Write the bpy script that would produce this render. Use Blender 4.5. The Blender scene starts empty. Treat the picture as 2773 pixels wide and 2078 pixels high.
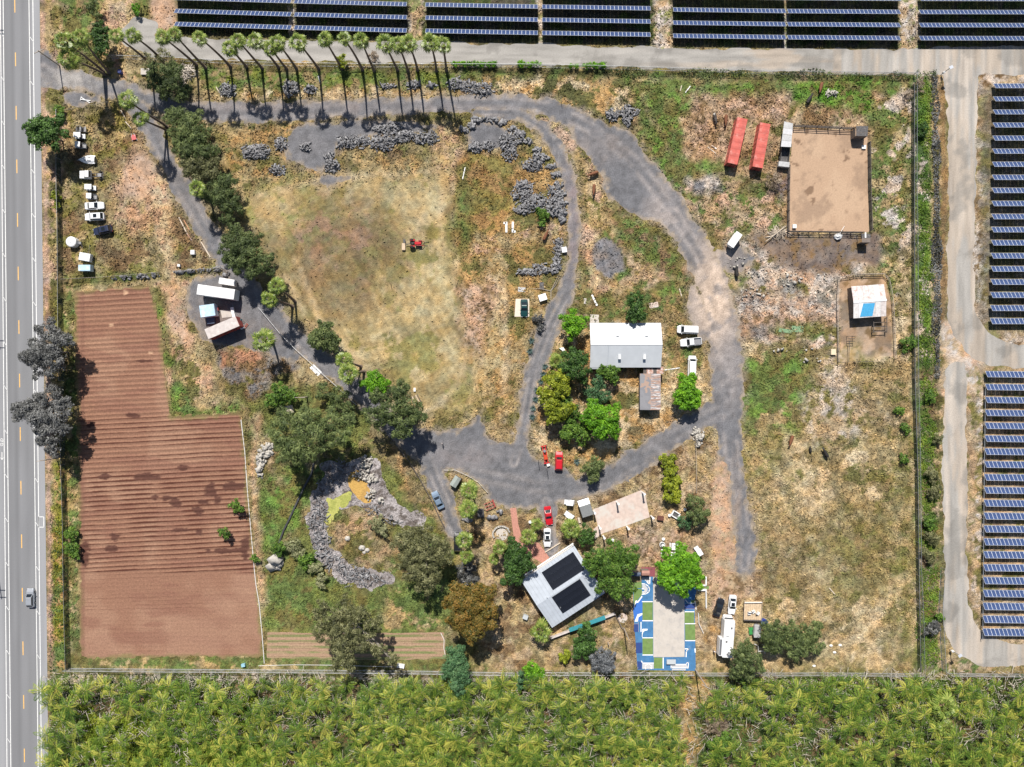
import bpy, math, random
import numpy as np
from mathutils import Vector, Matrix, Quaternion

# ------------------------------------------------------------------ camera, sky, sun, exposure
SC = bpy.context.scene
PXM = 0.09            # metres on the ground per photograph pixel
HCAM = 173.0          # height of the drone
CX, CY = 1386.5, 1039.0
cam_d = bpy.data.cameras.new("camera")
cam = bpy.data.objects.new("camera", cam_d)
SC.collection.objects.link(cam)
cam.location = (0, 0, HCAM)
cam.rotation_euler = (0, 0, 0)
cam_d.sensor_width = 36.0
cam_d.lens = 36.0 * HCAM / (2773 * PXM)
cam_d.clip_start = 1.0
cam_d.clip_end = 20000.0
SC.camera = cam

SUN_EL = math.radians(50.5)
_sh = Vector((0.14, -0.99)).normalized()          # direction the shadows fall
SUN = Vector((-_sh.x * math.cos(SUN_EL), -_sh.y * math.cos(SUN_EL), math.sin(SUN_EL)))
SUN_AZ = math.atan2(SUN.x, SUN.y)
world = bpy.data.worlds.new("World")
SC.world = world
world.use_nodes = True
wn = world.node_tree
bg = wn.nodes["Background"]
sky = wn.nodes.new("ShaderNodeTexSky")
sky.sky_type = 'NISHITA'
sky.sun_disc = False
sky.sun_elevation = SUN_EL
sky.sun_rotation = SUN_AZ
wn.links.new(sky.outputs[0], bg.inputs[0])
bg.inputs[1].default_value = 0.055
sun_d = bpy.data.lights.new("sun", 'SUN')
sun_d.energy = 4.6
sun_d.angle = math.radians(0.5)
sun_d.color = (1.0, 0.95, 0.88)
sun_o = bpy.data.objects.new("sun", sun_d)
SC.collection.objects.link(sun_o)
sun_o.rotation_euler = SUN.to_track_quat('Z', 'Y').to_euler()
sun_o.location = SUN * 300
SC.view_settings.view_transform = 'Standard'
SC.view_settings.look = 'None'
SC.view_settings.gamma = 1.0
SC.view_settings.use_curve_mapping = False
SC.view_settings.exposure = 0.55

# ------------------------------------------------------------------ coordinates
X0 = (0, 700, 1400, 2073)
Y0 = (0, 518, 1036, 1553)
KT = 3.1586


def T(c, r, x, y):
    return (X0[c] + x / KT, Y0[r] + y / KT)


def D(x, y):
    return (x * 1.25362, y * 1.25362)


def P(p, z=0.0):
    """photograph pixel of a point at height z -> world point"""
    f = PXM * (1.0 - z / HCAM)
    return Vector(((p[0] - CX) * f, -(p[1] - CY) * f, z))


def DW(pts, z=0.0):
    return [tuple(P(D(x, y), z)[:2]) for x, y in pts]


def TW(c, r, pts, z=0.0):
    return [tuple(P(T(c, r, x, y), z)[:2]) for x, y in pts]


# ------------------------------------------------------------------ object helpers
COL = SC.collection
RNG = random.Random(7)


def tag(o, label=None, cat=None, group=None, kind=None):
    if label: o["label"] = label
    if cat: o["category"] = cat
    if group: o["group"] = group
    if kind: o["kind"] = kind
    return o


def empty(name, loc=(0, 0, 0), rz=0.0, label=None, cat=None, group=None):
    o = bpy.data.objects.new(name, None)
    COL.objects.link(o)
    o.location = loc
    o.rotation_euler = (0, 0, rz)
    o.empty_display_size = 0.3
    return tag(o, label, cat, group)


def link_mesh(name, me, parent=None, loc=(0, 0, 0), rot=(0, 0, 0), scale=None):
    o = bpy.data.objects.new(name, me)
    COL.objects.link(o)
    o.location = loc
    o.rotation_euler = rot
    if scale: o.scale = scale
    if parent: o.parent = parent
    return o


def np_mesh(name, V, F, mats, smooth=False, color=None, mat_index=None):
    """V (n,3) array, F (m,k) array of equal-length faces; color (n,4) point colours"""
    me = bpy.data.meshes.new(name)
    V = np.asarray(V, np.float32); F = np.asarray(F, np.int32)
    k = F.shape[1]
    me.vertices.add(len(V)); me.vertices.foreach_set("co", V.ravel())
    me.loops.add(F.size); me.loops.foreach_set("vertex_index", F.ravel())
    me.polygons.add(len(F))
    me.polygons.foreach_set("loop_start", np.arange(len(F), dtype=np.int32) * k)
    me.polygons.foreach_set("loop_total", np.full(len(F), k, np.int32))
    if mat_index is not None:
        me.polygons.foreach_set("material_index", np.asarray(mat_index, np.int32))
    if not isinstance(mats, (list, tuple)): mats = [mats]
    for m in mats: me.materials.append(m)
    if color is not None:
        a = me.color_attributes.new("col", 'FLOAT_COLOR', 'POINT')
        a.data.foreach_set("color", np.asarray(color, np.float32).ravel())
    me.update(calc_edges=True)
    if smooth:
        me.polygons.foreach_set("use_smooth", np.ones(len(F), bool))
    return me


class MB:
    """collects simple shapes and links them as ONE mesh object"""
    def __init__(s):
        s.v = []; s.f = []; s.m = []

    def add(s, vs, fs, mi=0):
        b = len(s.v)
        s.v += [tuple(v) for v in vs]
        for f in fs:
            s.f.append(tuple(b + i for i in f)); s.m.append(mi)
        return s

    def hexa(s, b, t, mi=0):
        """b, t: four bottom and four top corners, counter-clockwise from above"""
        return s.add(list(b) + list(t), [(3, 2, 1, 0), (4, 5, 6, 7), (0, 1, 5, 4), (1, 2, 6, 5), (2, 3, 7, 6), (3, 0, 4, 7)], mi)

    def box(s, c, d, rz=0.0, mi=0, taper=1.0):
        hx, hy, hz = d[0] / 2, d[1] / 2, d[2] / 2
        cs, sn = math.cos(rz), math.sin(rz)
        def q(x, y, z): return (c[0] + x * cs - y * sn, c[1] + x * sn + y * cs, c[2] + z)
        b = [q(-hx, -hy, -hz), q(hx, -hy, -hz), q(hx, hy, -hz), q(-hx, hy, -hz)]
        k = taper
        t = [q(-hx * k, -hy * k, hz), q(hx * k, -hy * k, hz), q(hx * k, hy * k, hz), q(-hx * k, hy * k, hz)]
        return s.hexa(b, t, mi)

    def prism(s, poly, z0, z1, mi=0):
        n = len(poly)
        a = sum(poly[i][0] * poly[(i + 1) % n][1] - poly[(i + 1) % n][0] * poly[i][1] for i in range(n))
        if a < 0: poly = poly[::-1]
        vs = [(x, y, z0) for x, y in poly] + [(x, y, z1) for x, y in poly]
        fs = [tuple(range(n - 1, -1, -1)), tuple(range(n, 2 * n))] + [(i, (i + 1) % n, n + (i + 1) % n, n + i) for i in range(n)]
        return s.add(vs, fs, mi)

    def tube(s, pts, r, n=6, mi=0, cap=True):
        pts = [Vector(p) for p in pts]
        if not isinstance(r, (list, tuple)): r = [r] * len(pts)
        rings = []
        for i, p in enumerate(pts):
            d = (pts[min(i + 1, len(pts) - 1)] - pts[max(i - 1, 0)])
            if d.length < 1e-6: d = Vector((0, 0, 1))
            d.normalize()
            a = d.cross(Vector((0, 0, 1)) if abs(d.z) < 0.9 else Vector((1, 0, 0))).normalized()
            b = d.cross(a)
            rings.append([p + (a * math.cos(t) + b * math.sin(t)) * r[i] for t in [2 * math.pi * j / n for j in range(n)]])
        vs = [v for ring in rings for v in ring]
        fs = []
        for i in range(len(pts) - 1):
            for j in range(n):
                k = (j + 1) % n
                fs.append((i * n + j, i * n + k, (i + 1) * n + k, (i + 1) * n + j))
        if cap:
            fs.append(tuple(range(n))); fs.append(tuple((len(pts) - 1) * n + j for j in range(n))[::-1])
        return s.add(vs, fs, mi)

    def cyl(s, c, r, h, n=14, mi=0, axis='z', r2=None):
        r2 = r if r2 is None else r2
        ax = {'z': Vector((0, 0, 1)), 'x': Vector((1, 0, 0)), 'y': Vector((0, 1, 0))}[axis]
        c = Vector(c)
        return s.tube([c - ax * h / 2, c + ax * h / 2], [r, r2], n, mi)

    def dome(s, c, rx, ry, rz, n=14, m=5, mi=0, z_low=0.0):
        vs, fs = [], []
        for i in range(m):
            t = (math.pi / 2) * i / m
            for j in range(n):
                a = 2 * math.pi * j / n
                vs.append((c[0] + rx * math.cos(t) * math.cos(a), c[1] + ry * math.cos(t) * math.sin(a), c[2] + rz * math.sin(t)))
        vs.append((c[0], c[1], c[2] + rz))
        for i in range(m - 1):
            for j in range(n):
                k = (j + 1) % n
                fs.append((i * n + j, i * n + k, (i + 1) * n + k, (i + 1) * n + j))
        for j in range(n):
            fs.append(((m - 1) * n + j, (m - 1) * n + (j + 1) % n, m * n))
        return s.add(vs, fs, mi)

    def mesh(s, name, mats, smooth=False):
        me = bpy.data.meshes.new(name)
        me.from_pydata(s.v, [], s.f)
        if not isinstance(mats, (list, tuple)): mats = [mats]
        for m in mats: me.materials.append(m)
        if any(s.m): me.polygons.foreach_set("material_index", s.m)
        if smooth: me.polygons.foreach_set("use_smooth", [True] * len(s.f))
        me.update()
        return me

    def build(s, name, mats, parent=None, loc=(0, 0, 0), rz=0.0, smooth=False, bevel=0.0):
        o = link_mesh(name, s.mesh(name, mats, smooth), parent, loc, (0, 0, rz))
        if bevel:
            b = o.modifiers.new("bevel", 'BEVEL'); b.width = bevel; b.segments = 2; b.limit_method = 'ANGLE'
        return o


# ------------------------------------------------------------------ materials
MATS = {}


def _bsdf(name):
    m = bpy.data.materials.new(name); m.use_nodes = True
    nt = m.node_tree
    return m, nt, nt.nodes["Principled BSDF"]


def mat(name, col, rough=0.7, metal=0.0, var=0.12, scale=3.0, bump=0.0, coat=0.0, spec=0.5, stain=None, stain_scale=0.6, stain_at=0.55):
    """procedural paint: colour broken up by two noises, optional stain colour and relief"""
    if name in MATS: return MATS[name]
    m, nt, b = _bsdf(name)
    N, L = nt.nodes.new, nt.links.new
    tc = N("ShaderNodeTexCoord")
    n1 = N("ShaderNodeTexNoise"); n1.inputs["Scale"].default_value = scale; n1.inputs["Detail"].default_value = 6
    L(tc.outputs["Object"], n1.inputs["Vector"])
    mr = N("ShaderNodeMapRange"); mr.inputs[1].default_value = 0.3; mr.inputs[2].default_value = 0.7
    mr.inputs[3].default_value = 1 - var; mr.inputs[4].default_value = 1 + var
    L(n1.outputs[0], mr.inputs[0])
    mx = N("ShaderNodeMix"); mx.data_type = 'RGBA'; mx.blend_type = 'MULTIPLY'; mx.inputs[0].default_value = 1.0
    mx.inputs[6].default_value = (*col, 1)
    L(mr.outputs[0], mx.inputs[7])
    out = mx.outputs[2]
    if stain:
        n2 = N("ShaderNodeTexNoise"); n2.inputs["Scale"].default_value = stain_scale; n2.inputs["Detail"].default_value = 8
        n2.inputs["Roughness"].default_value = 0.7
        L(tc.outputs["Object"], n2.inputs["Vector"])
        m2 = N("ShaderNodeMapRange"); m2.inputs[1].default_value = stain_at; m2.inputs[2].default_value = stain_at + 0.12
        L(n2.outputs[0], m2.inputs[0])
        mx2 = N("ShaderNodeMix"); mx2.data_type = 'RGBA'
        L(m2.outputs[0], mx2.inputs[0]); L(out, mx2.inputs[6]); mx2.inputs[7].default_value = (*stain, 1)
        out = mx2.outputs[2]
    L(out, b.inputs["Base Color"])
    b.inputs["Roughness"].default_value = rough
    b.inputs["Metallic"].default_value = metal
    b.inputs["Coat Weight"].default_value = coat
    b.inputs["Specular IOR Level"].default_value = spec
    if bump:
        bp = N("ShaderNodeBump"); bp.inputs["Strength"].default_value = bump; bp.inputs["Distance"].default_value = 0.1
        L(n1.outputs[0], bp.inputs["Height"]); L(bp.outputs[0], b.inputs["Normal"])
    MATS[name] = m
    return m


def vcol_mat(name, fine=2.2, amp=0.35, rough=0.95, bump=0.6, bump_d=0.25, furrow=None, fine2=7.0):
    """sheet material: colour from the 'col' attribute, broken up by fine grain; alpha = strength of the grain"""
    m, nt, b = _bsdf(name)
    N, L = nt.nodes.new, nt.links.new
    at = N("ShaderNodeAttribute"); at.attribute_name = "col"
    geo = N("ShaderNodeNewGeometry")
    n1 = N("ShaderNodeTexNoise"); n1.inputs["Scale"].default_value = fine; n1.inputs["Detail"].default_value = 3; n1.inputs["Roughness"].default_value = 0.75
    n2 = N("ShaderNodeTexNoise"); n2.inputs["Scale"].default_value = fine2; n2.inputs["Detail"].default_value = 2
    L(geo.outputs["Position"], n1.inputs["Vector"]); L(geo.outputs["Position"], n2.inputs["Vector"])
    ad = N("ShaderNodeMath"); ad.operation = 'ADD'; L(n1.outputs[0], ad.inputs[0]); L(n2.outputs[0], ad.inputs[1])
    mr = N("ShaderNodeMapRange"); mr.clamp = True
    mr.inputs[1].default_value = 0.7; mr.inputs[2].default_value = 1.3; mr.inputs[3].default_value = -1; mr.inputs[4].default_value = 1
    L(ad.outputs[0], mr.inputs[0])
    mu = N("ShaderNodeMath"); mu.operation = 'MULTIPLY'; L(mr.outputs[0], mu.inputs[0]); L(at.outputs["Alpha"], mu.inputs[1])
    ma = N("ShaderNodeMath"); ma.operation = 'MULTIPLY_ADD'; L(mu.outputs[0], ma.inputs[0]); ma.inputs[1].default_value = amp; ma.inputs[2].default_value = 1.0
    mx = N("ShaderNodeMix"); mx.data_type = 'RGBA'; mx.blend_type = 'MULTIPLY'; mx.inputs[0].default_value = 1
    L(at.outputs["Color"], mx.inputs[6]); L(ma.outputs[0], mx.inputs[7])
    L(mx.outputs[2], b.inputs["Base Color"])
    b.inputs["Roughness"].default_value = rough
    b.inputs["Specular IOR Level"].default_value = 0.2
    if bump:
        bp = N("ShaderNodeBump"); bp.inputs["Strength"].default_value = bump; bp.inputs["Distance"].default_value = bump_d
        mb = N("ShaderNodeMath"); mb.operation = 'MULTIPLY'; L(ad.outputs[0], mb.inputs[0]); L(at.outputs["Alpha"], mb.inputs[1])
        L(mb.outputs[0], bp.inputs["Height"]); L(bp.outputs[0], b.inputs["Normal"])
    return m


def leaf_mat(name, c0, c1, c2, trans=0.3, rough=0.6):
    """foliage: three natural leaf colours picked by the 'col' attribute"""
    m = bpy.data.materials.new(name); m.use_nodes = True
    nt = m.node_tree; N, L = nt.nodes.new, nt.links.new
    b = nt.nodes["Principled BSDF"]
    at = N("ShaderNodeAttribute"); at.attribute_name = "col"
    oi = N("ShaderNodeObjectInfo")
    sp = N("ShaderNodeSeparateColor"); L(at.outputs["Color"], sp.inputs[0])
    ad = N("ShaderNodeMath"); ad.operation = 'MULTIPLY_ADD'
    L(oi.outputs["Random"], ad.inputs[0]); ad.inputs[1].default_value = 0.24; L(sp.outputs[0], ad.inputs[2])
    sb = N("ShaderNodeMath"); sb.operation = 'SUBTRACT'; L(ad.outputs[0], sb.inputs[0]); sb.inputs[1].default_value = 0.12
    cr = N("ShaderNodeValToRGB"); cr.color_ramp.elements[0].color = (*c0, 1); cr.color_ramp.elements[1].color = (*c2, 1)
    e = cr.color_ramp.elements.new(0.5); e.color = (*c1, 1)
    L(sb.outputs[0], cr.inputs[0])
    L(cr.outputs[0], b.inputs["Base Color"])
    b.inputs["Roughness"].default_value = rough
    b.inputs["Specular IOR Level"].default_value = 0.35
    tr = N("ShaderNodeBsdfTranslucent"); L(cr.outputs[0], tr.inputs[0])
    mix = N("ShaderNodeMixShader"); mix.inputs[0].default_value = trans
    L(b.outputs[0], mix.inputs[1]); L(tr.outputs[0], mix.inputs[2])
    L(mix.outputs[0], nt.nodes["Material Output"].inputs[0])
    return m


# ------------------------------------------------------------------ numpy noise and shapes
_tabs = [np.random.RandomState(100 + i).rand(256, 256).astype(np.float32) for i in range(6)]


def vnoise(X, Y, scale, seed=0):
    """smooth value noise in 0..1, feature size `scale` metres, rotated so that no axis shows"""
    a = 0.6 + seed * 1.3
    ca, sa = math.cos(a), math.sin(a)
    u = (X * ca - Y * sa) / scale + seed * 17.3 + 500
    v = (X * sa + Y * ca) / scale + seed * 9.1 + 500
    iu = np.floor(u).astype(np.int32); iv = np.floor(v).astype(np.int32)
    fu = u - iu; fv = v - iv
    fu = fu * fu * (3 - 2 * fu); fv = fv * fv * (3 - 2 * fv)
    t = _tabs[seed % 6]
    i0, i1, j0, j1 = iu & 255, (iu + 1) & 255, iv & 255, (iv + 1) & 255
    return (t[i0, j0] * (1 - fu) + t[i1, j0] * fu) * (1 - fv) + (t[i0, j1] * (1 - fu) + t[i1, j1] * fu) * fv


def fbm(X, Y, scale, seed=0, octs=4, gain=0.55):
    s = 0; a = 1.0; w = 0
    for o in range(octs):
        s = s + a * vnoise(X, Y, scale / 2 ** o, seed + o); w += a; a *= gain
    r = s / w
    return np.clip((r - 0.5) * 1.7 + 0.5, 0, 1)


def sstep(x, a, b):
    t = np.clip((x - a) / (b - a), 0, 1)
    return t * t * (3 - 2 * t)


def sd_poly(X, Y, pts):
    """signed distance to a polygon, negative inside"""
    d = np.full(X.shape, 1e9, np.float32); ins = np.zeros(X.shape, bool)
    n = len(pts)
    for i in range(n):
        x0, y0 = pts[i]; x1, y1 = pts[(i + 1) % n]
        ex, ey = x1 - x0, y1 - y0
        L2 = ex * ex + ey * ey + 1e-12
        t = np.clip(((X - x0) * ex + (Y - y0) * ey) / L2, 0, 1)
        d = np.minimum(d, (X - x0 - t * ex) ** 2 + (Y - y0 - t * ey) ** 2)
        c = (y0 > Y) != (y1 > Y)
        if ey != 0:
            ins ^= c & (X < ex * (Y - y0) / ey + x0)
    d = np.sqrt(d)
    return np.where(ins, -d, d)


def sd_line(X, Y, pts, hw):
    """signed distance to a polyline with a half width at every vertex"""
    d = np.full(X.shape, 1e9, np.float32)
    if not isinstance(hw, (list, tuple)): hw = [hw] * len(pts)
    for i in range(len(pts) - 1):
        x0, y0 = pts[i]; x1, y1 = pts[i + 1]
        ex, ey = x1 - x0, y1 - y0
        L2 = ex * ex + ey * ey + 1e-12
        t = np.clip(((X - x0) * ex + (Y - y0) * ey) / L2, 0, 1)
        d = np.minimum(d, np.sqrt((X - x0 - t * ex) ** 2 + (Y - y0 - t * ey) ** 2) - (hw[i] + (hw[i + 1] - hw[i]) * t))
    return d


def sd_ell(X, Y, c, rx, ry, rot=0.0):
    ca, sa = math.cos(rot), math.sin(rot)
    u = ((X - c[0]) * ca + (Y - c[1]) * sa) / rx; v = (-(X - c[0]) * sa + (Y - c[1]) * ca) / ry
    return (np.sqrt(u * u + v * v) - 1) * min(rx, ry)


def smooth_poly(pts, it=2):
    for _ in range(it):
        q = []
        for i in range(len(pts)):
            a, b = pts[i], pts[(i + 1) % len(pts)]
            q.append((a[0] * .75 + b[0] * .25, a[1] * .75 + b[1] * .25)); q.append((a[0] * .25 + b[0] * .75, a[1] * .25 + b[1] * .75))
        pts = q
    return pts


def iso_sheet(name, bounds, dx, dy, sdf, colf, mats, z=0.01, zf=None, kind="structure"):
    """grid cut along sdf = 0 (crisp ragged outline), coloured per vertex"""
    x0, x1, y0, y1 = bounds
    nx, ny = max(2, int((x1 - x0) / dx) + 1), max(2, int((y1 - y0) / dy) + 1)
    gx, gy = np.linspace(x0, x1, nx), np.linspace(y0, y1, ny)
    X, Y = np.meshgrid(gx, gy)
    X = X.astype(np.float32); Y = Y.astype(np.float32)
    S = sdf(X, Y)
    ins = S < 0
    idx = np.arange(nx * ny).reshape(ny, nx)
    q = np.stack([idx[:-1, :-1], idx[:-1, 1:], idx[1:, 1:], idx[1:, :-1]], -1).reshape(-1, 4)
    cnt = ins.ravel()[q].sum(1)
    full = q[cnt == 4]
    part = q[(cnt > 0) & (cnt < 4)]
    fx, fy, fs = X.ravel(), Y.ravel(), S.ravel()
    ev = {}; ex, ey = [], []
    base = nx * ny
    def edge(a, b):
        k = (a, b) if a < b else (b, a)
        r = ev.get(k)
        if r is None:
            t = fs[k[0]] / (fs[k[0]] - fs[k[1]])
            ex.append(fx[k[0]] + (fx[k[1]] - fx[k[0]]) * t); ey.append(fy[k[0]] + (fy[k[1]] - fy[k[0]]) * t)
            r = base + len(ex) - 1; ev[k] = r
        return r
    tris = []
    for c in part.tolist():
        pl = []
        for i in range(4):
            a, b = c[i], c[(i + 1) % 4]
            ia, ib = fs[a] < 0, fs[b] < 0
            if ia: pl.append(a)
            if ia != ib: pl.append(edge(a, b))
        for i in range(1, len(pl) - 1): tris.append((pl[0], pl[i], pl[i + 1]))
    ft = np.concatenate([full[:, [0, 1, 2]], full[:, [0, 2, 3]], np.array(tris, np.int32).reshape(-1, 3)])
    AX = np.concatenate([fx, np.array(ex, np.float32)]); AY = np.concatenate([fy, np.array(ey, np.float32)])
    used, inv = np.unique(ft.ravel(), return_inverse=True)
    AX, AY = AX[used], AY[used]
    F = inv.reshape(-1, 3)
    C = colf(AX, AY)
    Z = np.full(len(AX), z, np.float32) if zf is None else z + zf(AX, AY)
    me = np_mesh(name, np.stack([AX, AY, Z], -1), F, mats, color=C)
    o = link_mesh(name, me)
    if kind: o["kind"] = kind
    return o


def bounds(pts, pad=2.0):
    xs = [p[0] for p in pts]; ys = [p[1] for p in pts]
    return (min(xs) - pad, max(xs) + pad, min(ys) - pad, max(ys) + pad)


def rgba(X, rgb, a=1.0):
    C = np.empty((len(X), 4), np.float32); C[:, :3] = rgb; C[:, 3] = a
    return C


def lerp(C, col, m):
    C[..., :3] += (np.asarray(col, np.float32) - C[..., :3]) * m[..., None]
# ------------------------------------------------------------------ the ground and everything flat on it
STRAW = (.335, .25, .128); LSTRAW = (.47, .36, .22); OLIVE = (.135, .122, .042); GREEN = (.11, .148, .042)
BGREEN = (.12, .195, .04); BROWN = (.175, .115, .06); DIRT = (.43, .27, .17); PINK = (.41, .275, .19); TAN = (.36, .265, .165)
ORANGE = (.36, .225, .095); GREY = (.15, .14, .138); PALE = (.44, .37, .31); DUN = (.215, .168, .085); DOLIVE = (.085, .082, .03)


class Paint:
    def __init__(s, X, Y):
        s.X, s.Y = X, Y
        s.C = np.empty(X.shape + (4,), np.float32)
        s.C[..., :3] = DUN; s.C[..., 3] = 1.0

    def sub(s, pts, pad):
        x0, x1, y0, y1 = bounds(pts, pad)
        xs = s.X[0]; ys = s.Y[:, 0]
        i0, i1 = np.searchsorted(xs, (x0, x1)); j0, j1 = np.searchsorted(ys, (y0, y1))
        return slice(j0, j1), slice(i0, i1)

    def apply(s, sl, sd, cols, scale, bal, soft, rag, op, seed, grain):
        X, Y = s.X[sl], s.Y[sl]
        if X.size == 0: return
        sd = sd + rag * 2.4 * (fbm(X, Y, max(1.5, rag * 3), seed + 1, 3) - 0.5)
        m = np.clip(0.5 - sd / soft, 0, 1) * op
        A = np.empty(X.shape + (3,), np.float32); A[:] = cols[0]
        if len(cols) > 1:
            t = sstep(fbm(X, Y, scale, seed, 5, 0.65), bal - .13, bal + .13)[..., None]
            A += (np.array(cols[1], np.float32) - A) * t
        if len(cols) > 2:
            t = sstep(fbm(X, Y, scale * 0.7, seed + 3, 5, 0.65), .56, .72)[..., None]
            A += (np.array(cols[2], np.float32) - A) * t
        if len(cols) > 3:
            t = sstep(fbm(X, Y, scale * 1.3, seed + 4, 5, 0.6), .6, .72)[..., None]
            A += (np.array(cols[3], np.float32) - A) * t
        s.C[sl][..., :3] += (A - s.C[sl][..., :3]) * m[..., None]
        if grain is not None:
            s.C[sl][..., 3] += (grain - s.C[sl][..., 3]) * m

    def zone(s, pts, *cols, scale=4.0, bal=.5, soft=2.0, rag=1.5, op=1.0, seed=0, grain=None):
        w = DW(pts)
        sl = s.sub(w, soft + rag * 2)
        s.apply(sl, sd_poly(s.X[sl], s.Y[sl], w), cols, scale, bal, soft, rag, op, seed, grain)

    def line(s, pts, hw, *cols, scale=4.0, bal=.5, soft=.8, rag=.5, op=1.0, seed=0, grain=None):
        w = DW(pts)
        hm = max(hw) if isinstance(hw, (list, tuple)) else hw
        sl = s.sub(w, hm + soft + rag * 2)
        s.apply(sl, sd_line(s.X[sl], s.Y[sl], w, hw), cols, scale, bal, soft, rag, op, seed, grain)

    def blob(s, x, y, rx, ry, *cols, rot=0.0, scale=3.0, bal=.5, soft=2.5, rag=1.5, op=1.0, seed=0, grain=None):
        c = P(D(x, y)); k = 1.25362 * PXM
        rx *= k; ry *= k; r = max(rx, ry)
        sl = s.sub([(c.x - r, c.y - r), (c.x + r, c.y + r)], soft + rag * 2)
        s.apply(sl, sd_ell(s.X[sl], s.Y[sl], (c.x, c.y), rx, ry, rot), cols, scale, bal, soft, rag, op, seed, grain)


MEADOW = [(508, 430), (560, 400), (720, 395), (860, 365), (965, 352), (992, 430), (985, 560), (1015, 700), (1045, 860), (1000, 905), (925, 900),
          (790, 808), (700, 725), (640, 690), (600, 590), (560, 520)]
_NX, _NY = 880, 662
_gx, _gy = np.linspace(-131, 131, _NX), np.linspace(-99, 99, _NY)
GX, GY = np.meshgrid(_gx, _gy); GX = GX.astype(np.float32); GY = GY.astype(np.float32)
g = Paint(GX, GY)
_all = [(-100, -100), (2320, -100), (2320, 1760), (-100, 1760)]
g.zone(_all, DUN, OLIVE, STRAW, scale=9, seed=0)
# road verge, top left corner
g.zone([(88, -90), (142, -90), (150, 700), (155, 1760), (104, 1760)], STRAW, OLIVE, PINK, scale=4, seed=1, rag=.5)
g.zone([(118, 640), (146, 640), (152, 1450), (118, 1450)], OLIVE, (.17, .16, .04), STRAW, scale=4, seed=2, rag=1)
g.zone([(112, 1000), (150, 1000), (156, 1760), (112, 1760)], (.17, .17, .025), GREEN, ORANGE, scale=4, seed=3, rag=1)
g.line([(91, 0), (100, 600), (108, 1300), (110, 1660)], .55, PINK, (.3, .2, .15), scale=2, seed=1, rag=.4)
g.zone([(125, -90), (250, -90), (240, 60), (215, 120), (120, 130)], GREEN, OLIVE, DUN, scale=3, seed=2)
g.zone([(205, -90), (300, -90), (290, 40), (262, 100), (235, 110), (215, 60)], TAN, STRAW, PINK, scale=3, seed=4)
g.zone([(95, 20), (118, 60), (125, 125), (100, 140)], STRAW, OLIVE, scale=3, seed=5)
g.zone([(230, 95), (270, 90), (300, 130), (310, 185), (250, 180), (230, 150)], STRAW, DIRT, OLIVE, scale=3, seed=1)
g.zone([(300, -90), (330, -90), (332, 55), (300, 45)], OLIVE, GREEN, STRAW, scale=3, seed=2)
g.zone([(322, -90), (384, -90), (386, 62), (328, 60)], DIRT, PINK, scale=5, seed=1, rag=.8, grain=.5)
# solar field soil and its lanes
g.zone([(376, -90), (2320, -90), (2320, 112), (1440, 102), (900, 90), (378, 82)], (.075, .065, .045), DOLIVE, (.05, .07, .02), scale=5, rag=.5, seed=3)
for x, w in ((898, 1.9), (1168, .55), (1430, 2.1), (1697, .6), (1964, 2.2), (629, .6)):
    g.line([(x, -90), (x, 112)], w, PALE, TAN, (.2, .2, .08), scale=2.5, rag=.6, seed=2)
# strip between the fence and the palm drive
g.zone([(300, 140), (1000, 150), (1975, 165), (1975, 230), (1300, 230), (1000, 215), (560, 226), (415, 218)], OLIVE, DUN, STRAW, scale=3.5, seed=0)
g.zone([(430, 148), (1000, 152), (1000, 195), (760, 196), (600, 200), (430, 200)], (.13, .155, .03), GREEN, DUN, scale=3, seed=4)
g.zone([(520, 197), (700, 194), (900, 190), (1010, 190), (1140, 200), (1250, 226), (1150, 222), (960, 208), (700, 214), (540, 216)], ORANGE, LSTRAW, OLIVE, scale=2.5, rag=1, seed=5)
g.zone([(1000, 158), (1480, 165), (1400, 215), (1380, 260), (1340, 290), (1290, 250), (1200, 224), (1060, 205)], ORANGE, LSTRAW, OLIVE, DOLIVE, scale=3.5, seed=2)
g.zone([(1000, 150), (1980, 162), (1980, 172), (1000, 166)], DOLIVE, GREEN, scale=3, rag=.8, seed=2)
# corral of parked vehicles on the left
g.zone([(140, 240), (235, 222), (275, 238), (330, 340), (400, 450), (470, 570), (484, 584), (330, 598), (138, 606)], DUN, (.17, .15, .045), STRAW, BROWN, scale=4, seed=1)
g.zone([(140, 590), (300, 592), (480, 578), (482, 596), (330, 608), (140, 618)], GREEN, OLIVE, scale=2.5, rag=.8, seed=3)
g.zone([(240, 420), (255, 360), (300, 320), (345, 370), (362, 430), (330, 490), (280, 520), (240, 470)], STRAW, DIRT, TAN, scale=4, soft=5, seed=2)
g.zone([(262, 370), (305, 330), (342, 385), (355, 420), (310, 425), (262, 425)], DIRT, PINK, scale=6, soft=2.5, grain=.5, seed=0)
g.line([(345, 400), (345, 470), (362, 540), (372, 600)], [2.5, 2, 1.6, 1.3], LSTRAW, DIRT, scale=2, soft=2, op=.8, seed=5)
g.line([(240, 420), (225, 480), (240, 560)], 1.0, BROWN, DUN, scale=2, soft=2, op=.7, seed=5)
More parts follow.
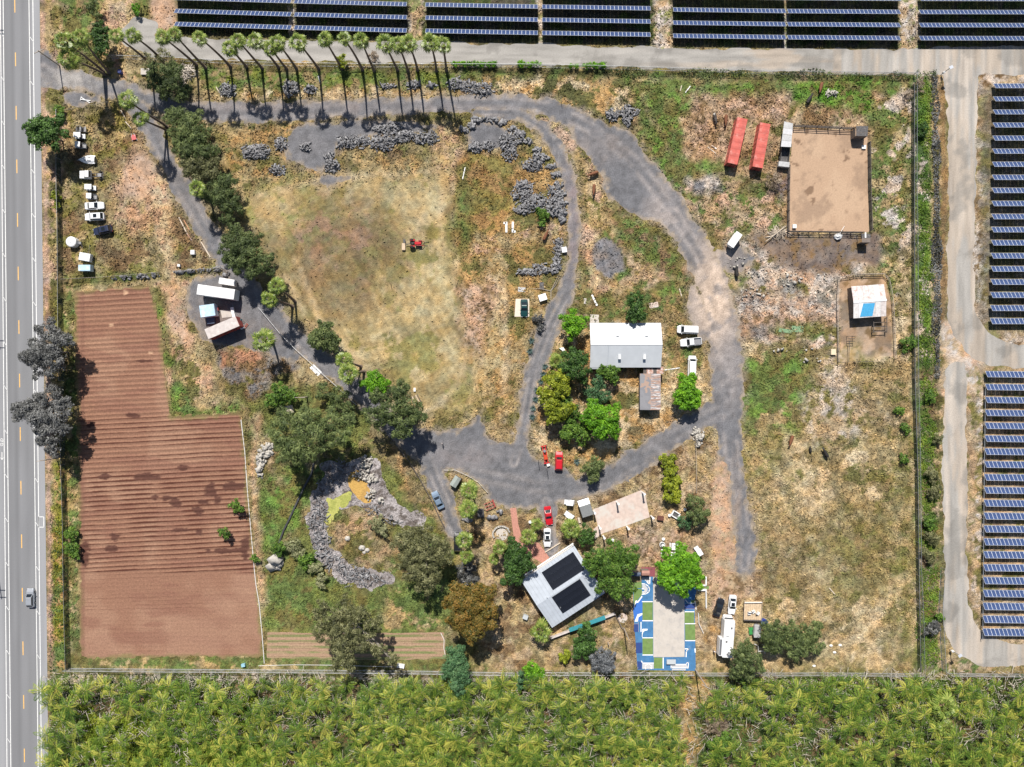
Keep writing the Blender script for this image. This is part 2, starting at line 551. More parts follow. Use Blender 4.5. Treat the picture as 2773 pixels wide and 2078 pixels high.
# between corral and ploughed field
g.zone([(335, 606), (440, 598), (402, 640), (398, 700), (435, 780), (470, 860), (520, 880), (500, 905), (378, 902), (360, 780), (344, 680)], STRAW, TAN, DIRT, OLIVE, scale=3.5, seed=4)
g.zone([(336, 612), (392, 604), (402, 680), (412, 760), (395, 740), (372, 700), (345, 640)], DIRT, PINK, TAN, scale=3, seed=1, grain=.6)
g.zone([(338, 650), (356, 680), (375, 780), (410, 880), (460, 880), (520, 862), (535, 895), (378, 908), (362, 800)], GREEN, BGREEN, OLIVE, scale=2.5, seed=2)
g.zone([(130, 600), (162, 615), (172, 800), (172, 1440), (146, 1440), (140, 900)], GREEN, OLIVE, STRAW, scale=3, seed=1)
g.zone([(150, 1418), (580, 1415), (960, 1425), (1100, 1440), (1100, 1452), (150, 1448)], GREEN, OLIVE, STRAW, scale=3, rag=.6, seed=3)
# the mown meadow
g.zone([(455, 280), (560, 262), (960, 280), (990, 330), (990, 480), (860, 470), (640, 540), (560, 560), (500, 420)], OLIVE, DUN, STRAW, BROWN, scale=4, seed=3)
g.zone([(540, 262), (620, 268), (700, 320), (760, 372), (850, 345), (960, 330), (965, 385), (760, 400), (560, 410), (470, 330)], DUN, ORANGE, OLIVE, scale=3.5, seed=1)
g.zone(MEADOW, (.265, .205, .10), (.36, .285, .155), (.205, .18, .068), scale=8, soft=8, rag=3, seed=1, grain=.5)
g.blob(720, 540, 150, 110, (.15, .108, .06), (.14, .125, .055), (.2, .125, .085), scale=7, soft=11, op=.9, seed=2, grain=.55)
g.blob(700, 640, 110, 70, (.18, .135, .072), (.2, .16, .075), scale=6, soft=11, op=.75, seed=4)
g.blob(590, 460, 60, 45, (.2, .21, .06), STRAW, scale=4, soft=6, op=.8, seed=3)
_w = DW(MEADOW)
_sl = g.sub(_w, 1)
_mx, _my = GX[_sl], GY[_sl]
_sd = sd_poly(_mx, _my, _w)
_cc = P(D(770, 610)); _rr = np.hypot(_mx - _cc.x, (_my - _cc.y) * 1.1); _th = np.arctan2(_my - _cc.y, _mx - _cc.x)
_st = fbm(_rr * 1.6, _th * 5, 1.1, 3, 3) * .5 + fbm(_mx * .22 + _my * .1, _my * .9 + _mx * 1.5, 1.3, 1, 3) * .5
_k = np.clip(-_sd / 3, 0, 1)
g.C[_sl][..., :3] *= (1 + (sstep(_st, .25, .75) - .5) * .3 * _k)[..., None]
# mowing tracks
for pts in ([(962, 370), (952, 470), (958, 545)], [(975, 385), (985, 470), (990, 560), (1010, 700), (1040, 860)], [(905, 470), (900, 530)], [(915, 465), (911, 540)],
            [(560, 420), (700, 385), (880, 375), (950, 368)], [(860, 905), (940, 880), (1000, 820), (1010, 720)], [(985, 570), (1005, 700), (1030, 840)],
            [(700, 730), (780, 800), (900, 885)], [(640, 560), (690, 690), (800, 800)], [(620, 600), (660, 690), (770, 790)]):
    g.line(pts, .55, LSTRAW, scale=2, soft=1.4, rag=.4, op=.55, seed=2)
# east of the meadow
g.zone([(990, 330), (1215, 350), (1215, 520), (1180, 640), (1135, 760), (1112, 880), (1065, 955), (1035, 890), (1000, 640), (985, 560)], (.28, .185, .08), OLIVE, ORANGE, STRAW, scale=3, seed=2)
g.zone([(985, 330), (1110, 335), (1100, 480), (1050, 510), (985, 500)], (.27, .165, .07), (.2, .16, .05), OLIVE, scale=4, seed=5)
g.zone([(982, 420), (1020, 400), (1010, 520), (980, 505)], GREEN, OLIVE, scale=2, soft=3, seed=1)
g.zone([(940, 262), (990, 265), (985, 350), (960, 420), (945, 350)], PINK, STRAW, TAN, scale=3, soft=3, seed=0)
g.zone([(990, 625), (1060, 600), (1090, 620), (1060, 700), (1040, 790), (1000, 740)], PINK, BROWN, (.33, .24, .17), scale=1.6, soft=3, seed=4)
g.line([(1085, 600), (1090, 700), (1095, 790), (1085, 850), (1050, 870)], .7, LSTRAW, TAN, scale=2, soft=1.2, op=.8, seed=1)
g.line([(1075, 600), (1078, 720)], .4, LSTRAW, scale=2, soft=1.2, op=.6, seed=1)
g.zone([(1060, 512), (1215, 482), (1220, 505), (1100, 525), (990, 560)], STRAW, ORANGE, PINK, scale=2.5, soft=2, seed=3)
g.zone([(1040, 930), (1065, 905), (1090, 880), (1105, 910), (1085, 955), (1055, 945)], BROWN, STRAW, TAN, scale=1.5, rag=1, seed=2)
# between the drives
g.zone([(1165, 250), (1232, 290), (1300, 432), (1400, 480), (1460, 560), (1505, 640), (1510, 770), (1440, 700), (1290, 690), (1200, 700), (1262, 580), (1258, 420), (1230, 340)],
       OLIVE, (.26, .19, .08), GREEN, TAN, scale=4, seed=0)
g.zone([(1168, 256), (1230, 290), (1268, 330), (1300, 410), (1330, 470), (1290, 520), (1262, 470), (1255, 400), (1230, 330)], LSTRAW, STRAW, OLIVE, PINK, scale=3, seed=2)
g.zone([(1255, 480), (1280, 500), (1290, 590), (1350, 640), (1300, 660), (1262, 640), (1260, 560)], PINK, LSTRAW, DIRT, scale=3, seed=1)
g.zone([(1380, 600), (1420, 580), (1480, 570), (1500, 590), (1470, 600), (1390, 612)], PINK, TAN, scale=3, rag=1, seed=2)
g.zone([(1310, 450), (1390, 470), (1460, 540), (1480, 600), (1400, 570), (1340, 520)], GREEN, OLIVE, BROWN, scale=2.5, soft=3, seed=4)
g.blob(1450, 640, 40, 30, BGREEN, OLIVE, scale=2, seed=2)
g.blob(1310, 385, 22, 24, PINK, LSTRAW, seed=1)
g.zone([(1285, 525), (1310, 515), (1340, 540), (1356, 580), (1320, 594), (1290, 580)], GREY, (.19, .17, .165), scale=3, rag=1, soft=1, seed=3, grain=.6)
# paddock with the containers
g.zone([(1370, 170), (1965, 168), (1965, 250), (1880, 260), (1880, 500), (1690, 500), (1560, 520), (1460, 430), (1400, 340), (1380, 250)], (.32, .215, .125), TAN, OLIVE, BROWN, scale=4, seed=3)
g.zone([(1365, 172), (1965, 172), (1960, 205), (1760, 200), (1500, 215), (1470, 260), (1480, 330), (1560, 360), (1530, 400), (1430, 405), (1400, 330), (1380, 260)], GREEN, OLIVE, BGREEN, scale=3, seed=2)
g.zone([(1690, 178), (1780, 174), (1870, 176), (1875, 240), (1800, 238), (1740, 225)], (.07, .16, .015), BGREEN, OLIVE, scale=3, seed=1)
g.zone([(1500, 215), (1700, 210), (1690, 260), (1600, 250), (1560, 330), (1490, 310)], (.34, .23, .14), PINK, BROWN, scale=3, soft=3, seed=5)
g.line([(1385, 200), (1400, 250), (1430, 290), (1445, 325)], .6, (.2, .18, .09), OLIVE, scale=2, soft=1.2, seed=5)
g.zone([(1460, 400), (1540, 380), (1680, 395), (1690, 500), (1600, 500), (1540, 505), (1490, 470)], OLIVE, TAN, GREEN, PINK, scale=3, seed=1)
g.zone([(1490, 380), (1545, 375), (1550, 410), (1500, 420)], GREY, PALE, scale=2, soft=2, seed=2)
g.blob(1700, 395, 28, 26, (.2, .15, .14), BROWN, scale=1.5, soft=3, seed=4)
# paddock strip along the east fence
g.zone([(1878, 250), (1900, 230), (1968, 190), (1975, 760), (1930, 760), (1900, 590), (1885, 520)], OLIVE, GREEN, STRAW, PALE, scale=3, seed=4)
g.zone([(1935, 540), (1975, 520), (1985, 1445), (1955, 1445), (1950, 900), (1925, 760)], LSTRAW, DUN, OLIVE, scale=2.5, seed=2)
# debris ground
g.zone([(1545, 520), (1690, 512), (1885, 512), (1900, 570), (1812, 610), (1800, 770), (1740, 790), (1590, 740), (1600, 650)], PALE, PINK, (.2, .18, .15), OLIVE, scale=4, seed=2)
g.zone([(1640, 515), (1885, 512), (1890, 560), (1800, 590), (1700, 590), (1650, 560)], (.13, .10, .085), (.185, .14, .11), BROWN, scale=3, seed=0, grain=.4)
g.zone([(1570, 600), (1600, 580), (1625, 600), (1605, 630)], GREEN, DOLIVE, scale=2, seed=1)
g.zone([(1570, 640), (1760, 640), (1800, 690), (1690, 700), (1600, 680)], PALE, (.3, .22, .17), PINK, scale=1.5, soft=3, seed=3)
g.line([(1590, 700), (1660, 690), (1790, 700)], 1.2, PINK, BROWN, scale=1.2, soft=1.5, seed=3)
g.zone([(1670, 715), (1780, 700), (1790, 730), (1700, 740)], GREEN, OLIVE, (.3, .25, .15), scale=2, seed=5)
g.blob(1635, 720, 22, 16, GREY, (.22, .19, .17), soft=2, seed=3)
g.blob(1598, 722, 14, 9, DIRT, soft=2, seed=3)
# the pen
g.zone([(1812, 603), (1918, 596), (1930, 770), (1812, 786)], (.30, .205, .135), (.37, .26, .175), BROWN, (.2, .145, .1), scale=4, rag=.5, soft=.8, seed=1, grain=.2)
g.zone([(1850, 770), (1905, 770), (1910, 890), (1860, 890), (1790, 840)], PINK, TAN, DIRT, scale=3, soft=3, seed=1)
# big field, south-east
g.zone([(1590, 740), (1850, 745), (1935, 790), (1972, 780), (1986, 1446), (1510, 1446), (1530, 1260), (1640, 1235), (1622, 1110), (1604, 950)], STRAW, DUN, OLIVE, LSTRAW, scale=5, seed=3)
g.zone([(1600, 770), (1700, 750), (1780, 770), (1740, 850), (1720, 930), (1640, 960), (1605, 920)], GREEN, OLIVE, BGREEN, STRAW, scale=4, soft=5, seed=5)
g.zone([(1780, 780), (1830, 760), (1850, 860), (1900, 900), (1840, 960), (1740, 960), (1740, 850)], TAN, PALE, OLIVE, scale=3, soft=6, op=.8, seed=1)
g.blob(1780, 1370, 160, 45, STRAW, LSTRAW, DUN, scale=3, soft=10, seed=1)
g.blob(1720, 1180, 90, 60, (.19, .145, .085), DUN, OLIVE, scale=4, soft=12, op=.75, seed=4)
g.blob(1850, 1200, 90, 90, OLIVE, (.16, .16, .055), DUN, scale=4, soft=14, op=.7, seed=2)
g.blob(1660, 1000, 70, 60, (.17, .16, .05), OLIVE, STRAW, scale=4, soft=12, op=.7, seed=1)
g.blob(1700, 1100, 110, 40, LSTRAW, STRAW, DUN, scale=2.5, soft=8, op=.6, seed=2)
g.zone([(1930, 1000), (1970, 1000), (1975, 1420), (1940, 1420)], (.15, .16, .04), OLIVE, STRAW, scale=3, soft=4, op=.7, seed=3)
# around the spur road
g.zone([(1330, 1040), (1500, 915), (1548, 960), (1548, 1010), (1600, 1260), (1500, 1260), (1500, 1440), (1560, 1440), (1640, 1300), (1640, 1230), (1500, 1200), (1400, 1180)], TAN, STRAW, BROWN, scale=3.5, seed=1)
g.line([(1560, 990), (1565, 1080), (1568, 1180), (1580, 1260)], [2.0, 3.4, 3.4, 4.0], PINK, DIRT, TAN, scale=3, soft=2, seed=3, grain=.5)
g.zone([(1500, 1240), (1620, 1235), (1640, 1260), (1570, 1300), (1580, 1340), (1520, 1340)], PINK, TAN, BROWN, scale=3, soft=3, seed=2)
g.zone([(1515, 1330), (1575, 1330), (1560, 1420), (1515, 1420)], BROWN, TAN, ORANGE, scale=2, soft=3, seed=2)
# house yard
g.zone([(1050, 1098), (1150, 1106), (1400, 1040), (1520, 1090), (1525, 1446), (1080, 1446), (1000, 1330), (985, 1200), (1040, 1120)], TAN, STRAW, DUN, BROWN, scale=3, seed=4)
g.zone([(1320, 1130), (1480, 1130), (1500, 1220), (1380, 1230)], TAN, PINK, BROWN, scale=1.5, soft=4, seed=1)
g.zone([(1200, 1330), (1360, 1330), (1360, 1440), (1200, 1440)], DUN, TAN, OLIVE, scale=3, soft=4, seed=3)
# garden round the white house
g.zone([(1150, 720), (1275, 690), (1290, 690), (1480, 690), (1520, 800), (1520, 880), (1440, 940), (1300, 1015), (1220, 1012), (1150, 985), (1145, 880)], LSTRAW, ORANGE, DUN, OLIVE, scale=3, seed=5)
g.zone([(1270, 640), (1500, 640), (1512, 800), (1440, 800), (1430, 700), (1275, 690)], OLIVE, (.24, .17, .08), GREEN, scale=3, seed=2)
g.zone([(1280, 980), (1180, 960), (1150, 985), (1220, 1012), (1300, 1015)], ORANGE, STRAW, OLIVE, scale=2, seed=3)
# pond yard
g.zone([(530, 868), (620, 840), (760, 838), (860, 960), (960, 1130), (985, 1200), (970, 1440), (576, 1420), (560, 1180), (530, 900)], (.135, .15, .045), OLIVE, GREEN, DUN, scale=4.5, seed=2)
g.zone([(530, 1050), (600, 1010), (650, 1000), (690, 1020), (640, 1150), (570, 1180)], (.12, .16, .04), OLIVE, BGREEN, scale=4, seed=1)
g.zone([(560, 1200), (660, 1250), (760, 1300), (700, 1365), (575, 1366)], (.13, .165, .045), GREEN, OLIVE, scale=3.5, soft=4, seed=5)
g.zone([(850, 1250), (960, 1260), (950, 1360), (830, 1360)], (.13, .165, .045), GREEN, STRAW, scale=4, soft=4, seed=3)
g.zone([(745, 1108), (795, 1088), (845, 1130), (862, 1195), (805, 1232), (748, 1205), (716, 1150)], DUN, (.33, .225, .13), OLIVE, scale=5, soft=3, seed=4)
g.zone([(560, 920), (620, 1000), (600, 1040), (560, 1010)], TAN, DUN, OLIVE, scale=3, soft=4, seed=2)
g.zone([(840, 960), (900, 1000), (940, 1080), (960, 1130), (900, 1100), (850, 1020), (830, 980)], DUN, (.3, .2, .1), OLIVE, scale=4, soft=2, seed=4)
g.line([(560, 900), (545, 1000), (552, 1150), (566, 1300)], .8, TAN, DIRT, scale=3, soft=2, seed=1)
g.zone([(460, 760), (575, 760), (640, 800), (560, 850), (490, 850)], GREY, BROWN, (.2, .17, .14), OLIVE, scale=3, seed=5)
g.zone([(470, 755), (575, 752), (575, 790), (520, 800), (478, 790)], (.3, .16, .10), BROWN, scale=2, rag=.5, soft=1, seed=2)
# thicket floor
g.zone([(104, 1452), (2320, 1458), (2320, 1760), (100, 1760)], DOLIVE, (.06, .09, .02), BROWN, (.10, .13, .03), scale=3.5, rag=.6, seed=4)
g.zone([(1455, 1455), (1565, 1456), (1560, 1520), (1505, 1540), (1500, 1700), (1470, 1700), (1462, 1540)], ORANGE, OLIVE, STRAW, scale=2, seed=2)
g.zone([(120, 1455), (560, 1455), (1100, 1460), (1100, 1472), (560, 1470), (120, 1468)], PALE, OLIVE, GREEN, scale=1.5, rag=.6, seed=1)
g.blob(440, 1600, 60, 40, (.2, .2, .03), BGREEN, BROWN, scale=3, soft=5, seed=1)
g.blob(310, 1580, 22, 28, ORANGE, OLIVE, soft=4, seed=1)
# ditch between the fences, solar plant soil on the right
g.zone([(1970, 160), (2012, 160), (2018, 800), (2034, 1448), (1984, 1448)], (.08, .15, .03), (.06, .1, .03), PALE, (.11, .19, .03), scale=3, rag=.6, seed=3)
g.zone([(1985, 800), (2030, 800), (2034, 1448), (1986, 1448)], (.09, .13, .03), BROWN, (.2, .16, .12), (.1, .18, .03), scale=2.5, soft=3, rag=.6, seed=2)
g.zone([(2008, 160), (2040, 160), (2046, 800), (2036, 1448), (2024, 1448)], OLIVE, TAN, DOLIVE, scale=2.5, rag=.6, seed=3)
g.line([(2036, 180), (2040, 400), (2036, 700)], .7, (.2, .13, .06), BROWN, scale=2, seed=2)
g.zone([(2095, 150), (2320, 150), (2320, 800), (2130, 760), (2105, 720)], TAN, PALE, BROWN, (.2, .18, .08), scale=3.5, seed=1)
g.zone([(2085, 790), (2320, 790), (2320, 1395), (2110, 1395), (2090, 1200)], (.27, .19, .12), TAN, OLIVE, (.36, .25, .15), scale=3.5, seed=0)
g.zone([(2108, 500), (2130, 480), (2140, 640), (2120, 690), (2105, 640)], PALE, (.5, .45, .4), BROWN, scale=1.5, seed=0)
g.zone([(2035, 690), (2080, 690), (2110, 760), (2130, 792), (2125, 850), (2035, 850)], PINK, PALE, TAN, scale=3, seed=2, grain=.5)
g.zone([(2050, 800), (2130, 792), (2125, 835), (2060, 826)], (.22, .15, .07), BROWN, PALE, OLIVE, scale=2, seed=2, op=.8)
g.zone([(2040, 1428), (2320, 1428), (2320, 1446), (2040, 1446)], OLIVE, TAN, GREEN, scale=2, seed=3)
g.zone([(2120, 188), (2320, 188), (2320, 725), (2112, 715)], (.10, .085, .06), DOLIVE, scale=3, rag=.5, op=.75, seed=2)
g.line([(2108, 800), (2120, 900), (2105, 1380)], 1.0, TAN, OLIVE, PALE, scale=2, seed=2)
# bare edge of the left-hand roadside
g.zone([(-100, -90), (-6, -90), (8, 1400), (12, 1760), (-100, 1760)], TAN, OLIVE, PINK, scale=4, seed=2)
# overall patchiness at the size of a tussock
_n = fbm(GX, GY, .9, 1, 2, .8); _n2 = fbm(GX, GY, 4.5, 4, 4, .75)
g.C[..., :3] *= (1 + (sstep(_n, .25, .75) - .5) * .46 * g.C[..., 3] + (_n2 - .5) * .35)[..., None]
_hue = fbm(GX, GY, 2.3, 2, 3, .6)
g.C[..., 0] *= 1 + (_hue - .5) * .2; g.C[..., 2] *= 1 - (_hue - .5) * .25

M_ground = vcol_mat("ground", fine=1.9, amp=.62, bump=.9, bump_d=.3, fine2=4.2)
_V = np.stack([GX, GY, np.zeros_like(GX)], -1).reshape(-1, 3)
_i = np.arange(_NX * _NY).reshape(_NY, _NX)
_F = np.stack([_i[:-1, :-1], _i[:-1, 1:], _i[1:, 1:], _i[1:, :-1]], -1).reshape(-1, 4)
# skirt out to the horizon
_sk, _sf = [], []
_n0 = len(_V)
_big = 4000.0
_xs = [-_big, -131, 131, _big]; _ys = [-_big, -99, 99, _big]
for j in range(4):
    for i in range(4): _sk.append((_xs[i], _ys[j], 0))
for j in range(3):
    for i in range(3):
        if i == 1 and j == 1: continue
        _sf.append((_n0 + j * 4 + i, _n0 + j * 4 + i + 1, _n0 + (j + 1) * 4 + i + 1, _n0 + (j + 1) * 4 + i))
_col = np.concatenate([g.C.reshape(-1, 4), np.tile(np.array([[.2, .17, .08, 1]], np.float32), (16, 1))])
ground = link_mesh("ground", np_mesh("ground", np.concatenate([_V, np.array(_sk)]), np.concatenate([_F, np.array(_sf)]), M_ground, color=_col))
ground["kind"] = "structure"

# ------------------------------------------------------------------ highway
M_asphalt = vcol_mat("asphalt", fine=5, amp=.10, bump=.1, bump_d=.02, fine2=18)
M_white = mat("road_paint_white", (.72, .72, .70), .6, var=.12, scale=2, stain=(.38, .38, .38), stain_scale=2.5, stain_at=.62)
M_yellow = mat("road_paint_yellow", (.72, .42, .12), .6, var=.12, scale=2)


def road_x(frac0, frac1):
    """straight line across the photo height given pixel x at top and bottom"""
    p0, p1 = P((frac0, 0)), P((frac1, 2078))
    d = (p1 - p0) / 2078.0
    return lambda sy: p0 + d * sy


R_edge = road_x(107.5, 131)
R_l = road_x(-24, -2)


def sheet_strip(name, left, right, sy0, sy1, colf, m, z=.012, n=80):
    vs, fs = [], []
    k = 14
    for i in range(n + 1):
        sy = sy0 + (sy1 - sy0) * i / n
        a, b = left(sy), right(sy)
        for j in range(k + 1):
            q = a.lerp(b, j / k); vs.append((q.x, q.y, z))
    for i in range(n):
        for j in range(k):
            q = i * (k + 1) + j
            fs.append((q + k + 1, q + k + 2, q + 1, q))
    V = np.array(vs)
    o = link_mesh(name, np_mesh(name, V, np.array(fs), m, color=colf(V[:, 0], V[:, 1], np.tile(np.linspace(0, 1, k + 1), n + 1))))
    o["kind"] = "structure"
    return o


def hw_col(X, Y, t):
    C = rgba(X, (.205, .207, .215), 1)
    C[:, :3] *= (1 - .16 * np.exp(-((t - .30) / .05) ** 2) - .2 * np.exp(-((t - .42) / .05) ** 2) - .13 * np.exp(-((t - .62) / .05) ** 2) - .1 * np.exp(-((t - .75) / .04) ** 2)
                 + .33 * sstep(t, .80, .86) + .25 * (1 - sstep(t, .1, .2)))[:, None]
    C[:, :3] *= (.92 + .16 * fbm(X * 3, Y * .25, 4, 2, 3))[:, None]
    return C


hwy = sheet_strip("road", R_l, R_edge, -900, 3000, hw_col, M_asphalt, n=220)


def marking(name, quads, m, z=.016, kind="structure"):
    b = MB()
    for q in quads: b.add([(x, y, z) for x, y in q], [(0, 1, 2, 3)])
    o = b.build(name, m); o["kind"] = kind
    return o


def vstripe(fn, sy0, sy1, w):
    a, b = fn(sy0), fn(sy1)
    return [(a.x - w / 2, b.y * 0 + b.y), (a.x + w / 2, b.y), (a.x + w / 2, a.y), (a.x - w / 2, a.y)] if False else [
        (b.x - w / 2, b.y), (b.x + w / 2, b.y), (a.x + w / 2, a.y), (a.x - w / 2, a.y)]


R_w1, R_w2 = road_x(78.5, 103.5), road_x(89, 112.5)
R_w3, R_w4 = road_x(1.0, 19.0), road_x(8.5, 29.5)
R_y = road_x(40, 66.5)
wl = []
for fn in (R_w1, R_w2, R_w3, R_w4):
    for i in range(40): wl.append(vstripe(fn, -900 + i * 97.5, -900 + (i + 1) * 97.5, .17))
for k in range(-8, 26):
    for fa, fb, off in ((R_w1, R_w2, 98), (R_w3, R_w4, 86)):
        sy = off + 119.5 * k
        a, b = fa(sy), fb(sy + 15)
        wl.append([(a.x, a.y - .12), (b.x, b.y - .12), (b.x, b.y + .06), (a.x, a.y + .06)])
marking("edge_lines", wl, M_white)
yl = [vstripe(R_y, 142.5 + 145.0 * k, 142.5 + 145.0 * k + 37, .22) for k in range(-8, 26)]
marking("centre_dashes", yl, M_yellow)
# bicycle symbol, arrow and the square box painted on the shoulder
bq = []
c = P((5, 1198)); u = .011
def ring(cx, cy, r, w, n=12):
    for i in range(n):
        a0, a1 = 2 * math.pi * i / n, 2 * math.pi * (i + 1) / n
        bq.append([(cx + r * math.cos(a0), cy + r * math.sin(a0)), (cx + r * math.cos(a1), cy + r * math.sin(a1)),
                   (cx + (r - w) * math.cos(a1), cy + (r - w) * math.sin(a1)), (cx + (r - w) * math.cos(a0), cy + (r - w) * math.sin(a0))][::-1])
def bar(x0, y0, x1, y1, w=.1):
    d = Vector((x1 - x0, y1 - y0)).normalized() * w / 2
    bq.append([(x0 + d.y, y0 - d.x), (x1 + d.y, y1 - d.x), (x1 - d.y, y1 + d.x), (x0 - d.y, y0 + d.x)])
ring(c.x - .05, c.y + .55, .38, .1); ring(c.x - .05, c.y - .55, .38, .1)
bar(c.x - .05, c.y + .55, c.x + .35, c.y - .1); bar(c.x + .35, c.y - .1, c.x - .05, c.y - .55); bar(c.x + .3, c.y + .35, c.x + .3, c.y - .4); bar(c.x + .55, c.y + .3, c.x + .2, c.y + .4)
a = P((5.5, 1236))
bar(a.x, a.y + 1.0, a.x, a.y - .3, .14); bar(a.x - .3, a.y - .3, a.x, a.y - .85, .16); bar(a.x + .3, a.y - .3, a.x, a.y - .85, .16)
marking("bicycle_lane_symbol", bq, M_white)
bq = []
p0, p1 = P(T(0, 2, 330, 1150)), P(T(0, 2, 375, 1238))
bar(p0.x, p0.y, p1.x, p0.y, .16); bar(p1.x, p0.y, p1.x, p1.y, .16); bar(p1.x, p1.y, p0.x, p1.y, .16); bar(p0.x, p1.y, p0.x, p0.y, .16)
marking("shoulder_box_marking", bq, M_white)

# ------------------------------------------------------------------ gravel drives
DRV = [  # polylines in overview pixels with half widths in metres
    ([(92, 152), (120, 165), (180, 176), (240, 192), (300, 206), (350, 222), (420, 238), (480, 241), (560, 244), (700, 238), (850, 231), (960, 225), (1100, 222), (1180, 232), (1250, 262), (1320, 306), (1370, 350), (1415, 405), (1460, 470), (1510, 545), (1545, 620), (1560, 700), (1570, 790), (1572, 860), (1575, 930), (1578, 985)],
     [5, 2.9, 2.4, 2.2, 2.3, 2.3, 2.3, 2.4, 2.3, 2.3, 2.2, 2.0, 2.0, 2.2, 2.6, 3.2, 3.4, 3.4, 3.6, 3.6, 3.6, 3.8, 3.9, 3.9, 3.6, 2.4]),
    ([(1585, 960), (1592, 1050), (1604, 1110), (1612, 1170), (1608, 1222)], [1.9, 1.9, 2.2, 2.7, 2.6]),
    ([(285, 205), (318, 262), (345, 320), (375, 375), (405, 430), (440, 488), (478, 545), (520, 600), (570, 660), (630, 722), (690, 775), (745, 815), (795, 862), (850, 920), (920, 965)],
     [2.4, 2.3, 2.3, 2.2, 2.3, 2.4, 2.4, 2.5, 2.8, 2.6, 2.4, 2.4, 2.4, 2.6, 4]),
    ([(1030, 240), (1120, 245), (1170, 275), (1210, 330), (1232, 390), (1240, 480), (1238, 560), (1226, 630), (1196, 690), (1172, 740), (1152, 800), (1140, 870), (1128, 940), (1110, 1000)],
     [1.2, 1.9, 1.6, 1.5, 1.5, 1.45, 1.55, 1.9, 2.4, 2.4, 2.2, 1.8, 1.9, 3]),
    ([(1000, 1020), (1150, 1050), (1240, 1058), (1320, 1030), (1400, 980), (1470, 932), (1530, 900), (1575, 880)], [4.5, 4.4, 2.6, 3.0, 3.0, 2.6, 2.8, 3]),
    ([(905, 960), (935, 1020), (960, 1080), (975, 1130), (990, 1160)], [3, 2.3, 2.2, 1.9, 1.4]),
    ([(1180, 1085), (1190, 1130), (1192, 1190)], [3, 1.7, 1.5]),
]
DRV_POLY = [
    [(868, 945), (925, 926), (1000, 935), (1035, 885), (1042, 890), (1050, 945), (1075, 960), (1108, 955), (1150, 990), (1210, 1012), (1262, 1040), (1270, 1080), (1150, 1100), (1060, 1092), (1010, 1030), (940, 1010)],
    [(1215, 255), (1262, 330), (1308, 385), (1312, 428), (1360, 462), (1420, 482), (1468, 470), (1452, 395), (1415, 370), (1382, 318), (1376, 286), (1350, 280), (1310, 270)],
    [(1500, 610), (1485, 630), (1490, 690), (1512, 740), (1560, 740)],
    [(1530, 540), (1580, 535), (1625, 545), (1640, 560), (1600, 590), (1560, 590)],
    [(395, 640), (420, 602), (478, 590), (520, 615), (575, 672), (650, 760), (640, 790), (590, 770), (520, 745), (455, 750), (420, 700)],
    [(615, 300), (640, 270), (700, 262), (900, 262), (955, 275), (900, 285), (740, 300), (728, 340), (700, 370), (640, 360), (612, 335)],
    [(1010, 290), (1020, 265), (1075, 262), (1110, 290), (1080, 320), (1020, 325)],
    [(686, 395), (700, 380), (740, 378), (765, 382), (730, 392), (705, 402)],
    [(135, 205), (150, 195), (210, 205), (225, 222), (150, 232)],
]
ISLAND = [(958, 1018), (985, 1015), (1020, 1032), (1052, 1060), (1048, 1082), (1005, 1080), (985, 1060), (965, 1040)]
_dl = [(DW(p), h) for p, h in DRV]
_dp = [DW(smooth_poly(p, 2)) for p in DRV_POLY]
_isl = DW(smooth_poly(ISLAND, 2))


def drv_sdf(X, Y):
    s = np.full(X.shape, 1e9, np.float32)
    for p, h in _dl:
        b = bounds(p, 8)
        m = (X > b[0]) & (X < b[1]) & (Y > b[2]) & (Y < b[3])
        if m.any(): s[m] = np.minimum(s[m], sd_line(X[m], Y[m], p, h))
    for p in _dp:
        b = bounds(p, 4)
        m = (X > b[0]) & (X < b[1]) & (Y > b[2]) & (Y < b[3])
        if m.any(): s[m] = np.minimum(s[m], sd_poly(X[m], Y[m], p))
    s = np.maximum(s, -sd_poly(X, Y, _isl))
    s = np.maximum(s, R_edge(1039).x - 6 - X)
    return s + 1.6 * (fbm(X, Y, 3.0, 2, 4, .7) - .5) + .7 * (vnoise(X, Y, .7, 4) - .5)


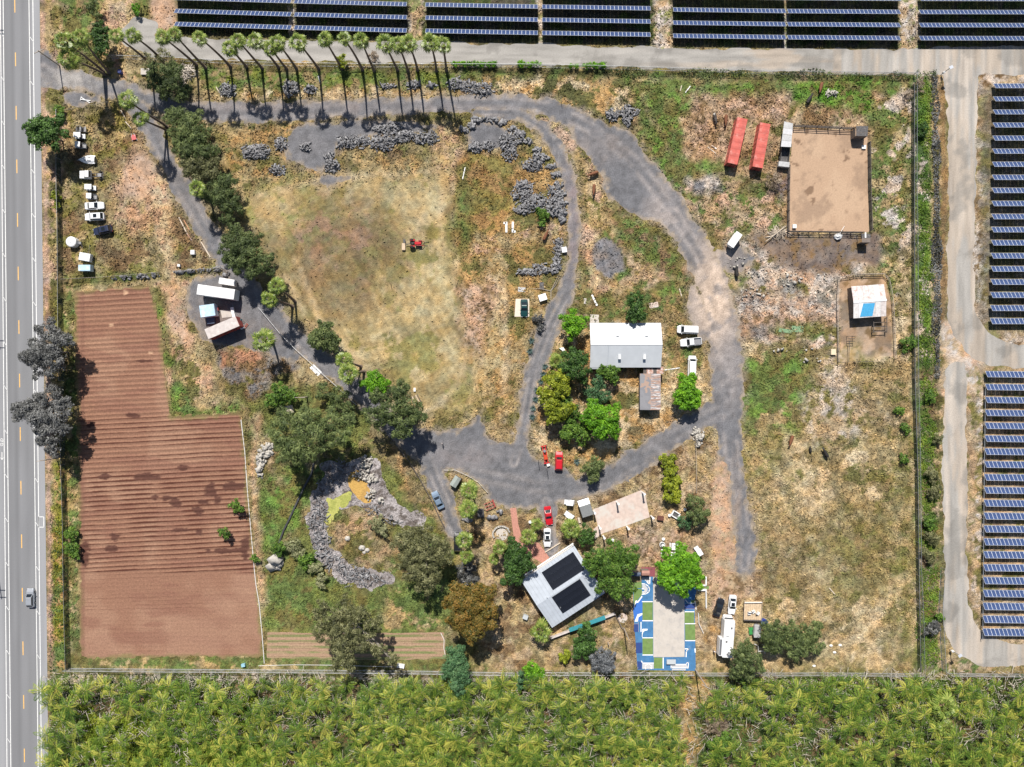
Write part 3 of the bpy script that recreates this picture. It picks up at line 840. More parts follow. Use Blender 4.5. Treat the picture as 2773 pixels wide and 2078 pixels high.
def drv_col(X, Y):
    C = rgba(X, (.128, .128, .137), 1)
    best = np.full(X.shape, 9.0, np.float32); hwid = np.ones(X.shape, np.float32)
    for p, h in _dl:
        d = sd_line(X, Y, p, 0.0)
        w = float(np.mean(h))
        m = d < best; best = np.where(m, d, best); hwid = np.where(m, w, hwid)
    t = best / hwid
    tr = np.exp(-((t - .42) / .2) ** 2) * (hwid < 3.2) + .5 * np.exp(-((t - .38) / .25) ** 2) * (hwid >= 3.2)
    n = fbm(X, Y, 5, 1, 4, .6)
    lerp(C, (.27, .245, .235), tr * .8 * sstep(n, .25, .65))
    lerp(C, (.165, .16, .166), sstep(fbm(X, Y, 9, 4, 3), .45, .75) * .6)
    # dusty middle stretch of the long drive and its pale spine
    for (x, y, rx, ry, col, op) in ((1545, 640, 60, 130, (.37, .30, .25), 1.2), (1440, 480, 50, 90, (.30, .265, .25), .8), (1575, 800, 30, 90, (.24, .22, .215), .7), (700, 232, 330, 14, (.21, .185, .18), .7), (1300, 320, 80, 40, (.2, .175, .165), .6),
                                    (1235, 440, 22, 150, (.22, .18, .18), .8), (1590, 1080, 12, 90, (.28, .22, .18), .6), (1000, 985, 70, 30, (.2, .18, .18), .6), (170, 172, 120, 24, (.27, .255, .245), 1.0), (380, 420, 70, 110, (.17, .155, .15), .5), (470, 690, 70, 70, (.185, .15, .13), .6), (560, 740, 50, 50, (.19, .155, .135), .6)):
        c = P(D(x, y)); k = 1.25362 * PXM
        d = np.sqrt(((X - c.x) / (rx * k)) ** 2 + ((Y - c.y) / (ry * k)) ** 2)
        lerp(C, col, np.clip(1.3 - d, 0, 1) * op * (.4 + .9 * sstep(fbm(X, Y, 3.5, 3, 4), .35, .65)))
    e = drv_sdf(X, Y)
    lerp(C, (.30, .24, .175), sstep(e + 1.3 * (fbm(X, Y, 1.6, 1, 3) - .5), -1.0, .2) * .75)
    C[:, :3] *= (1 + (fbm(X, Y, 1.2, 5, 3, .7) - .5) * .5)[:, None]
    return C


_e = drv_sdf(GX, GY)
lerp(g.C, (.24, .2, .16), np.clip(1 - np.maximum(_e, 0) / 1.6, 0, 1) * sstep(fbm(GX, GY, 1.4, 2, 3), .3, .65) * .75)
_at = ground.data.color_attributes['col']
_at.data.foreach_set('color', np.concatenate([g.C.reshape(-1, 4), _col[-16:]]).astype(np.float32).ravel())
M_gravel = vcol_mat("gravel", fine=3.5, amp=.5, bump=.5, bump_d=.08, fine2=11)
iso_sheet("gravel_driveway", (-124, 76, -50, 108), .42, .42, drv_sdf, drv_col, M_gravel, z=.010)

# ------------------------------------------------------------------ solar plant service road
SRV = [
    ([(285, 82), (330, 100), (420, 105), (700, 110), (1000, 116), (1400, 126), (1700, 132), (2050, 134), (2400, 128)], [2.2, 2.4, 2.5, 2.6, 2.6, 2.6, 2.6, 3.4, 3.4]),
    ([(2075, 146), (2078, 250), (2076, 500), (2074, 630), (2078, 680), (2090, 714), (2112, 742), (2146, 762), (2200, 772), (2400, 776)], [4.6, 3.6, 3.2, 3.1, 3.3, 3.5, 3.5, 3.3, 2.9, 2.9]),
    ([(2066, 806), (2064, 880), (2062, 1000), (2064, 1250), (2064, 1310), (2072, 1352), (2092, 1386), (2124, 1406), (2160, 1412), (2400, 1416)], [2.6, 2.6, 2.9, 2.7, 3.1, 3.5, 3.8, 3.5, 2.9, 2.6]),
    ([(272, 68), (300, 55), (325, 62)], [1, 2, 2]),
]
_sl2 = [(DW(p), h) for p, h in SRV]


def srv_sdf(X, Y):
    s = np.full(X.shape, 1e9, np.float32)
    for p, h in _sl2:
        b = bounds(p, 8)
        m = (X > b[0]) & (X < b[1]) & (Y > b[2]) & (Y < b[3])
        if m.any(): s[m] = np.minimum(s[m], sd_line(X[m], Y[m], p, h))
    return s + 1.2 * (fbm(X, Y, 3.5, 1, 4, .65) - .5)


def srv_col(X, Y):
    C = rgba(X, (.305, .29, .268), .9)
    lerp(C, (.36, .30, .24), sstep(fbm(np.where(X > 78, X, X * .12), np.where(X > 78, Y * .12, Y), 1.8, 2, 4), .45, .7) * sstep(X, 20, 60) * .75)
    lerp(C, (.43, .37, .31), sstep(fbm(X, Y * .1, 1.6, 3, 4), .48, .68) * sstep(X, 85, 100) * .6)
    lerp(C, (.19, .18, .165), sstep(fbm(X, Y, 5, 0, 4), .55, .75) * .6)
    st = fbm(np.where(X > 80, X * 3, X * .3), np.where(X > 80, Y * .2, Y * 3), 2.2, 4, 3)
    C[:, :3] *= (1 + (st - .5) * .4)[:, None]
    return C


M_srv = vcol_mat("service_road", fine=3, amp=.22, bump=.3, bump_d=.06, fine2=9)
iso_sheet("service_road", (-100, 130, -76, 118), .5, .5, srv_sdf, srv_col, M_srv, z=.006)

# ------------------------------------------------------------------ ploughed field
FIELD = [(163, 629), (322, 617), (344, 690), (357, 800), (372, 901), (520, 893), (537, 1060), (556, 1260), (568, 1419), (174, 1422), (170, 1000), (163, 750)]
_fw = DW(FIELD)
_sp, _sq = P(D(170, 1100)), P(D(540, 1080))
_slope = (_sq.y - _sp.y) / (_sq.x - _sp.x)


def field_u(X, Y):
    """distance across the furrows"""
    fade = sstep(Y, -64, -42)
    return Y - X * (_slope * fade + .015 * (1 - fade)) + .12 * (fbm(X, Y, 9, 1, 2) - .5)


def field_h(X, Y):
    u = field_u(X, Y)
    deep = sstep(Y, -46.5, -45.5)
    return (.012 * (1 - deep) + .11 * deep) * (.5 + .5 * np.cos(u * 2 * math.pi / 1.16))


def field_col(X, Y):
    C = rgba(X, (.235, .125, .082), .6)
    n = fbm(X, Y, 8, 2, 3)
    lerp(C, (.285, .165, .11), sstep(n, .4, .75) * .7)
    lerp(C, (.20, .098, .068), sstep(fbm(X * .3, Y, 3, 4, 3), .5, .75) * .6)
    u = field_u(X, Y)
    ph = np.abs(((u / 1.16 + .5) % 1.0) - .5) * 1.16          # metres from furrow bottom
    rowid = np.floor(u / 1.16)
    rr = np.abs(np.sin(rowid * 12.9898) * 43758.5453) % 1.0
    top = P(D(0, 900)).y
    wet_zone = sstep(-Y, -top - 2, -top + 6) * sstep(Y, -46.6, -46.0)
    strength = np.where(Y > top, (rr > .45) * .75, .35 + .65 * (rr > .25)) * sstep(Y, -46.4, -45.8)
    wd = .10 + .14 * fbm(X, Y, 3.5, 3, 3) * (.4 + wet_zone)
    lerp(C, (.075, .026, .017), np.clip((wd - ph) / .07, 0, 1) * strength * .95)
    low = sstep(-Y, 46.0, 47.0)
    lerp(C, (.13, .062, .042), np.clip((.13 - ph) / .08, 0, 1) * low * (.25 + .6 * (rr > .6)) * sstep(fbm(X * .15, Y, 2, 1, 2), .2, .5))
    lerp(C, (.31, .185, .125), sstep(fbm(X, Y, 14, 5, 3), .45, .7) * low * .5)
    e = sd_poly(X, Y, _fw)
    lerp(C, (.15, .15, .05), sstep(e + 1.2 * (fbm(X, Y, 2, 4, 3) - .5), -1.1, .1) * .6)
    trk = np.abs(X - (P(D(176, 0)).x + .3)); lerp(C, (.17, .085, .06), np.clip((.5 - trk) / .3, 0, 1) * .6)
    # puddles where the water ran over the ridges
    for (x, y, rx, ry) in ((287, 898, 14, 6), (196, 917, 10, 6), (315, 1030, 24, 9), (227, 1030, 14, 7), (335, 1075, 10, 7), (357, 1077, 9, 6), (377, 1085, 14, 10), (395, 1010, 10, 7), (440, 1085, 12, 6),
                           (455, 1058, 12, 14), (500, 1050, 25, 10), (430, 1105, 14, 9), (250, 1160, 12, 8), (185, 1180, 12, 14), (185, 1200, 9, 20), (240, 1185, 14, 6), (430, 1150, 8, 6), (530, 1180, 9, 25), (490, 1190, 40, 6), (310, 780, 18, 3), (390, 1145, 16, 4), (470, 1080, 9, 12)):
        c = P(D(x, y)); k = 1.25362 * PXM
        d = np.sqrt(((X - c.x) / (rx * k)) ** 2 + ((Y - c.y) / (ry * k)) ** 2) + .9 * (fbm(X, Y, 1.2, 3, 3) - .5)
        lerp(C, (.085, .038, .028), sstep(1.0 - d, -.1, .15) * .95)
    for (x, y, rx, ry) in ((240, 702, 5, 5), (325, 762, 5, 4), (272, 632, 3, 7)):
        c = P(D(x, y)); k = 1.25362 * PXM
        d = np.sqrt(((X - c.x) / (rx * k)) ** 2 + ((Y - c.y) / (ry * k)) ** 2) + .6 * (fbm(X, Y, 1, 3, 3) - .5)
        lerp(C, (.45, .28, .18), sstep(1 - d, 0, .3))
    return C


M_soil = vcol_mat("ploughed_soil", fine=2.2, amp=.5, bump=.5, bump_d=.1, fine2=8)
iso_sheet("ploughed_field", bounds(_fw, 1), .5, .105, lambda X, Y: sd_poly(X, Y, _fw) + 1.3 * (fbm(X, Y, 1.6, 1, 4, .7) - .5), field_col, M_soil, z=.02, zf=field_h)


def bed_col(X, Y):
    C = rgba(X, (.34, .225, .15), .7)
    p = P(D(700, 1368)).y - Y
    ph = np.abs(((p / 1.35) % 1.0) - .5) * 1.35
    lerp(C, (.15, .18, .065), np.clip((.42 - ph) / .25, 0, 1) * (.25 + .7 * sstep(fbm(X * .4, Y * 2, 2, 2, 4), .3, .65)))
    ph2 = np.abs(((p / .45) % 1.0) - .5) * .45
    lerp(C, (.15, .09, .06), np.clip((.06 - ph2) / .05, 0, 1) * .7)
    return C


for k_, pl in enumerate(([(577, 1366), (700, 1368), (835, 1368), (960, 1366), (962, 1424), (830, 1426), (700, 1424), (577, 1421)],)):
    w_ = DW(pl)
    iso_sheet("vegetable_bed", bounds(w_, 1), .4, .12, lambda X, Y: sd_poly(X, Y, w_) + .3 * (fbm(X, Y, 2, 1, 3) - .5), bed_col, M_soil, z=.012)

# ------------------------------------------------------------------ riding arena sand
ARENA = TW(3, 0, [(228, 1100), (730, 1120), (870, 1130), (878, 1640)]) + TW(3, 1, [(890, 352), (186, 350)])


def sand_col(X, Y):
    C = rgba(X, (.40, .275, .185), .7)
    lerp(C, (.44, .31, .21), sstep(fbm(X, Y, 6, 2, 4), .45, .7) * .7)
    lerp(C, (.26, .18, .125), sstep(fbm(X, Y, 4, 4, 5, .7), .5, .8) * .7)
    lerp(C, (.2, .13, .085), sstep(fbm(X, Y, 1.1, 1, 3), .68, .78) * sstep(fbm(X, Y, 4, 3, 2), .45, .6))
    d = sd_poly(X, Y, ARENA)
    lerp(C, (.27, .18, .12), sstep(Y, 75, 78) * .6)
    return C


M_sand = vcol_mat("arena_sand", fine=2.5, amp=.25, bump=.4, bump_d=.08, fine2=8)
iso_sheet("arena_sand", bounds(ARENA, 1), .4, .4, lambda X, Y: sd_poly(X, Y, ARENA) + .3 * (fbm(X, Y, 2, 1, 3) - .5), sand_col, M_sand, z=.012)

# ------------------------------------------------------------------ pond bed with scum
POND = [(700, 990), (740, 1000), (790, 985), (830, 1000), (822, 1035), (838, 1060), (862, 1090), (900, 1110), (930, 1118), (910, 1150), (860, 1130), (820, 1110), (790, 1090), (760, 1092), (722, 1108), (700, 1135),
        (712, 1170), (745, 1215), (800, 1232), (850, 1240), (858, 1265), (790, 1275), (735, 1258), (690, 1215), (668, 1160), (660, 1110), (668, 1070), (690, 1050)]
_pw = DW(smooth_poly(POND, 1))


def pond_col(X, Y):
    C = rgba(X, (.26, .235, .23), 1)
    lerp(C, (.36, .33, .325), sstep(fbm(X, Y, 2.2, 2, 4, .7), .4, .65))
    lerp(C, (.13, .11, .1), sstep(fbm(X, Y, 1.6, 4, 4, .7), .56, .7))
    return C


iso_sheet("pond_bed", bounds(_pw, 2), .35, .35, lambda X, Y: sd_poly(X, Y, _pw) + 2.0 * (fbm(X, Y, 2.5, 3, 3) - .5), pond_col, M_ground, z=.010)


def scum(name, pts, col, col2, seed):
    w = DW(pts)
    def cf(X, Y):
        C = rgba(X, col, 1.4)
        lerp(C, col2, sstep(fbm(X, Y, 1.2, seed, 4), .5, .7) * .7)
        return C
    o = iso_sheet(name, bounds(w, 1), .22, .22, lambda X, Y: sd_poly(X, Y, w) + 1.0 * (fbm(X, Y, 1.6, seed, 3) - .5), cf, M_sand, z=.022)
    return o


scum("orange_algae_water", [(758, 1022), (772, 1020), (785, 1035), (800, 1062), (800, 1088), (782, 1082), (760, 1065), (752, 1045)], (.46, .285, .085), (.36, .215, .07), 1)
scum("green_algae_water", [(702, 1070), (720, 1078), (760, 1064), (762, 1080), (735, 1098), (715, 1125), (705, 1140), (702, 1115), (708, 1095)], (.38, .38, .11), (.26, .28, .07), 3)

# ------------------------------------------------------------------ grass tussocks standing on the open ground
def tufts(n, seed):
    rs = np.random.RandomState(seed)
    x = rs.uniform(-118, 104, n).astype(np.float32); y = rs.uniform(-62, 92, n).astype(np.float32)
    bad = (drv_sdf(x, y) < .2) | (srv_sdf(x, y) < .3) | (sd_poly(x, y, _fw) < .3) | (sd_poly(x, y, ARENA) < .3) | (x < R_edge(1039).x + 1.5) | (sd_poly(x, y, _pw) < 0)
    bad |= (sd_poly(x, y, DW([(1360, 1230), (1512, 1230), (1512, 1450), (1360, 1450)])) < 0) | (sd_poly(x, y, DW([(574, 1360), (966, 1360), (966, 1428), (574, 1428)])) < 0)
    for pl in (TW(2, 2, [(655, 1085), (1060, 922), (1092, 945), (1135, 1152), (940, 1222), (735, 1290), (655, 1348)]), TW(1, 1, [(2190, 915), (2316, 915), (2316, 1080), (2190, 1080)]), [tuple(P((1380 + a / 4.096, 1340 + b / 4.096))[:2]) for a, b in ((5, 150), (72, 145), (98, 330), (140, 480), (330, 540), (440, 695), (375, 765), (200, 665), (60, 565), (30, 350))]):
        bad |= sd_poly(x, y, pl) < .1
    bad |= (sd_poly(x, y, _w) < -1.5) & (rs.rand(n) < .85)
    i = np.clip(((x + 131) / 262 * (_NX - 1)).astype(int), 0, _NX - 1); j = np.clip(((y + 99) / 198 * (_NY - 1)).astype(int), 0, _NY - 1)
    c = g.C[j, i]
    k = ~bad & (rs.rand(n) < c[:, 3] * .95 - .22) & (rs.rand(n) < .25 + 1.3 * sstep(fbm(x, y, 3.5, 2, 3), .3, .7))
    x, y, c = x[k], y[k], c[k]; m = len(x)
    N_ = rs.normal(size=(m, 3)); N_[:, 2] = np.abs(N_[:, 2]) * .9 + .25
    N_ /= np.linalg.norm(N_, axis=1, keepdims=True)
    A = rs.normal(size=(m, 3)); A -= N_ * (A * N_).sum(1, keepdims=True); A /= np.linalg.norm(A, axis=1, keepdims=True)
    B = np.cross(N_, A); L = rs.uniform(.16, .42, (m, 1)); W = L * rs.uniform(.25, .6, (m, 1)); Pn = np.stack([x, y, rs.uniform(.06, .2, m)], -1)
    V = np.stack([Pn - A * L, Pn + B * W, Pn + A * L, Pn - B * W], 1).reshape(-1, 3); V[:, 2] = np.maximum(V[:, 2], .01)
    C = np.repeat(c, 4, 0).copy(); C[:, :3] *= np.repeat(rs.uniform(.72, 1.35, (m, 1)), 4, 0); C[:, 3] = 0
    o = link_mesh("grass", np_mesh("grass", V, np.arange(4 * m).reshape(-1, 4), vcol_mat("dry_grass", bump=0), color=np.clip(C, 0, .7)))
    o["kind"] = "stuff"; o["label"] = "dry and green grass tussocks over the fields and paddocks"; o["category"] = "grass"


tufts(330000, 4)
# ------------------------------------------------------------------ vegetation
TM = 0.0285       # metres per pixel of the enlarged photograph tiles
M_bark = mat("bark", (.16, .125, .095), .9, var=.3, scale=4)
M_pale_bark = mat("pale_bark", (.30, .265, .23), .85, var=.25, scale=3)
LEAF = {
    'oak': leaf_mat("leaf_dark_green", (0.020, 0.048, 0.010), (0.045, 0.103, 0.018), (0.109, 0.209, 0.040), .2),
    'lime': leaf_mat("leaf_bright_green", (0.049, 0.140, 0.007), (0.113, 0.287, 0.012), (0.255, 0.510, 0.026), .3),
    'mid': leaf_mat("leaf_mid_green", (0.031, 0.073, 0.011), (0.083, 0.166, 0.022), (0.200, 0.328, 0.046), .25),
    'yellow': leaf_mat("leaf_yellow_green", (0.084, 0.119, 0.008), (0.212, 0.257, 0.015), (0.455, 0.491, 0.046), .28),
    'pepper': leaf_mat("leaf_olive", (0.031, 0.050, 0.015), (0.089, 0.125, 0.039), (0.244, 0.294, 0.102), .22),
    'euc': leaf_mat("leaf_grey_olive", (0.040, 0.045, 0.017), (0.132, 0.138, 0.055), (0.334, 0.326, 0.160), .2),
    'smoke': leaf_mat("leaf_grey", (0.031, 0.032, 0.032), (0.094, 0.097, 0.094), (0.255, 0.255, 0.246), .15),
    'sage': leaf_mat("leaf_blue_grey", (.06, .065, .07), (.14, .15, .16), (.26, .27, .28), .15),
    'rust': leaf_mat("leaf_rusty", (.045, .055, .01), (.12, .10, .018), (.27, .155, .03), .2),
    'pale': leaf_mat("leaf_pale", (.1, .12, .05), (.22, .23, .11), (.36, .36, .2), .2),
    'teal': leaf_mat("leaf_blue_green", (.028, .077, .031), (.070, .161, .063), (.140, .252, .105), .2),
    'agave': leaf_mat("leaf_agave", (.03, .06, .05), (.08, .13, .12), (.18, .24, .22), .1),
    'dry': leaf_mat("leaf_dry", (.12, .085, .055), (.25, .19, .13), (.4, .33, .25), .1),
    'fan': leaf_mat("leaf_fan_palm", (.04, .085, .012), (.14, .205, .032), (.36, .40, .10), .12, .4),
    'frond': leaf_mat("leaf_feather_palm", (.035, .085, .012), (.135, .215, .024), (.45, .43, .08), .1, .45),
    'lime2': leaf_mat("leaf_lime_weeds", (.07, .14, .015), (.19, .27, .02), (.36, .4, .05), .3),
    'weed': leaf_mat("leaf_weeds", (.045, .10, .012), (.12, .215, .022), (.27, .34, .04), .3),
}
SPEC = {  # leaf length, leaf width, cards per m2, clump radius share, droop
    'oak': (.42, .28, 26, .25, .0), 'lime': (.44, .24, 26, .2, .1), 'mid': (.4, .24, 26, .2, .1), 'yellow': (.46, .28, 22, .26, .0),
    'pepper': (.6, .14, 28, .22, .5), 'euc': (.6, .15, 22, .24, .35), 'smoke': (.48, .2, 26, .22, .2), 'sage': (.36, .2, 30, .2, .0),
    'rust': (.4, .26, 28, .24, .0), 'pale': (.46, .2, 24, .3, .1), 'teal': (.36, .2, 30, .2, .0), 'dry': (.5, .12, 20, .3, .1), 'weed': (.35, .2, 24, .3, .0),
}


def kites(Pn, Nn, A, ln, wd):
    """leaf faces: centre, normal, long axis -> 4-corner kites"""
    A = A - Nn * (A * Nn).sum(1, keepdims=True)
    A /= np.linalg.norm(A, axis=1, keepdims=True) + 1e-9
    B = np.cross(Nn, A)
    ln = np.asarray(ln).reshape(-1, 1) / 2; wd = np.asarray(wd).reshape(-1, 1) / 2
    V = np.stack([Pn - A * ln, Pn + B * wd + A * ln * .15, Pn + A * ln, Pn - B * wd + A * ln * .15], 1).reshape(-1, 3)
    F = np.arange(len(V), dtype=np.int32).reshape(-1, 4)
    return V, F


def unit(v):
    return v / (np.linalg.norm(v, axis=1, keepdims=True) + 1e-9)


def crown(lobes, species, seed, dens=1.0, gap=0.0):
    ll, lw, dn, cr, droop = SPEC[species]
    rs = np.random.RandomState(seed)
    Ps, Ns, Cs = [], [], []
    for (cx, cy, cz, rx, ry, rz) in lobes:
        r = (rx * ry) ** .5
        rc = max(.38, cr * r)
        ncl = max(6, int(1.5 * 2.4 * r * r / (rc * rc) * (1 - gap)))
        d = unit(rs.normal(size=(ncl, 3)))
        d[:, 2] = np.where(d[:, 2] < -.25, -d[:, 2], d[:, 2])
        rad = rs.uniform(.62, 1.0, ncl)[:, None] - rs.rand(ncl, 1) * .1
        cc = d * rad * np.array([rx - rc * .6, ry - rc * .6, max(.3, rz - rc * .4)]) + np.array([cx, cy, cz])
        hue = np.clip(rs.normal(.5, .24, ncl), .02, .98)
        csz = rc * rs.uniform(.65, 1.25, ncl)
        n = int(dn * dens * 2 * math.pi * r * r * (1 - gap * .6))
        w = csz ** 2
        k = rs.choice(ncl, n, p=w / w.sum())
        o = unit(rs.normal(size=(n, 3)))
        o[:, 2] = np.where(o[:, 2] < -.3, -o[:, 2] * .6, o[:, 2])
        p = cc[k] + o * csz[k][:, None] * rs.uniform(.55, 1.05, (n, 1)) * np.array([1, 1, .75])
        Ps.append(p); Ns.append(unit(o * .9 + d[k] * .4 + rs.normal(size=(n, 3)) * .45 + np.array([0, 0, .35])))
        Cs.append(np.clip(hue[k] + rs.normal(0, .12, n), 0, 1))
    Pn, Nn, hue = np.concatenate(Ps), np.concatenate(Ns), np.concatenate(Cs)
    n = len(Pn)
    A = rs.normal(size=(n, 3)); A[:, 2] -= droop * 2
    V, F = kites(Pn, Nn, A, ll * rs.uniform(.7, 1.35, n), lw * rs.uniform(.7, 1.35, n))
    V[:, 2] = np.maximum(V[:, 2], .05)
    C = np.ones((len(V), 4), np.float32); C[:, :3] = np.repeat(hue, 4)[:, None]
    return np_mesh("crown", V, F, LEAF[species], color=C)


_seed = [10]


def tree(name, label, lobes, species, cat="tree", h=None, gap=0.0, bark=None, dens=1.0, limbs=True, group=None, flat=.78):
    """lobes: (tile column, tile row, x, y, radius or (rx, ry)) in tile pixels; h: height of the crown's middle"""
    _seed[0] += 1
    rj = random.Random(_seed[0] * 7)
    L, X_ = [], []
    for lb in lobes:
        c, r, x, y, rr = lb[:5]
        rx, ry = rr if isinstance(rr, tuple) else (rr, rr)
        rx *= TM * 1.07; ry *= TM * 1.07
        rm = (rx * ry) ** .5
        hh = lb[5] if len(lb) > 5 else (h if h else max(rm * .55, rm * 1.15))
        q = P(T(c, r, x, y), hh + rm * .3)
        L.append((q.x, q.y, hh, rx * .9, ry * .9, rm * flat))
        if flat < 1 and rm > .9:
            for _k in range(4):
                a_ = rj.uniform(0, 6.28); s_ = rj.uniform(.28, .45)
                X_.append((q.x + math.cos(a_) * rx * .85, q.y + math.sin(a_) * ry * .85, hh + rj.uniform(-.15, .25) * rm, rx * s_, ry * s_, rm * s_ * .8))
    bx = sum(l[0] for l in L) / len(L); by = sum(l[1] for l in L) / len(L)
    root = empty(name, (bx, by, 0), 0, label, cat, group)
    LL = [(l[0] - bx, l[1] - by) + l[2:] for l in L]
    me = crown(LL + [(l[0] - bx, l[1] - by) + l[2:] for l in X_], species, _seed[0], dens, max(gap, .08))
    link_mesh("crown", me, root)
    mb = MB()
    rt = max(.07, .04 * max(l[3] for l in L) + .008 * len(L))
    top = min(l[2] for l in LL) * .55
    rs = random.Random(_seed[0])
    mb.tube([(0, 0, -.05), (rs.uniform(-.1, .1), rs.uniform(-.1, .1), top * .5), (0, 0, max(.25, top))], [rt * 1.3, rt, rt * .85], 7)
    for l in LL:
        mb.tube([(0, 0, max(.2, top * .9)), (l[0] * .6, l[1] * .6, (top + l[2]) / 2), (l[0], l[1], l[2] + l[5] * .3)], [rt * .75, rt * .5, rt * .2], 6)
        if limbs:
            for _ in range(5 if l[3] > 2 else 3):
                a = rs.uniform(0, 6.28); e = rs.uniform(.1, .8)
                tip = (l[0] + math.cos(a) * l[3] * .85 * math.cos(e), l[1] + math.sin(a) * l[4] * .85 * math.cos(e), l[2] + l[5] * .9 * math.sin(e))
                mb.tube([(l[0] * .5, l[1] * .5, (top + l[2]) / 2), ((l[0] + tip[0]) / 2, (l[1] + tip[1]) / 2, l[2] + .2 * l[5]), tip], [rt * .42, rt * .3, rt * .1], 5)
    mb.build("trunk", bark or M_bark, root, smooth=True)
    return root


def shrub(label, lobes, species, name="shrub", cat="shrub", **k):
    k.setdefault('limbs', False)
    return tree(name, label, lobes, species, cat, **k)


# ---- big trees, from the road to the pond
tree("ficus_tree", "broad dark green ficus overhanging the road edge beside the parked buggies", [(0, 0, 340, 1080, 120), (0, 0, 430, 1150, 110), (0, 0, 330, 1180, 85), (0, 0, 420, 1060, 95), (0, 0, 300, 1100, 90)], 'oak', h=6.6)
tree("dark_tree", "tall narrow dark green tree among the palms at the drive entrance", [(0, 0, 835, 250, 72), (0, 0, 850, 350, 75), (0, 0, 850, 430, 62), (0, 0, 820, 310, 70)], 'oak', h=4.6)
tree("olive_tree", "small olive coloured tree in the grass at the top left corner", [(0, 0, 780, 55, 58), (0, 0, 830, 130, 32)], 'pepper', h=2.6, gap=.15)
shrub("small bright green shrub by the gate of the solar field", [(0, 0, 1155, 70, 38), (0, 0, 1175, 110, 28)], 'lime', h=1.2)
tree("pepper_tree", "wispy grey green tree beside the palm row and heap of timber", [(0, 0, 1400, 480, 85), (0, 0, 1300, 520, 80)], 'euc', h=3.6, gap=.45, dens=.7)
tree("pepper_tree", "olive pepper tree shading the drive junction near the white gate pole", [(0, 0, 1400, 640, 125), (0, 0, 1480, 730, 120), (0, 0, 1340, 700, 75), (0, 0, 1510, 620, 70), (0, 0, 1560, 800, 75)], 'pepper', h=4.2)
tree("pepper_tree", "first olive tree of the belt below the drive junction", [(0, 0, 1520, 990, 110), (0, 0, 1630, 1050, 125), (0, 0, 1560, 1110, 115)], 'pepper', h=4.4)
tree("pepper_tree", "olive tree in the middle of the belt beside the drive", [(0, 0, 1660, 1180, 125), (0, 0, 1590, 1270, 110), (0, 0, 1720, 1300, 120)], 'pepper', h=4.4)
tree("pepper_tree", "grey olive tree in the lower half of the belt beside the drive", [(0, 0, 1680, 1400, 120), (0, 0, 1790, 1450, 120), (0, 0, 1780, 1380, 80)], 'euc', h=4.2)
tree("pepper_tree", "last dark olive tree of the belt with a tyre track meadow behind", [(0, 0, 1900, 1560, 115), (0, 1, 1860, 40, 125), (0, 1, 1960, 130, 95), (0, 1, 1930, 230, 60)], 'pepper', h=4.2)
tree("pepper_tree", "large round olive tree between the drive and the box trailers", [(0, 1, 2060, 460, 150), (0, 1, 2130, 560, 150), (0, 1, 2020, 580, 110), (0, 1, 1930, 480, 80, 3.5), (1, 1, 20, 620, 110), (0, 1, 2140, 420, 90)], 'pepper', h=7.5)
tree("eucalyptus_tree", "upper of the two smoky grey trees leaning over the highway", [(0, 1, 400, 1200, 100), (0, 1, 460, 1300, 120), (0, 1, 330, 1400, 135), (0, 1, 440, 1440, 130), (0, 1, 330, 1520, 80), (0, 1, 540, 1270, 85), (0, 1, 260, 1440, 75)], 'smoke', h=7.2, gap=.18)
tree("eucalyptus_tree", "lower of the two smoky grey trees leaning over the highway", [(0, 2, 420, 130, 130), (0, 2, 230, 220, 105), (0, 2, 330, 280, 130), (0, 2, 460, 300, 130), (0, 2, 420, 440, 115), (0, 2, 430, 560, 80), (0, 2, 160, 260, 75), (0, 2, 500, 180, 90)], 'smoke', h=7.2, gap=.08)
tree("fruit_tree", "small green fruit tree at the edge of the ploughed field, upper one", [(0, 2, 2010, 1055, 52), (0, 2, 2040, 1080, 34)], 'mid', h=2.6, cat="tree")
tree("fruit_tree", "small green fruit tree at the edge of the ploughed field, lower one", [(0, 2, 1918, 1280, 50), (0, 2, 1945, 1300, 30)], 'mid', h=2.3, cat="tree")
shrub("green bush against the white hose at the field edge", [(0, 2, 2180, 1515, 38)], 'mid', h=1.0)
tree("olive_tree", "round olive tree on the right of the drive, above the twin palms' shadow", [(1, 1, 560, 1250, 118), (1, 1, 500, 1290, 80), (1, 1, 620, 1310, 75), (1, 1, 560, 1180, 75)], 'pepper', h=3.4)
shrub("bright leafy green bush beside the drive under the twin short palms", [(1, 1, 990, 1590, 75), (1, 2, 970, 20, 95), (1, 2, 1060, 30, 60)], 'lime', h=1.9)
tree("oak_tree", "dense olive oak left of the plaza with a wooden pallet beside it", [(1, 2, 1190, 90, 95), (1, 2, 1260, 200, 120), (1, 2, 1120, 260, 110), (1, 2, 980, 290, 95), (1, 2, 1250, 350, 105), (1, 2, 1340, 280, 80), (1, 2, 1000, 130, 70), (1, 2, 1220, 430, 70)], 'pepper', h=9, dens=1.1)
tree("olive_tree", "bushy olive tree above the pond beside the lamp post", [(1, 2, 200, 100, 100), (1, 2, 130, 150, 75), (1, 2, 270, 110, 60)], 'mid', h=2.2, gap=.2)
tree("olive_tree", "thin olive tree beside the drive with a white sheet below", [(1, 2, 560, 90, 75), (1, 2, 680, 140, 90), (1, 2, 760, 220, 70)], 'pepper', h=3.0, gap=.3)
tree("eucalyptus_tree", "huge spreading eucalyptus with pale limbs at the head of the pond", [(1, 2, 230, 340, 115), (1, 2, 180, 470, 95), (1, 2, 300, 560, 125), (1, 2, 420, 300, 120), (1, 2, 480, 440, 135), (1, 2, 620, 350, 110), (1, 2, 680, 460, 95), (1, 2, 390, 620, 85), (1, 2, 740, 320, 70), (1, 2, 250, 620, 90)], 'pepper', h=11, gap=.12, bark=M_pale_bark)
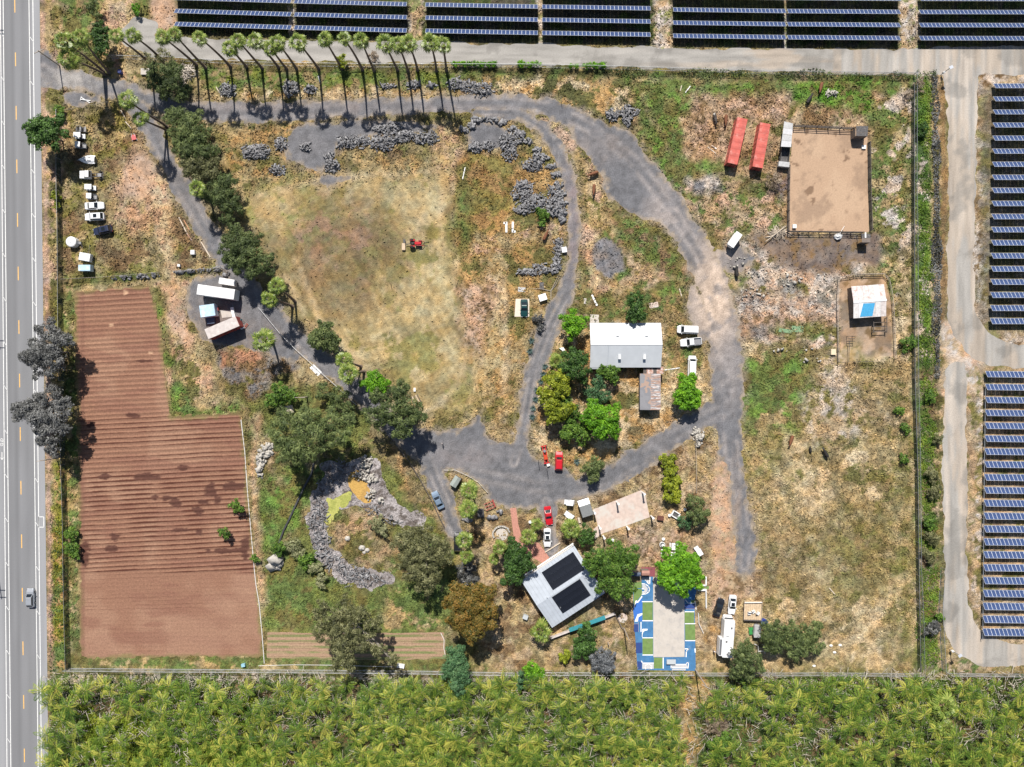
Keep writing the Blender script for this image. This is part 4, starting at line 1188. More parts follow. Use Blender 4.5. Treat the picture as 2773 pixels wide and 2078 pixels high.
tree("eucalyptus_tree", "big grey olive eucalyptus on the right bank of the pond", [(1, 2, 1240, 1360, 110), (1, 2, 1350, 1420, 130), (1, 2, 1480, 1400, 120), (1, 2, 1270, 1510, 100), (1, 2, 1440, 1540, 120), (1, 2, 1560, 1500, 90), (1, 2, 1340, 1620, 100), (1, 2, 1400, 1260, 75), (1, 3, 1440, 60, 110)], 'euc', h=9, gap=.15, bark=M_pale_bark)
tree("dark_tree", "dark grey green tree between the eucalyptus and the parked dark cart", [(1, 2, 1760, 1620, 90), (1, 3, 1790, 60, 85)], 'smoke', h=3.2)
shrub("round green bush at the lower end of the black drain pipe", [(1, 2, 155, 1420, 62)], 'mid', h=1.5)
shrub("pale feathery bush left of the dry pond", [(1, 2, 310, 1400, 78), (1, 2, 360, 1470, 45)], 'pale', h=1.4, gap=.2)
shrub("green bush below the pale feathery bush at the dry pond", [(1, 2, 385, 1520, 68)], 'mid', h=1.4)
shrub("grey green bush at the lower left rim of the dry pond", [(1, 2, 480, 1590, 58), (1, 3, 530, 50, 50), (1, 3, 545, 100, 35)], 'pale', h=1.3)
shrub("pale silvery bush on the right rim of the grass island", [(1, 2, 1020, 1210, 70), (1, 2, 1060, 1270, 50)], 'pale', h=1.9)
tree("eucalyptus_tree", "open crowned eucalyptus with white limbs over the vegetable rows", [(1, 3, 540, 300, 70), (1, 3, 590, 400, 105), (1, 3, 740, 320, 105), (1, 3, 870, 330, 75), (1, 3, 660, 480, 110), (1, 3, 960, 430, 85), (1, 3, 520, 500, 75), (1, 3, 720, 620, 115), (1, 3, 880, 600, 110), (1, 3, 720, 740, 110), (1, 3, 1020, 660, 70), (1, 3, 1150, 730, 55), (1, 3, 790, 480, 95, 11), (1, 3, 830, 560, 70, 11)], 'euc', h=10, gap=.25, bark=M_pale_bark)
tree("rusty_tree", "big round tree with rusty orange leaves left of the solar roofed house", [(1, 3, 1700, 240, 125), (1, 3, 1820, 280, 150), (1, 3, 1730, 400, 120), (1, 3, 1880, 430, 120), (1, 3, 1960, 330, 105), (1, 3, 1860, 160, 90), (1, 3, 1960, 180, 80), (1, 3, 1830, 520, 85)], 'rust', h=10)
tree("podocarpus_tree", "rounded blue green tree on the fence line beside the palm thicket", [(1, 3, 1680, 760, 120), (1, 3, 1720, 850, 110), (1, 3, 1620, 830, 85), (1, 3, 1690, 950, 90), (1, 3, 1700, 690, 70)], 'teal', h=5)
tree("dark_tree", "dark tree shading the left corner of the solar roofed house", [(2, 2, 0, 1500, 95), (2, 2, 60, 1560, 90), (1, 2, 2180, 1440, 90), (1, 2, 2150, 1570, 85), (1, 3, 2170, 40, 85)], 'oak', h=6)
# garden between the drives
tree("lime_tree", "bright lime green tree at the top left corner of the white house", [(2, 1, 450, 1110, 88), (2, 1, 530, 1130, 88), (2, 1, 480, 1190, 80)], 'lime', h=5)
tree("dark_tree", "dark green tree directly left of the white metal house", [(2, 1, 480, 1440, 95), (2, 1, 560, 1420, 70), (2, 1, 520, 1540, 100), (2, 1, 430, 1510, 70)], 'oak', h=5.5)
tree("dark_tree", "dark green tree standing behind the white metal house", [(2, 1, 1000, 930, 75), (2, 1, 1030, 1010, 85), (2, 1, 990, 1050, 60)], 'oak', h=4.5)
tree("green_tree", "green tree tucked against the porch side of the white house", [(2, 1, 790, 1550, 85), (2, 1, 830, 1600, 55)], 'mid', h=2.8)
tree("yellow_tree", "yellow green tree highest in the garden beside the agave row", [(2, 1, 330, 1610, 95), (2, 2, 310, 40, 105), (2, 2, 410, 60, 70), (2, 2, 240, 90, 60)], 'yellow', h=5)
tree("yellow_tree", "yellow green tree in the middle of the garden by the agave row", [(2, 2, 300, 190, 100), (2, 2, 400, 240, 90), (2, 2, 330, 280, 80)], 'yellow', h=5)
tree("oak_tree", "dark green oak in the heart of the garden clump", [(2, 2, 480, 250, 90), (2, 2, 420, 170, 70)], 'mid', h=3.4)
tree("olive_tree", "grey green round tree near the weathered porch", [(2, 1, 690, 1640, 70), (2, 2, 670, 90, 88), (2, 2, 740, 130, 60)], 'teal', h=2.8)
tree("lime_tree", "vivid green tree on the right side of the garden clump", [(2, 2, 680, 290, 115), (2, 2, 800, 290, 105), (2, 2, 730, 400, 110), (2, 2, 820, 400, 80), (2, 2, 650, 220, 70)], 'lime', h=5.5)
tree("olive_tree", "olive tree at the lower edge of the garden clump", [(2, 2, 470, 400, 95), (2, 2, 560, 440, 95), (2, 2, 430, 450, 60)], 'mid', h=2.8, gap=.1)
shrub("small pinkish brown bush below the yellow green trees", [(2, 2, 300, 420, 45)], 'dry', h=.8)
shrub("bare grey bush beside the porch trees", [(2, 2, 820, 30, 50)], 'dry', h=.9, gap=.3)
tree("juniper_tree", "round dark green tree standing alone at the bend of the drive", [(2, 2, 1460, 90, 115), (2, 2, 1500, 160, 95), (2, 2, 1400, 110, 75), (2, 1, 1460, 1640, 85)], 'lime', h=3.6, dens=1.2)
tree("pine_tree", "fine leaved olive tree on the kerb between garden and plaza drive", [(2, 2, 650, 730, 88), (2, 2, 660, 800, 62), (2, 2, 690, 690, 45)], 'pepper', h=3.2)
for i_, (x, y, r, w_) in enumerate(((1290, 690, 72, "topmost"), (1310, 770, 68, "second from top"), (1315, 865, 78, "second from bottom"), (1318, 965, 80, "bottom"))):
    shrub("yellow green loquat bush, %s of the four in a line by the patio" % w_, [(2, 2, x, y, r)], 'yellow', name="loquat_bush", cat="bush", h=2.0, group="loquat bushes in a line by the patio", dens=1.25)
tree("olive_tree", "dark olive tree at the end of the rope fence right of the patio", [(2, 2, 1540, 1040, 85), (2, 2, 1560, 1140, 85)], 'pepper', h=3.6)
shrub("spiky grey green bush at the foot of the dark olive tree", [(2, 2, 1450, 1190, 66)], 'teal', h=1.4, gap=.1)
tree("avocado_tree", "broad leaved green tree at the top corner of the solar roofed house", [(2, 2, 590, 1290, 72), (2, 2, 570, 1350, 50), (2, 2, 620, 1340, 40)], 'oak', h=2.8)
tree("shade_tree", "large spreading green tree overhanging the right side of the solar roofed house", [(2, 2, 700, 1500, 110), (2, 2, 860, 1450, 110), (2, 2, 960, 1500, 105), (2, 2, 790, 1580, 120), (2, 2, 920, 1600, 110), (2, 3, 770, 90, 100), (2, 3, 900, 110, 105), (2, 2, 640, 1580, 75)], 'mid', h=7)
tree("shade_tree", "large round bright green tree at the head of the painted court", [(2, 2, 1390, 1560, 135), (2, 2, 1300, 1610, 105), (2, 2, 1480, 1600, 110), (2, 3, 1380, 80, 140), (2, 3, 1270, 50, 95), (2, 3, 1500, 60, 95), (2, 2, 1400, 1480, 85)], 'lime', h=6.5, dens=1.15)
tree("orange_tree", "round dark green tree below the retaining wall beside the yellow bush", [(2, 3, 600, 540, 98), (2, 3, 560, 650, 95), (2, 3, 610, 620, 85)], 'oak', h=2.9)
shrub("round yellow lime bush at the foot of the dark orange tree", [(2, 3, 420, 705, 54)], 'yellow', h=1.3, dens=1.5)
tree("sage_tree", "round silver grey tree on the fence of the palm thicket", [(2, 3, 720, 710, 85), (2, 3, 780, 750, 80), (2, 3, 690, 780, 65), (2, 3, 760, 810, 65)], 'sage', h=2.6, dens=1.1)
shrub("bright lime bush on the thicket fence beside the cypress", [(2, 3, 130, 800, 68), (2, 3, 160, 860, 70), (2, 3, 110, 870, 50)], 'lime', h=2.0)
tree("cypress_tree", "slim pointed cypress on the edge of the palm thicket", [(2, 3, 35, 850, 30, 4.2), (2, 3, 33, 900, 38, 2.8), (2, 3, 30, 960, 40, 1.6)], 'teal', flat=1.6, dens=1.6)
tree("olive_tree", "tall olive tree beside the motorhome, reaching over the fence", [(2, 3, 1960, 700, 110), (2, 3, 2020, 790, 115), (2, 3, 1900, 810, 100), (2, 3, 1980, 630, 60)], 'pepper', h=5.5, gap=.2)
tree("olive_tree", "broad grey olive thicket tree beside the grey tank, left one", [(2, 3, 2170, 480, 95), (3, 3, 60, 540, 120), (3, 3, 100, 620, 95), (2, 3, 2190, 600, 90)], 'pepper', h=3.6, gap=.05)
tree("olive_tree", "broad grey olive tree in the big field, right one of the pair", [(3, 3, 230, 520, 105), (3, 3, 330, 600, 95), (3, 3, 410, 520, 95), (3, 3, 430, 640, 75), (3, 3, 270, 650, 85)], 'pepper', h=3.6, gap=.05)
shrub("bare brown brush heap in the thicket clearing", [(2, 3, 1740, 1250, 105), (2, 3, 1690, 1330, 70)], 'dry', h=1.2, gap=.2)
shrub("dark round bush low in the thicket clearing", [(2, 3, 1750, 1480, 100), (2, 3, 1800, 1430, 70)], 'mid', h=1.8)
# hedgerow shrubs on the top fence and weeds in the drain
for x0, x1, y, c, txt in ((0, 185, 548, 2, "bright green hedge clump on the top fence, right of the palm row"), (560, 775, 562, 2, "low bright green hedge clump on the top fence, towards the containers"),
                          (440, 530, 564, 2, "smallest bright hedge clump on the top fence"), (1640, 2030, 543, 1, "long low bright hedge clump on the top fence at the end of the palm row")):
    n = max(2, int((x1 - x0) / 70))
    shrub(txt, [(c, 0, x0 + (i + .5) * (x1 - x0) / n, y, ((x1 - x0) / n * .62, 24)) for i in range(n)], 'lime', name="hedge", cat="hedge", h=.8)
tree("young_palm_shrub", "small bushy tree growing among the palm trunks on the top fence", [(1, 0, 705, 510, 45), (1, 0, 715, 545, 30)], 'yellow', cat="tree", h=2.2)
shrub("dry twiggy bush on the service road edge behind the palms", [(1, 0, 985, 500, 55)], 'dry', h=.8, gap=.35)
for k_, (x, y, r, sp) in enumerate(((1440, 790, 62, 'euc'), (1440, 930, 64, 'euc'), (1430, 1330, 60, 'euc'), (1400, 1480, 62, 'euc'), (1480, 480, 45, 'euc'), (1410, 120, 48, 'mid'), (1400, 1200, 50, 'mid'))):
    shrub("%s bush in the drain by the service road, %s from the top" % ("grey twiggy" if sp == 'euc' else "dark green", ("fourth", "fifth", "seventh", "eighth", "second", "first", "sixth")[k_]), [(3, 2, x, y, r), (3, 2, x + 25, y + 40, r * .6)], sp, h=1.1, gap=.2, group="bushes in the drain by the service road")
shrub("dark grey bush at the lower bend of the service road", [(3, 3, 1430, 480, 70)], 'smoke', h=1.1, gap=.15)
shrub("round green bush at the lower bend of the service road", [(3, 3, 1500, 370, 38)], 'mid', h=1.0)
shrub("dark green bush in the drain beside the riding arena", [(3, 0, 1350, 1090, 55), (3, 0, 1330, 1150, 35)], 'oak', h=1.0)
shrub("leafless grey bush in the paddock strip by the corner fence", [(3, 0, 1215, 800, 48)], 'dry', h=.9, gap=.4)
shrub("tangled dry bush at the inner corner of the top fence", [(3, 0, 1320, 720, 70)], 'dry', h=.8, gap=.4)
shrub("round leafless brown bush left of the riding arena", [(3, 0, 95, 1560, 78)], 'dry', h=.9, gap=.35)
for k_, (c, r, x, y, w_) in enumerate(((3, 2, 1150, 235, "topmost"), (3, 2, 1200, 390, "second"), (3, 2, 1180, 660, "third"), (3, 1, 1240, 1300, "largest"))):
    shrub("dark weed bush beside the east fence, %s of the four" % w_, [(c, r, x, y, 45 if k_ < 3 else 75)], 'mid', h=.7, gap=.15, group="weed bushes beside the east fence")
shrub("dark leafy shrub overhanging the left fence near the ploughed field", [(0, 2, 590, 1300, 58), (0, 2, 600, 1420, 66), (0, 2, 640, 1480, 40)], 'mid', h=1.4, gap=.1)
shrub("low dark shrub on the wire fence behind the entrance palms", [(0, 0, 490, 930, 45), (0, 0, 510, 985, 38)], 'mid', h=1.0)
shrub("yellow green shrub on the highway verge beside the parked carts", [(0, 1, 470, 45, 42), (0, 1, 490, 120, 30)], 'yellow', h=.8, gap=.2)
shrub("dark bush on the left edge of the middle drive", [(2, 1, 185, 1100, 45), (2, 1, 200, 1160, 35)], 'smoke', h=.8, gap=.25)
shrub("low weedy bush under the rock wall beside the middle drive", [(2, 1, 215, 190, 55), (2, 1, 220, 260, 38)], 'mid', h=.8, gap=.1)

# ---- agaves: rosettes of stiff leaves
def agave_mesh(seed):
    rs = random.Random(seed); b = MB()
    for i in range(22):
        a = i * 2.399; e = .25 + .95 * (i / 22)
        L = 1.0 - .35 * (i / 22)
        d = Vector((math.cos(a) * math.cos(e), math.sin(a) * math.cos(e), math.sin(e)))
        s = Vector((-math.sin(a), math.cos(a), 0)) * .11
        m = d * L * .5 + Vector((0, 0, .04))
        b.add([(0, 0, .1), m + s, d * L + Vector((0, 0, .1)), m - s], [(0, 1, 2, 3)])
    me = b.mesh("agave_leaves", LEAF['agave'])
    ca = me.color_attributes.new("col", 'FLOAT_COLOR', 'POINT')
    for v in ca.data: v.color = (.3 + .5 * rs.random(),) * 3 + (1,)
    return me


_ag = agave_mesh(1)
AG = [(2, 1, 125, 1280, "first from the top along the middle drive"), (2, 1, 110, 1370, "second from the top along the middle drive"), (2, 1, 240, 1500, "third from the top along the middle drive, by the dark tree"), (2, 1, 225, 1565, "fourth from the top along the middle drive"),
      (2, 1, 205, 1630, "fifth from the top along the middle drive"), (2, 2, 170, 65, "sixth from the top along the middle drive"), (2, 2, 158, 145, "seventh from the top along the middle drive"), (2, 2, 140, 222, "second from the bottom along the middle drive"), (2, 2, 130, 296, "lowest of the row along the middle drive"), (2, 2, 512, 680, "alone below the garden clump beside the drive")]
for c, r, x, y, t in AG:
    o = link_mesh("agave", _ag, None, P(T(c, r, x, y), .3) - Vector((0, 0, .3)), (0, 0, RNG.uniform(0, 6)), (1.15,) * 3)
    tag(o, "blue green agave, " + t, "agave", "agaves along the middle drive")

# ---- fan palms
def fan_frond(seed, droop):
    rs = random.Random(seed); b = MB()
    pet = 1.05; n = 11
    b.add([(0, -.03, 0), (0, .03, 0), (pet, .02, .08), (pet, -.02, .08)], [(0, 1, 2, 3)])
    hub = Vector((pet, 0, .08))
    for i in range(n):
        a = -1.75 + 3.5 * i / (n - 1) + rs.uniform(-.06, .06)
        L = (1.15 - .25 * abs(a) / 1.75) * rs.uniform(.9, 1.08)
        d = Vector((math.cos(a), math.sin(a), 0))
        s = Vector((-d.y, d.x, 0)) * .095
        mid = hub + d * L * .58 + Vector((0, 0, .06 if i % 2 else .0))
        tip = hub + d * L + Vector((0, 0, -droop * L * rs.uniform(.7, 1.2)))
        b.add([hub, mid - s, tip, mid + s], [(0, 1, 2, 3)])
    me = b.mesh("frond", LEAF['fan'])
    ca = me.color_attributes.new("col", 'FLOAT_COLOR', 'POINT')
    for v in ca.data: v.color = (min(1, max(0, rs.gauss(.55, .22))),) * 3 + (1,)
    return me


FRONDS = [fan_frond(s, d) for s, d in ((1, .12), (2, .25), (3, .4), (4, .55))]
M_deadfrond = mat("dead_frond", (.27, .19, .11), .9, var=.3, scale=5)


def skirt_mesh():
    b = MB(); rs = random.Random(5)
    for i in range(26):
        a = i * 2.399; r = rs.uniform(.35, .8); z = -rs.uniform(.5, 1.5)
        d = Vector((math.cos(a), math.sin(a), 0)); s = Vector((-d.y, d.x, 0)) * .2
        b.add([d * .12, d * r * .7 + s + Vector((0, 0, z * .5)), d * r + Vector((0, 0, z)), d * r * .7 - s + Vector((0, 0, z * .5))], [(0, 1, 2, 3)])
    return b.mesh("dead_skirt", M_deadfrond)


SKIRT = skirt_mesh()
M_palmtrunk = mat("palm_trunk", (.15, .11, .085), .9, var=.3, scale=6, bump=.5)


def fan_palm(label, crown_t, base_t=None, h=15.0, size=1.0, group=None, nf=20, cat="palm tree", skirt=True):
    top = P(T(*crown_t), h)
    base = P(T(*base_t)) if base_t else Vector((top.x, top.y, 0))
    root = empty("fan_palm", base, 0, label, cat, group)
    t = top - base
    rs = random.Random(hash(label) % 9999 if False else int(top.x * 31 + top.y * 17) & 0xffff)
    b = MB()
    k = rs.uniform(-.25, .25), rs.uniform(-.25, .25)
    n = 7
    pts, rad = [], []
    for i in range(n + 1):
        s = i / n
        pts.append((t.x * s + k[0] * math.sin(math.pi * s), t.y * s + k[1] * math.sin(math.pi * s), -.1 + (h - .3) * s + .1 * s))
        rad.append((.34 - .16 * min(1, s * 1.2) + (.12 if i == 0 else 0)) * (1 if h > 7 else .9))
    b.tube(pts, rad, 8)
    b.build("trunk", M_palmtrunk, root, smooth=True)
    if skirt:
        o = link_mesh("dead_skirt", SKIRT, root, (t.x, t.y, h - .35), (0, 0, rs.uniform(0, 6)), (size * .9,) * 3)
    sz_ = rs.uniform(.9, 1.14); nf = nf + rs.randint(-2, 4)
    for i in range(nf):
        s = (i + .5) / nf
        el = math.radians(52 - 84 * s ** .8 + rs.uniform(-8, 8))
        az = i * 2.399 + rs.uniform(-.3, .3)
        me = FRONDS[min(3, int(s * 4))]
        o = bpy.data.objects.new("frond", me); COL.objects.link(o); o.parent = root
        sc = size * sz_ * rs.uniform(.85, 1.1) * (.62 + .5 * min(1, s * 1.6))
        o.matrix_local = Matrix.Translation((t.x, t.y, h - .15 + .25 * (1 - s))) @ Matrix.Rotation(az, 4, 'Z') @ Matrix.Rotation(-el, 4, 'Y') @ Matrix.Rotation(rs.uniform(-.35, .35), 4, 'X') @ Matrix.Scale(sc, 4)
    return root


ORD = ["first", "second", "third", "fourth", "fifth", "sixth", "seventh", "eighth", "ninth", "tenth", "eleventh", "twelfth", "thirteenth", "fourteenth", "fifteenth", "sixteenth", "seventeenth", "eighteenth", "nineteenth", "twentieth", "twenty-first", "twenty-second"]
ROW = [((0, 0, 990, 305), (0, 0, 1290, 545), 14.5), ((0, 0, 1130, 300), (0, 0, 1400, 530), 14), ((0, 0, 1390, 315), (0, 0, 1680, 555), 14.6), ((0, 0, 1490, 295), (0, 0, 1760, 585), 15.6),
       ((0, 0, 1705, 320), (0, 0, 1970, 570), 15.6), ((0, 0, 1968, 412), (0, 0, 2110, 575), 11.6), ((0, 0, 2035, 345), (1, 0, 32, 585), 13.8), ((1, 0, -30, 345), (1, 0, 172, 580), 14.8), ((1, 0, 105, 412), (1, 0, 240, 590), 10.8),
       ((1, 0, 158, 362), (1, 0, 325, 590), 13.6), ((1, 0, 335, 355), (1, 0, 515, 590), 15), ((1, 0, 565, 335), (1, 0, 715, 590), 15.4), ((1, 0, 730, 328), (1, 0, 890, 600), 16.4), ((1, 0, 875, 340), (1, 0, 990, 610), 15),
       ((1, 0, 1085, 372), (1, 0, 1190, 602), 15.2), ((1, 0, 1195, 378), (1, 0, 1280, 610), 14.4), ((1, 0, 1282, 368), (1, 0, 1360, 602), 15.3), ((1, 0, 1470, 365), (1, 0, 1522, 610), 14.6), ((1, 0, 1578, 382), (1, 0, 1608, 605), 15.8)]
for i, (ct, bt, h) in enumerate(ROW):
    fan_palm("tall slender fan palm, %s from the left in the row along the top drive" % ORD[i], ct, bt, h, size=.98, group="fan palms in the row along the top drive")
for t, ct, bt, h in (("tall fan palm at the entrance, leftmost of three, above the junction sign pole", (0, 0, 535, 350), (0, 0, 885, 610), 14.5), ("tall fan palm at the entrance, nearest the dark narrow tree", (0, 0, 690, 315), (0, 0, 935, 625), 13.6),
                     ("tall fan palm at the entrance, lowest of three, leaning over the drive mouth", (0, 0, 578, 500), (0, 0, 905, 640), 13.0)):
    fan_palm(t, ct, bt, h, size=1.12, group="fan palms at the entrance")
for t, ct, bt, h, s in (("fan palm beside the drive junction, upper one of the leaning pair", (0, 0, 1082, 855), (0, 0, 1432, 1082), 14, 1.05), ("fan palm beside the drive junction, lower one of the leaning pair", (0, 0, 1195, 1012), (0, 0, 1422, 1110), 11.5, .95),
                        ("fan palm rising out of the tree belt beside the drive", (0, 0, 1680, 1612), (0, 1, 1800, 50), 9, .95),
                        ("taller of the twin fan palms beside the drive near the box trailers", (1, 1, 150, 812), (1, 1, 312, 945), 11.5, 1.05), ("shorter of the twin fan palms beside the drive near the box trailers", (1, 1, 88, 925), (1, 1, 292, 985), 11, 1.05),
                        ("fan palm growing on the dark gravel of the trailer yard", (1, 1, 35, 1275), (1, 1, 120, 1290), 9.5, 1.3),
                        ("upper of two bushy fan palms leaning over the drive above the pond", (1, 1, 730, 1450), (1, 1, 878, 1500), 8.5, 1.0), ("lower of two bushy fan palms leaning over the drive above the pond", (1, 1, 765, 1560), (1, 1, 905, 1540), 9.5, 1.25)):
    fan_palm(t, ct, bt, h, size=s, group="fan palms along the drive")
for t, ct, h, s in (("fan palm in the planter island beside the stone marker", (1, 2, 1800, 925), 11, 1.05), ("fan palm below the planter island beside the rusty machine", (1, 2, 1795, 1090), 11.5, 1.05),
                    ("upper fan palm over the dark parked cart", (1, 2, 1765, 1352), 10, .98), ("lower fan palm over the dark parked cart", (1, 2, 1780, 1490), 9, 1.0),
                    ("fan palm below the curved stone bench", (1, 2, 2060, 1412), 8, .98), ("smaller fan palm left of the curved stone bench palm", (1, 2, 2012, 1512), 5, .75),
                    ("fan palm beside the brick path, lower and larger one", (2, 2, 100, 1320), 5.5, 1.15), ("fan palm beside the brick path, upper and smaller one", (2, 2, 172, 1218), 4.6, .8),
                    ("fan palm between the golf carts and the solar roofed house", (2, 2, 462, 1252), 4.6, 1.05), ("bushy fan palm at the bottom corner of the solar roofed house", (2, 3, 205, 498), 4.5, 1.25),
                    ("small palm left of the house wall beside the rusty tree", (2, 2, 10, 1650), 3.5, .8), ("low fan palm at the foot of the dark tree by the white house", (2, 1, 340, 1460), 2.2, 1.0),
                    ("larger fan palm inside the thicket near the solar field corner", (3, 3, 1530, 1145), 4.5, 1.45), ("smaller fan palm inside the thicket near the solar field corner", (3, 3, 1550, 1335), 4.2, 1.2),
                    ("young fan palm alone in the left part of the thicket", (0, 3, 1340, 1310), 2.6, .9)):
    fan_palm(t, ct, None, h, size=s, group="fan palms round the houses" if ct[1] < 3 else "fan palms near the thicket")

# ---- the thicket of feather palms
def feather_frond_np(L, rise, droop, width, nl, rs):
    """arched spine with a row of leaflets on either side -> vertices, quads"""
    s = (np.arange(nl) + .6) / nl
    x = L * (s - .12 * s * s); z = rise * s - droop * s * s
    V, F = [], []
    for k in range(nl):
        w = width * math.sin(math.pi * min(1, .12 + .86 * s[k])) * rs.uniform(.85, 1.15)
        bx, bz = x[k], z[k]
        for sg in (1, -1):
            tip = (bx + .42 * w, sg * w, bz - .28 * w + rs.uniform(-.04, .04))
            b = len(V)
            V += [(bx - .035, 0, bz), (bx + .20 * w - .05, sg * w * .5, bz + .05), tip, (bx + .20 * w + .08, sg * w * .5, bz + .03)]
            F.append((b, b + 1, b + 2, b + 3))
    return np.array(V), np.array(F)


def feather_crown(seed, n=13, yellow=.2, dead=False, tall=1.0):
    rs = np.random.RandomState(seed)
    Vs, Fs, Cs = [], [], []; off = 0
    for i in range(n):
        q = i / n
        el = (1.15 - 1.0 * q) if not dead else (-.1 - .5 * rs.rand())
        L = rs.uniform(2.4, 3.4) * tall
        V, F = feather_frond_np(L, L * math.sin(el) * .95, L * (.45 + .55 * q), rs.uniform(.48, .62) if not dead else .2, 16 if not dead else 8, rs)
        az = i * 2.399 + rs.uniform(-.3, .3)
        ca, sa = math.cos(az), math.sin(az)
        V = np.stack([V[:, 0] * ca - V[:, 1] * sa, V[:, 0] * sa + V[:, 1] * ca, V[:, 2]], -1)
        Vs.append(V); Fs.append(F + off); off += len(V)
        h = rs.normal(.46, .18) if rs.rand() > yellow else rs.uniform(.7, 1.0)
        if rs.rand() < .12: h = .1
        Cs.append(np.full(len(V), np.clip(h, 0, 1)) + np.repeat(rs.normal(0, .13, len(V) // 4), 4))
    V = np.concatenate(Vs); F = np.concatenate(Fs); c = np.clip(np.concatenate(Cs), 0, 1)
    C = np.ones((len(V), 4), np.float32); C[:, :3] = c[:, None]
    return V, F, C


CR = [feather_crown(40 + i, n=(13, 14, 16, 12, 15, 14)[i], yellow=(.03, .06, .12, .3, .03, .08)[i]) for i in range(6)]
DR = [feather_crown(60 + i, n=10, dead=True, tall=1.0) for i in range(3)]
M_strawfrond = mat("straw_frond", (.43, .385, .32), .9, var=.35, scale=2)
CRM = [np_mesh("crown", v, f, LEAF['frond'], color=c) for v, f, c in CR]
DRM = [np_mesh("dead_fronds", v, f, M_strawfrond) for v, f, c in DR]
_tm = MB(); _tm.tube([(0, 0, -.1), (0, 0, 1)], [.16, .1], 6)
TRM = _tm.mesh("trunk", M_palmtrunk)
spots = []
rs_ = np.random.RandomState(3)
_clear = [DW([(1450, 1452), (1570, 1452), (1562, 1522), (1508, 1540), (1500, 1700), (1472, 1700), (1465, 1540)]), DW([(1500, 1535), (1600, 1520), (1640, 1600), (1600, 1680), (1500, 1680)]), DW([(285, 1530), (340, 1530), (340, 1630), (285, 1630)])]
def inside(p, poly):
    return sd_poly(np.array([p[0]]), np.array([p[1]]), poly)[0] < 0
def vn_(p): return fbm(np.array([[p[0]]], np.float32), np.array([[p[1]]], np.float32), 9, 2, 2)[0, 0] > .47
_d0, _d1 = DW([(112, 1464)])[0], DW([(2290, 1720)])[0]
tries = 0
_row0 = P(D(0, 1466)).y
while len(spots) < 640 and tries < 30000:
    tries += 1
    x = rs_.uniform(_d0[0], _d1[0]); y = rs_.uniform(_d1[1], _d0[1])
    if any(inside((x, y), c) for c in _clear) and rs_.rand() < .93: continue
    r_ = ((_row0 - y) / 5.6) % 1.0
    vd = fbm(np.array([[x * .6]], np.float32), np.array([[y]], np.float32), 6, 1, 3)[0, 0]
    if (vd > .5 or 7.0 < _row0 - y < 9.2) and rs_.rand() < .93: continue
    dm = 4.4 if vn_((x, y)) else 6.5
    if any((x - a) ** 2 + (y - b) ** 2 < dm for a, b in spots): continue
    if x < DW([(560, 0)])[0][0] and rs_.rand() < .25 + .5 * (fbm(np.array([[x]], np.float32), np.array([[y]], np.float32), 12, 4, 2)[0, 0] > .5): continue
    spots.append((x, y))
spots.sort(key=lambda p: -p[1])           # the ones by the fence stand whole in the picture
inview = [p for p in spots if abs(p[0]) < 124 and p[1] > -93]
single = inview[:298]
rest = [p for p in spots if p not in set(single)]
for (x, y) in single:
    hh = 1.4 + 3.4 * rs_.rand()
    i = rs_.randint(6)
    root = empty("feather_palm", (x, y, 0), rs_.uniform(0, 6.28), "yellow green feather palm growing in the dense palm thicket", "palm", "feather palms of the thicket")
    sc = rs_.uniform(.8, 1.2)
    link_mesh("crown", CRM[i], root, (0, 0, hh), (rs_.uniform(-.12, .12), rs_.uniform(-.12, .12), 0), (sc, sc, sc))
    link_mesh("dead_fronds", DRM[rs_.randint(3)], root, (0, 0, hh * .8 + .45), (0, 0, rs_.uniform(0, 6)), (sc * 1.12, sc * 1.12, sc * .8))
    link_mesh("trunk", TRM, root, (0, 0, 0), (0, 0, 0), (1, 1, hh + .2))
Vs, Fs, Cs = [], [], []; off = 0
for (x, y) in rest:
    hh = 1.4 + 3.4 * rs_.rand(); v, f, c = CR[rs_.randint(6)]; a = rs_.uniform(0, 6.28); sc = rs_.uniform(.8, 1.2)
    ca, sa = math.cos(a) * sc, math.sin(a) * sc
    Vs.append(np.stack([v[:, 0] * ca - v[:, 1] * sa + x, v[:, 0] * sa + v[:, 1] * ca + y, np.maximum(.05, v[:, 2] * sc + hh)], -1)); Fs.append(f + off); off += len(v); Cs.append(c)
if rest:
    o = link_mesh("palm_thicket", np_mesh("palm_thicket", np.concatenate(Vs), np.concatenate(Fs), LEAF['frond'], color=np.concatenate(Cs)))
    tag(o, "farther part of the dense palm thicket along the bottom edge", "palm thicket", None, "stuff")


def scatter(name, label, cat, poly_sd, bnd, n, species, hmax, size, seed, hole=None):
    """ground cover: small leaves strewn where the shape allows"""
    rs = np.random.RandomState(seed)
    x = rs.uniform(bnd[0], bnd[1], n).astype(np.float32); y = rs.uniform(bnd[2], bnd[3], n).astype(np.float32)
    k = poly_sd(x, y) < 0
    x, y = x[k], y[k]; m = len(x)
    hm = fbm(x, y, 2.2, seed % 5, 3)
    z = .05 + hmax * hm * rs.rand(m)
    N_ = unit(rs.normal(size=(m, 3)) * .6 + np.array([0, 0, .8])); A = rs.normal(size=(m, 3))
    V, F = kites(np.stack([x, y, z], -1), N_, A, size * rs.uniform(.6, 1.4, m), size * .5 * rs.uniform(.6, 1.4, m))
    V[:, 2] = np.maximum(V[:, 2], .02)
    c = np.clip(fbm(x, y, 3.0, (seed + 2) % 5, 3) + rs.normal(0, .12, m), 0, 1)
    C = np.ones((len(V), 4), np.float32); C[:, :3] = np.repeat(c, 4)[:, None]
    o = link_mesh(name, np_mesh(name, V, F, LEAF[species], color=C))
    return tag(o, label, cat, None, "stuff")


